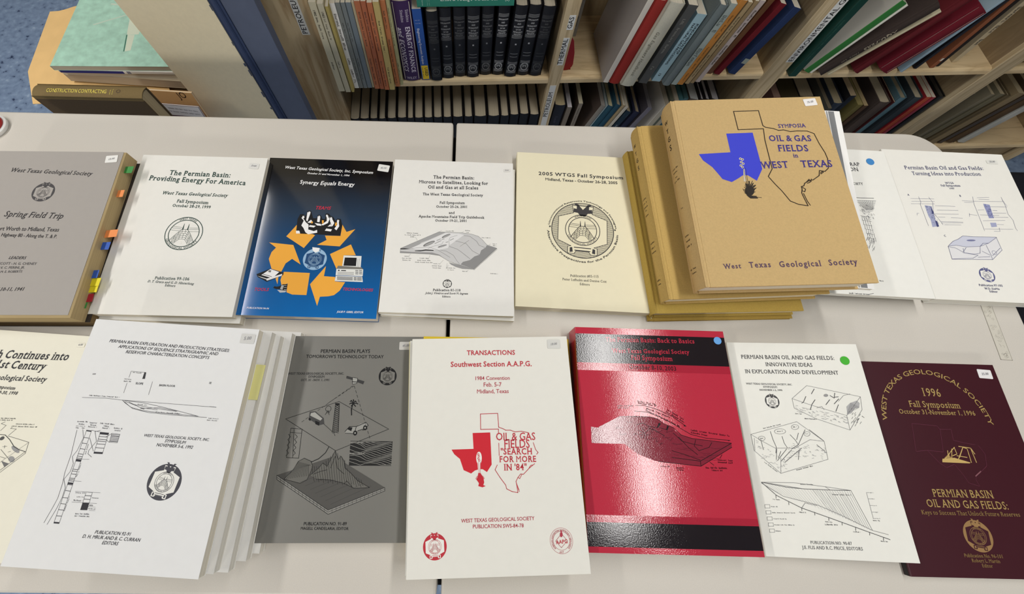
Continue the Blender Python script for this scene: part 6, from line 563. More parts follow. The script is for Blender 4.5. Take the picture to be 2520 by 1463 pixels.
book('book',"dark grey paperback with a satellite and terrain drawing, Tomorrow's Technology Today",'book',mw(.99993,-.01155,0,-.13174,.01155,.99993,0,.20786,0,0,1,.0005),.2159,.2647,.0135,cover=(120, 119, 114),finish='satin',pg=(190, 186, 176),
 art=[('T','PERMIAN BASIN PLAYS',-48.67,107.63,22.67,108.06,'s',(22,22,24)),('T',"TOMORROW'S TECHNOLOGY TODAY",-68.28,100.13,42.55,100.27,'s',(22,22,24)),('T','WEST TEXAS GEOLOGICAL SOCIETY, INC.',-90.49,76.31,-11.29,76.7,'rb',(50,50,50)),('T','SYMPOSIUM',-61.29,71.93,-38.21,72.04,'rb',(50,50,50)),('T','OCT. 31 - NOV. 1, 1991',-71.11,67.38,-30.53,67.57,'rb',(50,50,50)),('S',50.47,74.61,12.66,(22,22,24),(120,119,114),'full',0),('A',2,(60,60,60),[(-7.53,75.04),(3.54,72),(2.67,68.67),(-7.87,71.47)]),('A',2,(60,60,60),[(7.99,70.36),(18.3,67.32),(16.78,63.07),(7.67,66.33)]),('A',3,(160,160,155),[(1.08,72.7),(8.36,71.55),(7.85,64.44),(2.03,63.24)]),('L',.6,(22,22,24),[(1.08,72.7),(8.36,71.55),(7.85,64.44),(2.03,63.24),(1.08,72.7)]),('L',.95,(22,22,24),[(1.2,66.77),(7.67,66.33)]),('L',.47,(22,22,24),[(2.26,60.89),(-.89,58.49)]),('L',.47,(22,22,24),[(-2.98,56.9),(-6.12,54.52)]),('L',.47,(22,22,24),[(-8.2,52.93),(-11.32,50.56)]),('L',.47,(22,22,24),[(-13.39,48.99),(-16.5,46.63)]),('L',.47,(22,22,24),[(-18.56,45.06),(-21.65,42.71)]),('L',.46,(22,22,24),[(-23.7,41.15),(-26.77,38.81)]),('L',.46,(22,22,24),[(-28.82,37.26),(-31.88,34.93)]),('L',.46,(22,22,24),[(-33.91,33.39),(-36.95,31.08)]),('L',.46,(22,22,24),[(-38.97,29.54),(-42,27.24)]),('L',.46,(22,22,24),[(-44.02,25.7),(-47.03,23.41)]),('L',.46,(22,22,24),[(-49.03,21.89),(-52.03,19.61)]),('L',.46,(22,22,24),[(-54.03,18.1),(-57.01,15.83)]),('L',.45,(22,22,24),[(-58.99,14.32),(-61.96,12.06)]),('L',.47,(22,22,24),[(4.16,60.9),(1.53,59.04)]),('L',.47,(22,22,24),[(-.21,57.8),(-2.83,55.95)]),('L',.47,(22,22,24),[(-4.57,54.72),(-7.17,52.87)]),('L',.47,(22,22,24),[(-8.9,51.64),(-11.5,49.81)]),('L',.47,(22,22,24),[(-13.22,48.59),(-15.81,46.76)]),('L',.47,(22,22,24),[(-17.53,45.54),(-20.1,43.71)]),('L',.46,(22,22,24),[(-21.81,42.5),(-24.38,40.69)]),('L',.46,(22,22,24),[(-26.08,39.48),(-28.64,37.67)]),('L',.47,(22,22,24),[(4.63,60.9),(6.13,57.15)]),('L',.47,(22,22,24),[(7.12,54.67),(8.6,50.95)]),('L',.47,(22,22,24),[(9.59,48.48),(11.06,44.8)]),('L',.47,(22,22,24),[(12.04,42.34),(13.5,38.68)]),('L',.46,(22,22,24),[(14.48,36.25),(15.93,32.61)]),('L',.46,(22,22,24),[(16.89,30.19),(18.34,26.58)]),('L',.46,(22,22,24),[(19.29,24.18),(20.73,20.6)]),('L',.45,(22,22,24),[(21.68,18.21),(23.1,14.65)]),('L',.45,(22,22,24),[(24.04,12.29),(25.46,8.75)]),('L',.45,(22,22,24),[(26.39,6.4),(27.8,2.89)]),('L',.45,(22,22,24),[(28.73,.55),(30.12,-2.94)]),('L',.45,(22,22,24),[(31.05,-5.25),(32.43,-8.72)]),('L',.54,(22,22,24),[(-84.26,16.04),(-14.33,39.49),(56.95,3.18),(-11.71,-24.57),(-84.26,16.04)]),('L',.7,(22,22,24),[(-18.67,36.51),(-18.92,-1.38)]),('L',.69,(22,22,24),[(-13.53,36.53),(-10.82,-.27)]),('L',.55,(22,22,24),[(-18.54,35.37),(-13.1,32.66)]),('L',.56,(22,22,24),[(-13.41,35.39),(-18.23,32.64)]),('L',.55,(22,22,24),[(-18.56,32.64),(-12.9,29.94)]),('L',.55,(22,22,24),[(-13.2,32.66),(-18.25,29.92)]),('L',.55,(22,22,24),[(-18.58,29.92),(-12.7,27.23)]),('L',.55,(22,22,24),[(-13,29.94),(-18.27,27.21)]),('L',.55,(22,22,24),[(-18.61,27.21),(-12.5,24.53)]),('L',.55,(22,22,24),[(-12.8,27.23),(-18.3,24.51)]),('L',.55,(22,22,24),[(-18.63,24.51),(-12.3,21.84)]),('L',.55,(22,22,24),[(-12.6,24.53),(-18.32,21.82)]),('L',.55,(22,22,24),[(-18.65,21.82),(-12.1,19.15)]),('L',.55,(22,22,24),[(-12.4,21.84),(-18.34,19.13)]),('L',.55,(22,22,24),[(-18.67,19.13),(-11.9,16.48)]),('L',.55,(22,22,24),[(-12.2,19.15),(-18.36,16.46)]),('L',.55,(22,22,24),[(-18.69,16.46),(-11.7,13.81)]),('L',.55,(22,22,24),[(-12,16.48),(-18.38,13.79)]),('L',.54,(22,22,24),[(-18.71,13.79),(-11.51,11.15)]),('L',.54,(22,22,24),[(-11.8,13.81),(-18.41,11.13)]),('L',.54,(22,22,24),[(-18.74,11.13),(-11.31,8.5)]),('L',.54,(22,22,24),[(-11.61,11.15),(-18.43,8.48)]),('L',.54,(22,22,24),[(-18.76,8.48),(-11.11,5.86)]),('L',.54,(22,22,24),[(-11.41,8.5),(-18.45,5.84)]),('L',.54,(22,22,24),[(-18.78,5.84),(-10.92,3.23)]),('L',.54,(22,22,24),[(-11.21,5.86),(-18.47,3.21)]),('L',.54,(22,22,24),[(-18.8,3.2),(-10.72,.6)]),('L',.54,(22,22,24),[(-11.02,3.23),(-18.49,.58)]),('L',.54,(22,22,24),[(-18.82,.58),(-10.53,-2.02)]),('L',.54,(22,22,24),[(-10.82,.6),(-18.52,-2.04)]),('A',3,(22,22,24),[(-19.71,37.42),(-12.65,36.98),(-15.15,34.24),(-17.94,34.23)]),('L',.45,(22,22,24),[(-17.22,-.29),(-14.77,-5.72)]),('A',2,(70,70,70),[(-52.91,25.74),(-45.33,26.22),(-32.64,17.3),(-30.99,9.55),(-38.34,7.77),(-52.77,16.13)]),('A',3,(165,165,160),[(-50.82,23.95),(-45.65,25.09),(-34.4,16.63),(-36.83,13.96),(-51.52,20.59)]),('A',4,(22,22,24),[(-43.73,13.94),(-37.7,11.74),(-37.82,7.33),(-43.15,9.51)]),('A',4,(22,22,24),[(-53.01,17.91),(-49.77,16.14),(-50.57,13.47),(-53.1,15.24)]),('L',.45,(22,22,24),[(-31.68,9.55),(-19.04,-.29)]),('C',3.44,4.01,(22,22,24),-27.89,29.66),('L',.57,(22,22,24),[(-28.08,27.4),(-31.34,21.77)]),('L',.57,(22,22,24),[(-28.08,27.4),(-25.76,21.57)]),('L',.46,(22,22,24),[(-29.99,24.02),(-25.26,25.16)]),('L',1.39,(22,22,24),[(4.81,35.45),(3.86,28.64),(4.82,21.44)]),('L',1.16,(22,22,24),[(5.68,36.14),(2.67,40.93),(1.12,39.55)]),('L',1.16,(22,22,24),[(5.68,36.14),(2.45,37.5),(.53,36.12)]),('L',1.16,(22,22,24),[(5.68,36.14),(4.13,34.77),(3.15,33.4)]),('L',1.16,(22,22,24),[(5.68,36.14),(7.8,40.26),(9.62,38.9)]),('L',1.16,(22,22,24),[(5.68,36.14),(9.47,37.52),(12.22,36.16)]),('L',1.16,(22,22,24),[(5.68,36.14),(7.82,34.32),(9.26,32.97)]),('L',1.16,(22,22,24),[(5.68,36.14),(5.36,42.09),(5.69,40.71)]),('A',2,(150,150,145),[(-1.91,-.25),(3.59,6.34),(12.78,6.36),(17.71,10.13),(26.77,11.92),(28.67,8.61),(24.11,3.1),(15.14,.88),(10.99,-3.49),(-.47,-3.08)]),('L',.76,(22,22,24),[(-1.91,-.25),(3.59,6.34),(12.78,6.36),(10.95,-3.05),(-1.01,-2.21)]),('L',.76,(22,22,24),[(12.78,6.36),(25.62,11.92),(28.73,7.95),(21.97,1.34)]),('L',.76,(22,22,24),[(15.14,.88),(22.27,3.09)]),('A',4,(22,22,24),[(14.72,-2.47),(14.29,-3.81),(13.4,-4.78),(12.24,-5.19),(11.02,-4.97),(9.99,-4.14),(9.36,-2.89),(9.25,-1.45),(9.67,-.11),(10.56,.87),(11.73,1.28),(12.95,1.05),(13.98,.23),(14.61,-1.03)]),('A',4,(150,150,145),[(13.13,-2.18),(12.82,-2.89),(12.2,-3.25),(11.49,-3.11),(10.98,-2.54),(10.84,-1.75),(11.15,-1.04),(11.77,-.68),(12.48,-.81),(12.99,-1.38)]),('A',4,(22,22,24),[(27.61,4.34),(27.17,2.99),(26.27,2.01),(25.09,1.59),(23.87,1.82),(22.85,2.65),(22.22,3.92),(22.12,5.37),(22.56,6.72),(23.46,7.71),(24.64,8.13),(25.86,7.9),(26.89,7.06),(27.52,5.79)]),('A',4,(150,150,145),[(26.01,4.64),(25.7,3.92),(25.07,3.56),(24.36,3.69),(23.85,4.27),(23.72,5.07),(24.03,5.79),(24.66,6.15),(25.37,6.02),(25.89,5.44)]),('A',3,(22,22,24),[(.72,3.04),(3.66,5.68),(7.83,5.25),(6.49,.42)]),('L',.54,(22,22,24),[(-75.32,3.93),(-60.1,2.88),(-59.37,-33.9),(-75.55,-33.08),(-75.32,3.93)]),('L',.45,(22,22,24),[(-75.41,-1.52),(-60.27,-2.35)]),('L',.54,(22,22,24),[(-70.82,2.85),(-67.46,-33.49)]),('L',.49,(22,22,24),[(-77.35,-3.7),(-74.11,-7.15),(-77.2,-10.61),(-73.97,-14.03),(-77.06,-17.46),(-73.84,-20.86),(-76.91,-24.25),(-73.71,-27.63),(-76.77,-30.99)]),('L',.49,(22,22,24),[(-68.27,-3.68),(-65.04,-7.13),(-68.16,-10.59),(-64.94,-14.02),(-68.05,-17.44),(-64.85,-20.84),(-67.94,-24.24),(-64.75,-27.61),(-67.84,-30.98)]),('A',1,(35,35,35),[(6.62,-12.15),(63.3,-12.46),(63.58,-43.12),(7.76,-42.97)]),('L',.57,(140,139,134),[(5.97,-13.23),(12.44,-13.21),(20.2,-13.2),(27.08,-13.18),(34.11,-13.17),(41.03,-13.16),(47.99,-14.11),(55.6,-14.09),(62.17,-13.37)]),('L',.57,(140,139,134),[(5.73,-13.23),(13.29,-13.55),(20.17,-13.2),(26.67,-13.19),(34.23,-13.17),(40.99,-15.03),(48.91,-15.86),(56,-15.07),(62.57,-15.29)]),('L',.57,(140,139,134),[(6.72,-15.1),(12.69,-14.96),(20.24,-14.3),(26.58,-13.19),(34.33,-15.63),(41.05,-17.35),(48.1,-16.94),(55.75,-16.47),(62.4,-18.1)]),('L',.58,(140,139,134),[(5.64,-14.45),(12.75,-13.65),(20,-14.01),(27.38,-16.05),(34.26,-18.48),(41.91,-18.78),(48.66,-17.99),(55.78,-18.73),(62.84,-21.38)]),('L',.57,(140,139,134),[(6.45,-13.23),(13.2,-13.21),(19.76,-14.2),(27.99,-19.26),(35.47,-20.44),(41.8,-19.76),(49.35,-19.68),(55.78,-21.78),(63.29,-24.44)]),('L',.57,(140,139,134),[(5.96,-13.29),(13.1,-14.18),(20.85,-16.9),(27.99,-21.79),(35.55,-21.63),(41.96,-20.99),(48.45,-22.27),(56.05,-25.05),(63.83,-26.72)]),('L',.57,(140,139,134),[(6.32,-17.11),(13.05,-19.33),(20.6,-21.94),(27.5,-23.42),(35.69,-22.62),(42.7,-23),(49.67,-25.47),(56.57,-27.85),(63.81,-28.13)]),('L',.57,(140,139,134),[(6.56,-22.58),(14,-25.37),(21.45,-26.9),(27.98,-24.44),(34.53,-24.09),(42.95,-25.87),(49.42,-28.63),(56.58,-29.78),(63.28,-29.1)]),('L',.57,(140,139,134),[(7.12,-26.79),(14.49,-29.07),(22.08,-29.21),(28.6,-25.53),(35.18,-26.45),(41.9,-29.14),(50.1,-31.12),(56.35,-30.94),(63.71,-30.32)]),('L',.57,(140,139,134),[(6.94,-28.2),(14.87,-29.2),(21.41,-28.47),(28.43,-27.31),(35.49,-29.53),(42.6,-32.1),(49.88,-32.71),(57.37,-31.92),(63.21,-32.33)]),('L',.57,(140,139,134),[(7.29,-27.77),(13.87,-27.49),(21.74,-26.93),(28.89,-29.98),(35.5,-32.75),(42.86,-34.24),(50.09,-33.72),(57.06,-33.39),(63.49,-35.19)]),('L',.57,(140,139,134),[(8.07,-27.94),(14.83,-27.14),(20.99,-27.7),(29.46,-33.19),(36.45,-35.43),(43.48,-35.54),(50.03,-34.81),(56.63,-35.74),(64.71,-38.42)]),('L',.57,(140,139,134),[(7.92,-30.29),(14.53,-30.07),(21.57,-32),(29.79,-36.26),(36.16,-37.22),(43.21,-36.5),(50.26,-36.59),(57.67,-38.8),(64.52,-41.33)]),('L',.56,(140,139,134),[(7.77,-34.24),(15.38,-35.32),(22.44,-38.03),(29.51,-38.62),(36.63,-38.32),(42.92,-37.78),(49.89,-39.24),(56.94,-41.98),(64.1,-42.08)]),('L',.56,(140,139,134),[(7.91,-37.78),(15.9,-40.09),(22.57,-42.13),(29.16,-40.09),(35.9,-39.31),(43.14,-39.89),(50.15,-42.1),(57.18,-42.09),(64.36,-42.08)]),('L',.88,(22,22,24),[(-21.29,-19.7),(-24.9,-27.13),(-32.94,-34.49),(-42.43,-38.67)]),('A',1,(84,83,80),[(-84.79,-54.55),(-13.18,-31.32),(57.01,-69.24),(-13.32,-95.45)]),('A',1,(140,139,134),[(-84.79,-54.55),(-13.32,-95.45),(-12.74,-100.28),(-83.94,-59.83)]),('A',1,(140,139,134),[(-13.32,-95.45),(57.01,-69.24),(57.31,-73.25),(-12.74,-100.28)]),('L',.51,(22,22,24),[(-84.79,-54.55),(-13.32,-95.45),(57.01,-69.24),(57.31,-73.25),(-12.74,-100.28),(-83.94,-59.83),(-84.79,-54.55)]),('L',.38,(22,22,24),[(-84.36,-57.2),(-13.04,-97.77),(57.16,-71.25)]),('L',.32,(22,22,24),[(-79.57,-57.54),(-78.73,-62.8)]),('L',.31,(22,22,24),[(-8.38,-93.61),(-7.82,-98.38)]),('L',.32,(22,22,24),[(-74.37,-60.52),(-73.55,-65.75)]),('L',.31,(22,22,24),[(-3.43,-91.77),(-2.9,-96.48)]),('L',.32,(22,22,24),[(-69.19,-63.48),(-68.39,-68.7)]),('L',.31,(22,22,24),[(1.53,-89.92),(2.04,-94.58)]),('L',.32,(22,22,24),[(-64.02,-66.44),(-63.24,-71.64)]),('L',.31,(22,22,24),[(6.5,-88.07),(7,-92.66)]),('L',.31,(22,22,24),[(-58.87,-69.39),(-58.11,-74.57)]),('L',.31,(22,22,24),[(11.49,-86.21),(11.96,-90.75)]),('L',.31,(22,22,24),[(-53.74,-72.32),(-53,-77.48)]),('L',.31,(22,22,24),[(16.5,-84.34),(16.95,-88.82)]),('L',.31,(22,22,24),[(-48.63,-75.25),(-47.9,-80.39)]),('L',.31,(22,22,24),[(21.51,-82.47),(21.94,-86.9)]),('L',.31,(22,22,24),[(-43.53,-78.16),(-42.83,-83.29)]),('L',.31,(22,22,24),[(26.54,-80.6),(26.95,-84.96)]),('L',.31,(22,22,24),[(-38.45,-81.07),(-37.76,-86.18)]),('L',.31,(22,22,24),[(31.59,-78.72),(31.97,-83.02)]),('L',.31,(22,22,24),[(-33.39,-83.97),(-32.72,-89.06)]),('L',.31,(22,22,24),[(36.64,-76.83),(37.01,-81.08)]),('L',.31,(22,22,24),[(-28.35,-86.85),(-27.69,-91.92)]),('L',.31,(22,22,24),[(41.71,-74.94),(42.06,-79.13)]),('L',.31,(22,22,24),[(-23.32,-89.73),(-22.68,-94.78)]),('L',.31,(22,22,24),[(46.8,-73.05),(47.13,-77.17)]),('L',.31,(22,22,24),[(-18.31,-92.6),(-17.69,-97.63)]),('L',.31,(22,22,24),[(51.9,-71.15),(52.21,-75.21)]),('A',2,(104,103,98),[(-74.82,-59.22),(-64.42,-47.99),(-59.27,-37.65),(-52,-33.89),(-42.57,-37.63),(-39.52,-43.85),(-41.74,-52.07),(-45.04,-60.21),(-53.24,-64.25)]),('A',2,(104,103,98),[(-41.41,-54.52),(-31.48,-45.91),(-26.7,-39.69),(-20.63,-43.83),(-17.17,-35.51),(-12.16,-24.57),(-7.11,-35.5),(-3.77,-31.3),(.94,-37.58),(2.94,-45.87),(11.35,-52.03),(21.1,-61.19),(37.24,-69.25),(17.59,-70.25),(3.8,-64.23),(-14.25,-60.2),(-31.98,-59.19)]),('L',.38,(22,22,24),[(-71.53,-59.22),(-65.37,-49.02),(-58.77,-38.07)]),('L',.38,(22,22,24),[(-69.2,-58.88),(-63.69,-48.51),(-57.42,-38.41)]),('L',.38,(22,22,24),[(-66.88,-58.54),(-62.02,-47.99),(-56.07,-38.76)]),('L',.38,(22,22,24),[(-64.55,-58.2),(-60.34,-47.48),(-54.73,-39.1)]),('L',.38,(22,22,24),[(-62.22,-57.86),(-58.67,-46.96),(-53.38,-39.45)]),('L',.38,(22,22,24),[(-59.89,-57.52),(-56.99,-46.45),(-52.03,-39.79)]),('L',.38,(22,22,24),[(-57.56,-57.18),(-55.31,-45.93),(-50.69,-40.14)]),('L',.38,(22,22,24),[(-55.22,-56.84),(-53.63,-45.41),(-49.34,-40.48)]),('L',.38,(22,22,24),[(-52.89,-56.5),(-51.95,-44.9),(-48,-40.82)]),('L',.38,(22,22,24),[(-50.55,-56.16),(-50.26,-44.38),(-46.65,-41.17)]),('L',.38,(22,22,24),[(-48.21,-55.82),(-48.58,-43.86),(-45.31,-41.51)]),('L',.38,(22,22,24),[(-45.87,-55.48),(-46.89,-43.34),(-43.97,-41.86)]),('L',.38,(22,22,24),[(-43.53,-55.14),(-45.21,-42.82),(-42.62,-42.2)]),('L',.4,(22,22,24),[(-35.1,-62.23),(-38.07,-53.09),(-40.63,-43.85)]),('L',.4,(22,22,24),[(-32.29,-60.54),(-34.82,-54.61),(-37.56,-43.85)]),('L',.4,(22,22,24),[(-28.95,-62.9),(-31.74,-54.86),(-34.49,-43.85)]),('L',.4,(22,22,24),[(-26.13,-61.21),(-28.84,-53.75),(-31.43,-43.84)]),('L',.4,(22,22,24),[(-22.81,-63.57),(-26.02,-51.89),(-28.49,-42.76)]),('L',.4,(22,22,24),[(-19.98,-61.89),(-23.16,-50.29),(-25.78,-39.89)]),('L',.4,(22,22,24),[(-16.66,-64.24),(-20.12,-50.14),(-23.05,-37.01)]),('L',.4,(22,22,24),[(-13.83,-62.56),(-17.03,-50.4),(-20.32,-34.12)]),('L',.4,(22,22,24),[(-10.52,-64.91),(-14.06,-49.67),(-17.57,-31.22)]),('L',.4,(22,22,24),[(-7.68,-63.23),(-11.26,-47.45),(-14.81,-28.32)]),('L',.4,(22,22,24),[(-4.38,-65.58),(-8.52,-44.59),(-12.04,-25.39)]),('L',.4,(22,22,24),[(-1.53,-63.9),(-5.4,-45.02),(-8.7,-27.5)]),('L',.4,(22,22,24),[(1.76,-66.25),(-2.07,-47.35),(-5.27,-30.41)]),('L',.4,(22,22,24),[(4.61,-64.57),(1.33,-50.48),(-1.86,-33.3)]),('L',.4,(22,22,24),[(7.89,-66.91),(4.66,-52.98),(1.54,-36.19)]),('L',.4,(22,22,24),[(10.75,-65.24),(8.18,-57.43),(5.67,-46.09)]),('L',.4,(22,22,24),[(14.02,-67.58),(11.31,-58.23),(9.19,-50.49)]),('L',.4,(22,22,24),[(16.88,-65.9),(14.43,-58.97),(12.6,-53.9)]),('L',.4,(22,22,24),[(20.15,-68.25),(17.6,-60.22),(15.81,-55.45)]),('L',.4,(22,22,24),[(23.02,-66.57),(20.88,-62.59),(19.01,-56.99)]),('L',.4,(22,22,24),[(26.27,-68.92),(24.12,-64.74),(22.21,-58.53)]),('L',.4,(22,22,24),[(29.15,-67.24),(27.23,-65.52),(25.41,-60.07)]),('L',.55,(22,22,24),[(-74.82,-59.22),(-64.42,-47.99),(-59.27,-37.65),(-52,-33.89),(-42.57,-37.63),(-39.52,-43.85),(-41.74,-52.07),(-45.04,-60.21),(-53.24,-64.25),(-74.82,-59.22)]),('L',.55,(22,22,24),[(-41.41,-54.52),(-31.48,-45.91),(-26.7,-39.69),(-20.63,-43.83),(-17.17,-35.51),(-12.16,-24.57),(-7.11,-35.5),(-3.77,-31.3),(.94,-37.58),(2.94,-45.87),(11.35,-52.03),(21.1,-61.19),(37.24,-69.25),(17.59,-70.25),(3.8,-64.23),(-14.25,-60.2),(-31.98,-59.19)]),('L',.55,(22,22,24),[(-37.19,-53.09),(-28.74,-50.02),(-20.14,-47.95)]),('L',.56,(22,22,24),[(-15.94,-45.89),(-11.39,-31.32),(-7.06,-45.88),(2.6,-53.06)]),('L',.55,(22,22,24),[(3.91,-65.24),(6.78,-61.2),(15.29,-69.25)]),('L',.25,(60,60,58),[(-10.85,-89.04),(39.26,-67.24)]),('L',.25,(60,60,58),[(-17.86,-84.73),(27.01,-65.43)]),('L',.25,(60,60,58),[(-24.9,-80.39),(14.73,-63.62)]),('L',.25,(60,60,58),[(-31.98,-76.04),(2.44,-61.81)]),('L',.25,(60,60,58),[(-39.1,-71.66),(-9.87,-59.99)]),('L',.25,(60,60,58),[(-46.26,-67.26),(-22.2,-58.17)]),('L',.25,(60,60,58),[(-53.45,-62.84),(-34.55,-56.35)]),('T','PUBLICATION NO. 91-89',-42.08,-112.66,12.19,-112.72,'s',(22,22,24)),('T','MAGELL CANDELARIA, EDITOR',-45.2,-117.56,14.87,-118.01,'s',(22,22,24))],
 stickers=[('price_sticker',74.02,118.76,19.46,11.82,.4,(196,194,190),[('T','45.00',-5.25,-1.89,4.86,-.71,'i',(140,140,146))],None)])
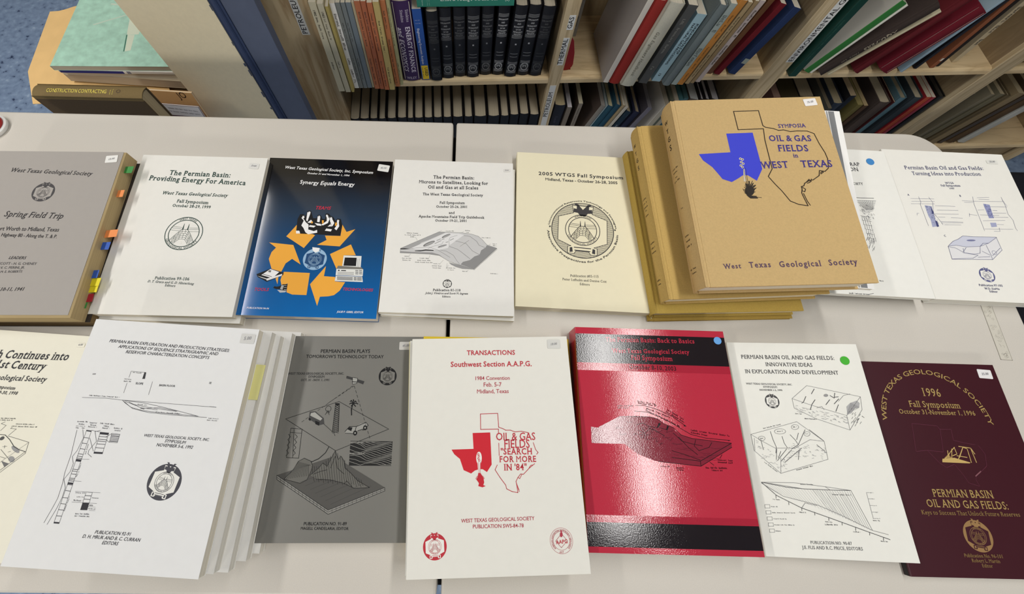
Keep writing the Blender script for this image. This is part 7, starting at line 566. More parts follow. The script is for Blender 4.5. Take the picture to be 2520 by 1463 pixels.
book('book','white paperback with red Texas map, Transactions, topmost of its pile','book',mw(.99934,-.03643,0,.06594,.03643,.99934,-0,.19279,0,0,1,.036),.2137,.2824,.0110,cover=(229, 228, 220),pg=(225, 222, 212),
 art=[('T','TRANSACTIONS',-32.05,117.52,34.04,116.78,'sb',(190,52,66)),('T','Southwest Section A.A.P.G.',-54.26,101.91,55.94,100.77,'sb',(190,52,66)),('T','1984 Convention',-22.45,83.57,25.05,83.11,'s',(178,62,78)),('T','Feb. 5-7',-11,74.74,13.37,74.49,'s',(178,62,78)),('T','Midland, Texas',-19.92,66.18,22.62,65.78,'s',(178,62,78)),('A',1,(205,38,52),[(-26.5,16.68),(-3.98,16.86),(-3.55,-21.28),(-9.69,-29.73),(-14.93,-26.39),(-19.58,-26.28),(-24.73,-27.66),(-29.45,-30.96),(-38.66,-26.9),(-43.14,-13.83),(-50.11,-8.2),(-53.6,-2.62),(-25.76,-2.38)]),('L',.79,(190,52,66),[(6.54,16.17),(6.75,20.72),(-16.08,20.77),(-15.75,39.94),(6.64,40.16),(7.09,23),(12.54,21.05),(16.06,19.14),(22.06,19.01),(27.96,16.82),(36.41,17.32),(43.53,15.79),(45.87,14.83)]),('L',.69,(190,52,66),[(6.47,3.77),(6.28,-11.06)]),('L',.69,(190,52,66),[(50.33,3.44),(52.79,-5.08),(55.62,-8.47),(53.56,-10.63)]),('L',.72,(190,52,66),[(3.45,-21.88),(.41,-27.4),(6.29,-36.51),(12.81,-45.1),(13.75,-49.31),(20.47,-52.6),(27.28,-53.8),(26.57,-46.49),(25.73,-41.21),(28.3,-37.04),(32.05,-32.87),(35.51,-33.38),(42.97,-26.7),(50.38,-21.48)]),('L',.66,(190,52,66),[(26.09,-42.9),(28,-49.66),(29.18,-52.81)]),('L',.66,(190,52,66),[(28.33,-36.62),(30.55,-38.16),(33.65,-33.34)]),('L',.67,(190,52,66),[(43,-26.27),(45.07,-23.52),(47.46,-22.92)]),('L',.66,(190,52,66),[(26.87,-45.45),(28.85,-50.72)]),('A',2,(236,236,230),[(-15.69,-13.39),(-15.93,-15.67),(-16.5,-17.72),(-17.32,-19.33),(-18.33,-20.35),(-19.42,-20.69),(-20.49,-20.3),(-21.44,-19.23),(-22.17,-17.58),(-22.62,-15.51),(-22.73,-13.22),(-22.5,-10.93),(-21.94,-8.86),(-21.12,-7.23),(-20.1,-6.19),(-19,-5.85),(-17.92,-6.24),(-16.96,-7.33),(-16.23,-9),(-15.79,-11.09)]),('A',2,(236,236,230),[(-21.24,-18.69),(-17.5,-18.78),(-17.85,-30.6),(-20.63,-30.54)]),('L',.45,(190,52,66),[(-20.27,-17.63),(-19.7,-30.56)]),('L',.45,(190,52,66),[(-17.93,-17.69),(-18.31,-30.59)]),('A',3,(190,52,66),[(-18.62,-8.94),(-19.06,-9.86),(-20.07,-10.22),(-21.05,-9.81),(-21.44,-8.87),(-21,-7.95),(-19.99,-7.59),(-19,-8)]),('A',4,(236,236,230),[(-19.32,-8.92),(-19.54,-9.38),(-20.05,-9.56),(-20.54,-9.36),(-20.73,-8.89),(-20.51,-8.43),(-20.01,-8.25),(-19.52,-8.45)]),('A',3,(190,52,66),[(-17.97,-11.15),(-18.41,-12.06),(-19.42,-12.43),(-20.41,-12.02),(-20.79,-11.08),(-20.36,-10.16),(-19.35,-9.8),(-18.36,-10.21)]),('A',4,(236,236,230),[(-18.68,-11.13),(-18.9,-11.59),(-19.4,-11.77),(-19.9,-11.57),(-20.09,-11.1),(-19.87,-10.64),(-19.37,-10.46),(-18.87,-10.66)]),('A',3,(190,52,66),[(-18.52,-13.76),(-18.96,-14.67),(-19.96,-15.03),(-20.95,-14.62),(-21.33,-13.69),(-20.9,-12.77),(-19.89,-12.41),(-18.91,-12.82)]),('A',4,(236,236,230),[(-19.22,-13.74),(-19.44,-14.2),(-19.95,-14.38),(-20.44,-14.17),(-20.63,-13.71),(-20.41,-13.25),(-19.91,-13.07),(-19.42,-13.27)]),('A',3,(190,52,66),[(-17.65,-16.17),(-18.09,-17.09),(-19.1,-17.44),(-20.08,-17.04),(-20.46,-16.11),(-20.03,-15.19),(-19.02,-14.84),(-18.04,-15.24)]),('A',4,(236,236,230),[(-18.36,-16.16),(-18.57,-16.61),(-19.08,-16.79),(-19.57,-16.59),(-19.76,-16.12),(-19.54,-15.67),(-19.04,-15.49),(-18.55,-15.69)]),('A',2,(200,40,54),[(-20.63,-30.54),(-17.85,-30.6),(-14.54,-36),(-13.55,-41.3),(-14.81,-44.42),(-11.85,-45.54),(-16.03,-46.9),(-21.04,-45.32),(-20.03,-42.2),(-23.14,-37.91),(-21.47,-35.83)]),('L',.55,(200,40,54),[(-18.62,-41.18),(-24.1,-36.83)]),('L',.55,(200,40,54),[(-18.62,-41.18),(-23.49,-35.75)]),('L',.55,(200,40,54),[(-18.62,-41.18),(-22.77,-34.8)]),('L',.55,(200,40,54),[(-18.62,-41.18),(-21.94,-34.01)]),('L',.55,(200,40,54),[(-18.62,-41.18),(-21.03,-33.39)]),('L',.55,(200,40,54),[(-18.62,-41.18),(-20.06,-32.97)]),('L',.55,(200,40,54),[(-18.62,-41.18),(-19.05,-32.75)]),('L',.55,(200,40,54),[(-18.62,-41.18),(-18.03,-32.74)]),('L',.55,(200,40,54),[(-18.62,-41.18),(-17.03,-32.94)]),('L',.55,(200,40,54),[(-18.62,-41.18),(-16.07,-33.34)]),('L',.55,(200,40,54),[(-18.62,-41.18),(-15.17,-33.94)]),('L',.55,(200,40,54),[(-18.62,-41.18),(-14.35,-34.71)]),('L',.55,(200,40,54),[(-18.62,-41.18),(-13.64,-35.65)]),('L',.55,(200,40,54),[(-18.62,-41.18),(-13.06,-36.72)]),('T','OIL & GAS',2.81,7.22,53.67,6.51,'s',(190,52,66),.85),('T','FIELDS',12.61,-2.16,45.83,-2.7,'s',(190,52,66),.8),('T','"SEARCH',8.22,-9.79,48.83,-10.51,'rb',(190,52,66)),('T','FOR MORE',6.17,-18.69,53.13,-19.37,'rb',(190,52,66)),('T','IN \'84"',11.56,-28.32,40.5,-28.58,'rb',(190,52,66)),('T','WEST TEXAS GEOLOGICAL SOCIETY',-42.47,-84.67,45.48,-84.17,'s',(178,62,78)),('T','PUBLICATION SWS-84-78',-28.99,-91.13,32.16,-91.55,'s',(178,62,78)),('S',-73.71,-108.93,13.91,(190,52,64),(236,236,230),'full',3),('C',13.28,13.59,(178,62,78),75.81,-106.77),('C',9.55,9.86,(178,62,78),75.81,-106.77),('R','AMERICAN ASSOCIATION OF PETROLEUM GEOLOGISTS',75.81,-106.77,10.17,228,-48,'sb',(178,62,78),2.7),('T','AAPG',69.27,-110.08,83.34,-109.3,'sb',(190,52,66)),('T','1917',72.13,-119.72,77.46,-119.3,'sb',(178,62,78)),('L',.42,(178,62,78),[(76.52,-99.4),(82.91,-106.96),(75.12,-113.89),(68.89,-106.98),(76.52,-99.4)]),('A',2,(178,62,78),[(77.99,-100.41),(77.82,-101.25),(77.49,-102.01),(77.04,-102.6),(76.5,-102.97),(75.94,-103.09),(75.4,-102.94),(74.94,-102.54),(74.61,-101.93),(74.43,-101.16),(74.42,-100.32),(74.59,-99.48),(74.91,-98.72),(75.37,-98.13),(75.9,-97.75),(76.47,-97.63),(77.01,-97.78),(77.47,-98.18),(77.8,-98.8),(77.98,-99.57)]),('A',2,(178,62,78),[(77.42,-97.07),(77.33,-97.49),(77.17,-97.87),(76.94,-98.17),(76.67,-98.35),(76.39,-98.41),(76.12,-98.34),(75.89,-98.14),(75.72,-97.83),(75.63,-97.44),(75.63,-97.02),(75.71,-96.6),(75.88,-96.22),(76.11,-95.92),(76.37,-95.73),(76.66,-95.67),(76.93,-95.75),(77.16,-95.95),(77.33,-96.26),(77.42,-96.64)])],
 stickers=[('price_sticker',87.94,130.51,17.72,12.41,-1.9,(205,205,200),[('T','10.00',-4.78,-1.99,4.43,-.74,'i',(140,140,146))],None)])
book('book','white paperback directly under the Transactions book','book',mw(.99906,-.04341,0,.0624,.04341,.99906,-0,.19366,0,0,1,.0255),.2137,.2824,.0100,cover=(228, 228, 222))
book('book','cream paperback third down under the Transactions book','book',mw(.99882,-.04864,0,.06033,.04864,.99882,-0,.19559,0,0,1,.0155),.2137,.2824,.0095,cover=(222, 214, 170),pg=(214, 208, 180))
book('book','bright yellow book at the bottom under the Transactions pile','book',mw(1,.00196,0,.07216,-.00196,1,-0,.20052,0,0,1,.0005),.2137,.2824,.0145,cover=(224, 196, 52),pg=(214, 205, 170),finish='satin')
mat('gloss_red_cover',(186,48,68),.09,.55,bump=.10,bscale=650)
mat('gloss_dark_print',(30,24,28),.09,.55,bump=.10,bscale=650)
mat('gloss_deep_red_print',(168,38,58),.09,.55,bump=.10,bscale=650)
mat('gloss_deep_shade',(84,30,44),.09,.55,bump=.10,bscale=650)
mat('gloss_print_shade',(130,40,56),.09,.55,bump=.10,bscale=650)
book('book','glossy red paperback with black bands, Back to Basics','book',mw(.99991,.01305,-0,.28979,-.01305,.99991,0,.21291,0,0,1,.0005),.2146,.2824,.0325,cmat=MATS['gloss_red_cover'],pg=(220, 212, 205),
 art=[('A',1,'gloss_dark_print',[(-107.1,90.25),(107.2,90.25),(107.2,131.86),(-107.1,131.86)]),('A',1,'gloss_dark_print',[(-107.1,-134.56),(107.2,-134.56),(107.2,-108.03),(-107.1,-108.03)]),('A',1,'gloss_deep_red_print',[(-107.1,79.56),(107.2,79.56),(107.2,90.25),(-107.1,90.25)]),('A',1,'gloss_deep_red_print',[(-107.1,-108.03),(107.2,-108.03),(107.2,-99.98),(-107.1,-99.98)]),('T','The Permian Basin: Back to Basics',-64.28,121.2,63.8,122.22,'rb','gloss_red_cover'),('T','West Texas Geological Society',-56.01,105.32,53.6,106.48,'rb','gloss_red_cover'),('T','Fall Symposium',-30.57,95.97,28.5,95.84,'rb','gloss_red_cover'),('T','October 8-10, 2003',-34.3,83.01,32.05,82.16,'r','gloss_dark_print'),('A',1,'gloss_print_shade',[(-54.95,18.5),(-32.91,19.99),(-12.92,19.23),(-3.17,16.88),(4.26,11.01),(16.31,6.17),(18.43,1.94),(25.84,-2.97),(39.67,-6.84),(91.04,-11.37),(90.54,-16.41),(45.86,-40.62),(8.43,-37.52),(-13.37,-35.64),(-34.56,-28),(-51.08,-15.99),(-85.85,-16.08),(-94.3,-15.88),(-93.74,4.46),(-85.25,3.4)]),('A',2,'gloss_print_shade',[(-54.95,18.5),(-12.92,19.23),(-15.06,16.56),(-27.04,15.36),(-32.36,8.28),(-40.71,-2.22),(-54.25,-2.58),(-61.1,10.95)]),('L',.64,'gloss_dark_print',[(-31.42,33.7),(-18.55,33.61),(-2.53,29.19),(16.54,20.92),(33.86,8.37)]),('L',.63,'gloss_dark_print',[(-33.16,26.12),(-16.77,25.26),(-1.81,20.41),(15.33,12.18),(28.67,3.93),(38.65,-1.78),(57.82,-5.93),(89.87,-8.03)]),('L',.63,'gloss_dark_print',[(-12.92,19.23),(-3.17,16.88),(4.26,11.01),(16.31,6.17),(25.84,-2.97),(39.67,-6.84),(91.04,-11.37),(45.97,-34.51),(9.34,-30.96)]),('L',.61,'gloss_dark_print',[(90.54,-16.41),(45.86,-40.62),(-9.04,-36.35)]),('L',.6,'gloss_dark_print',[(45.97,-34.51),(45.86,-40.62)]),('L',.62,'gloss_dark_print',[(-32.36,8.28),(-24.8,11.08),(-16.2,7),(-5.51,5.58),(-1.1,11.73)]),('L',.63,'gloss_dark_print',[(-1.88,5.68),(6.86,3.34),(9.72,7.71)]),('L',.62,'gloss_dark_print',[(-31.31,1.45),(-22.65,-1.73),(-14.7,4.47),(-8.67,2.06),(3.12,-4.43)]),('L',.63,'gloss_dark_print',[(-54.95,18.5),(-12.92,19.23)]),('L',.62,'gloss_dark_print',[(15.35,-.7),(25.62,-10.59),(38.62,-13.6),(51.7,-15.77)]),('L',.6,'gloss_dark_print',[(10.49,-22.69),(27.62,-27.2),(46.17,-33.28)]),('L',.61,'gloss_dark_print',[(43.92,-8.42),(40.92,-16.06),(46.26,-21.75),(60.41,-17.21),(65.02,-11.22)]),('L',.62,'gloss_dark_print',[(21.86,-5.62),(32.58,-17.95),(43.68,-26.78)]),('L',.61,'gloss_dark_print',[(75.84,-25.94),(72.41,-30.14)]),('L',.6,'gloss_dark_print',[(58.2,-35.42),(62.89,-38.96)]),('A',3,'gloss_dark_print',[(31.39,10.03),(34.29,8.21),(30.67,8.28)]),('A',3,'gloss_dark_print',[(87.28,-7.43),(90.32,-8.02),(87.03,-8.78)]),('A',3,'gloss_dark_print',[(-2.47,11.69),(.61,10.91),(-3.7,5.63),(-5.51,5.58)]),('A',3,'gloss_dark_print',[(8.47,8.54),(10.63,7.74),(8.11,2.52),(6.41,3.33)]),('L',.53,'gloss_deep_shade',[(5.96,-6.96),(10.67,-10.09),(13.42,-6.83)]),('L',.53,'gloss_deep_shade',[(7.81,2.14),(6.16,-.24),(15.99,2.37)]),('L',.52,'gloss_deep_shade',[(-1.82,-12.88),(-4.31,-15.78),(-.06,-13.61)]),('L',.53,'gloss_deep_shade',[(-55.6,-.88),(-55.67,-4.96),(-47.69,-3.5)]),('L',.54,'gloss_deep_shade',[(-45.54,12.46),(-43.86,11.06),(-37.81,11.77)]),('L',.52,'gloss_deep_shade',[(-23.68,-7.4),(-22.72,-8.58),(-20.77,-8.78)]),('L',.53,'gloss_deep_shade',[(-23.32,-2.24),(-23.66,-5.31),(-18.5,-3.92)]),('L',.53,'gloss_deep_shade',[(-6.35,2.15),(-6.89,-.43),(1.04,2.12)]),('L',.53,'gloss_deep_shade',[(-21.29,-2.46),(-17.07,-4.43),(-14.3,-2.23)]),('L',.53,'gloss_deep_shade',[(-24.17,5.94),(-19.74,3.72),(-15.69,5.24)]),('L',.53,'gloss_deep_shade',[(2.19,-3.66),(1.2,-6.47),(10.49,-6.24)]),('L',.53,'gloss_deep_shade',[(-17.5,6.23),(-15.91,4.57),(-10.06,3.45)]),('L',.53,'gloss_deep_shade',[(-23.89,-1.53),(-27.22,-4.3),(-21.24,-3.22)]),('L',.53,'gloss_deep_shade',[(-34.16,-2.19),(-37.47,-3.5),(-26.95,-3.33)]),('L',.53,'gloss_deep_shade',[(-20.62,-6.42),(-20.25,-9.99),(-15.05,-9.34)]),('L',.53,'gloss_deep_shade',[(-12.92,4.11),(-13.7,.27),(-8.23,4.28)]),('L',.53,'gloss_deep_shade',[(-26.25,2.68),(-24.54,.38),(-22.42,1.88)]),('L',.53,'gloss_deep_shade',[(-30.77,-5.26),(-25.88,-8.09),(-28.55,-7.46)]),('L',.53,'gloss_deep_shade',[(-13.55,-7.63),(-14.15,-8.69),(-6.75,-7.12)]),('L',.53,'gloss_deep_shade',[(-8.19,-8.23),(-8.62,-12.26),(-5.38,-11.28)]),('L',.53,'gloss_deep_shade',[(-27.44,-3.55),(-24.74,-7.65),(-17.65,-2.6)]),('L',.53,'gloss_deep_shade',[(-56.8,6.61),(-60.41,3.4),(-50.82,4.77)]),('L',.53,'gloss_deep_shade',[(-28.09,5.2),(-23.49,1.97),(-26.17,5.68)]),('L',.53,'gloss_deep_shade',[(-15.53,2.21),(-15.89,-1.32),(-11.22,-.77)]),('L',.3,'gloss_deep_shade',[(47.52,-24.05),(53.53,-25.39),(60.8,-24.53)]),('L',.3,'gloss_deep_shade',[(16.99,-19.35),(23.04,-20.68),(30.3,-19.83)]),('L',.3,'gloss_deep_shade',[(48.64,-32.2),(54.62,-33.52),(61.85,-32.68)]),('L',.3,'gloss_deep_shade',[(11.53,-13.86),(17.6,-15.2),(24.88,-14.34)]),('L',.3,'gloss_deep_shade',[(47.8,-29.27),(53.8,-30.59),(61.04,-29.74)]),('L',.3,'gloss_deep_shade',[(10.62,-26.67),(16.65,-28),(23.87,-27.15)]),('L',.3,'gloss_deep_shade',[(50.9,-26.8),(56.9,-28.13),(64.16,-27.28)]),('L',.3,'gloss_deep_shade',[(26.02,-20.61),(32.06,-21.94),(39.32,-21.09)]),('L',.3,'gloss_deep_shade',[(26.45,-27.95),(32.46,-29.27),(39.69,-28.42)]),('L',.31,'gloss_deep_shade',[(25.68,-18.32),(31.73,-19.66),(39.01,-18.8)]),('L',.3,'gloss_deep_shade',[(58.68,-31.58),(64.65,-32.9),(71.89,-32.06)]),('L',.3,'gloss_deep_shade',[(60.93,-29.67),(66.91,-30.99),(74.16,-30.15)]),('L',.31,'gloss_deep_shade',[(12.4,-13.1),(18.48,-14.45),(25.77,-13.58)]),('L',.3,'gloss_deep_shade',[(37.3,-28.97),(43.3,-30.29),(50.53,-29.45)]),('L',.3,'gloss_deep_shade',[(56.63,-26.24),(62.63,-27.57),(69.89,-26.72)]),('L',.31,'gloss_deep_shade',[(62.24,-17.62),(68.27,-18.97),(75.57,-18.11)]),('M',-55.99,31.67,-34.34,32.28,1.63,'gloss_dark_print'),('M',-55.78,29.02,-38.3,29.51,1.63,'gloss_dark_print'),('M',-28.16,38.25,-3.65,34.92,2.19,'gloss_dark_print'),('M',-27.48,36.03,-2.08,32.74,2,'gloss_dark_print'),('M',-17.22,29.22,14.34,18.24,2.18,'gloss_dark_print'),('M',-18.4,26.98,25.41,6.42,2.18,'gloss_dark_print'),('M',10.72,28.67,33.08,15.27,2,'gloss_dark_print'),('M',8.99,25.98,31.77,12.63,1.99,'gloss_dark_print'),('M',39.34,2.68,89.84,-3.38,2.14,'gloss_dark_print'),('M',38.92,-.07,61.8,-3.7,1.94,'gloss_dark_print'),('M',69.23,-33.1,88.59,-33.82,1.9,'gloss_dark_print'),('M',68.72,-35.97,88.09,-36.45,1.89,'gloss_dark_print'),('M',13.64,-44.27,23.34,-44.03,1.7,'gloss_dark_print'),('M',14.18,-46.68,23.86,-46.43,1.69,'gloss_dark_print'),('M',51.58,-43.3,79.8,-42.99,2.05,'gloss_dark_print'),('M',59.05,-45.94,73.1,-45.98,1.69,'gloss_dark_print'),('M',-7.23,-42.79,5.05,-42.88,1.7,'gloss_dark_print')],
 stickers=[('round_sticker',96.82,127.21,5.49,0,0,(95,160,225),(),'blue round price dot')])
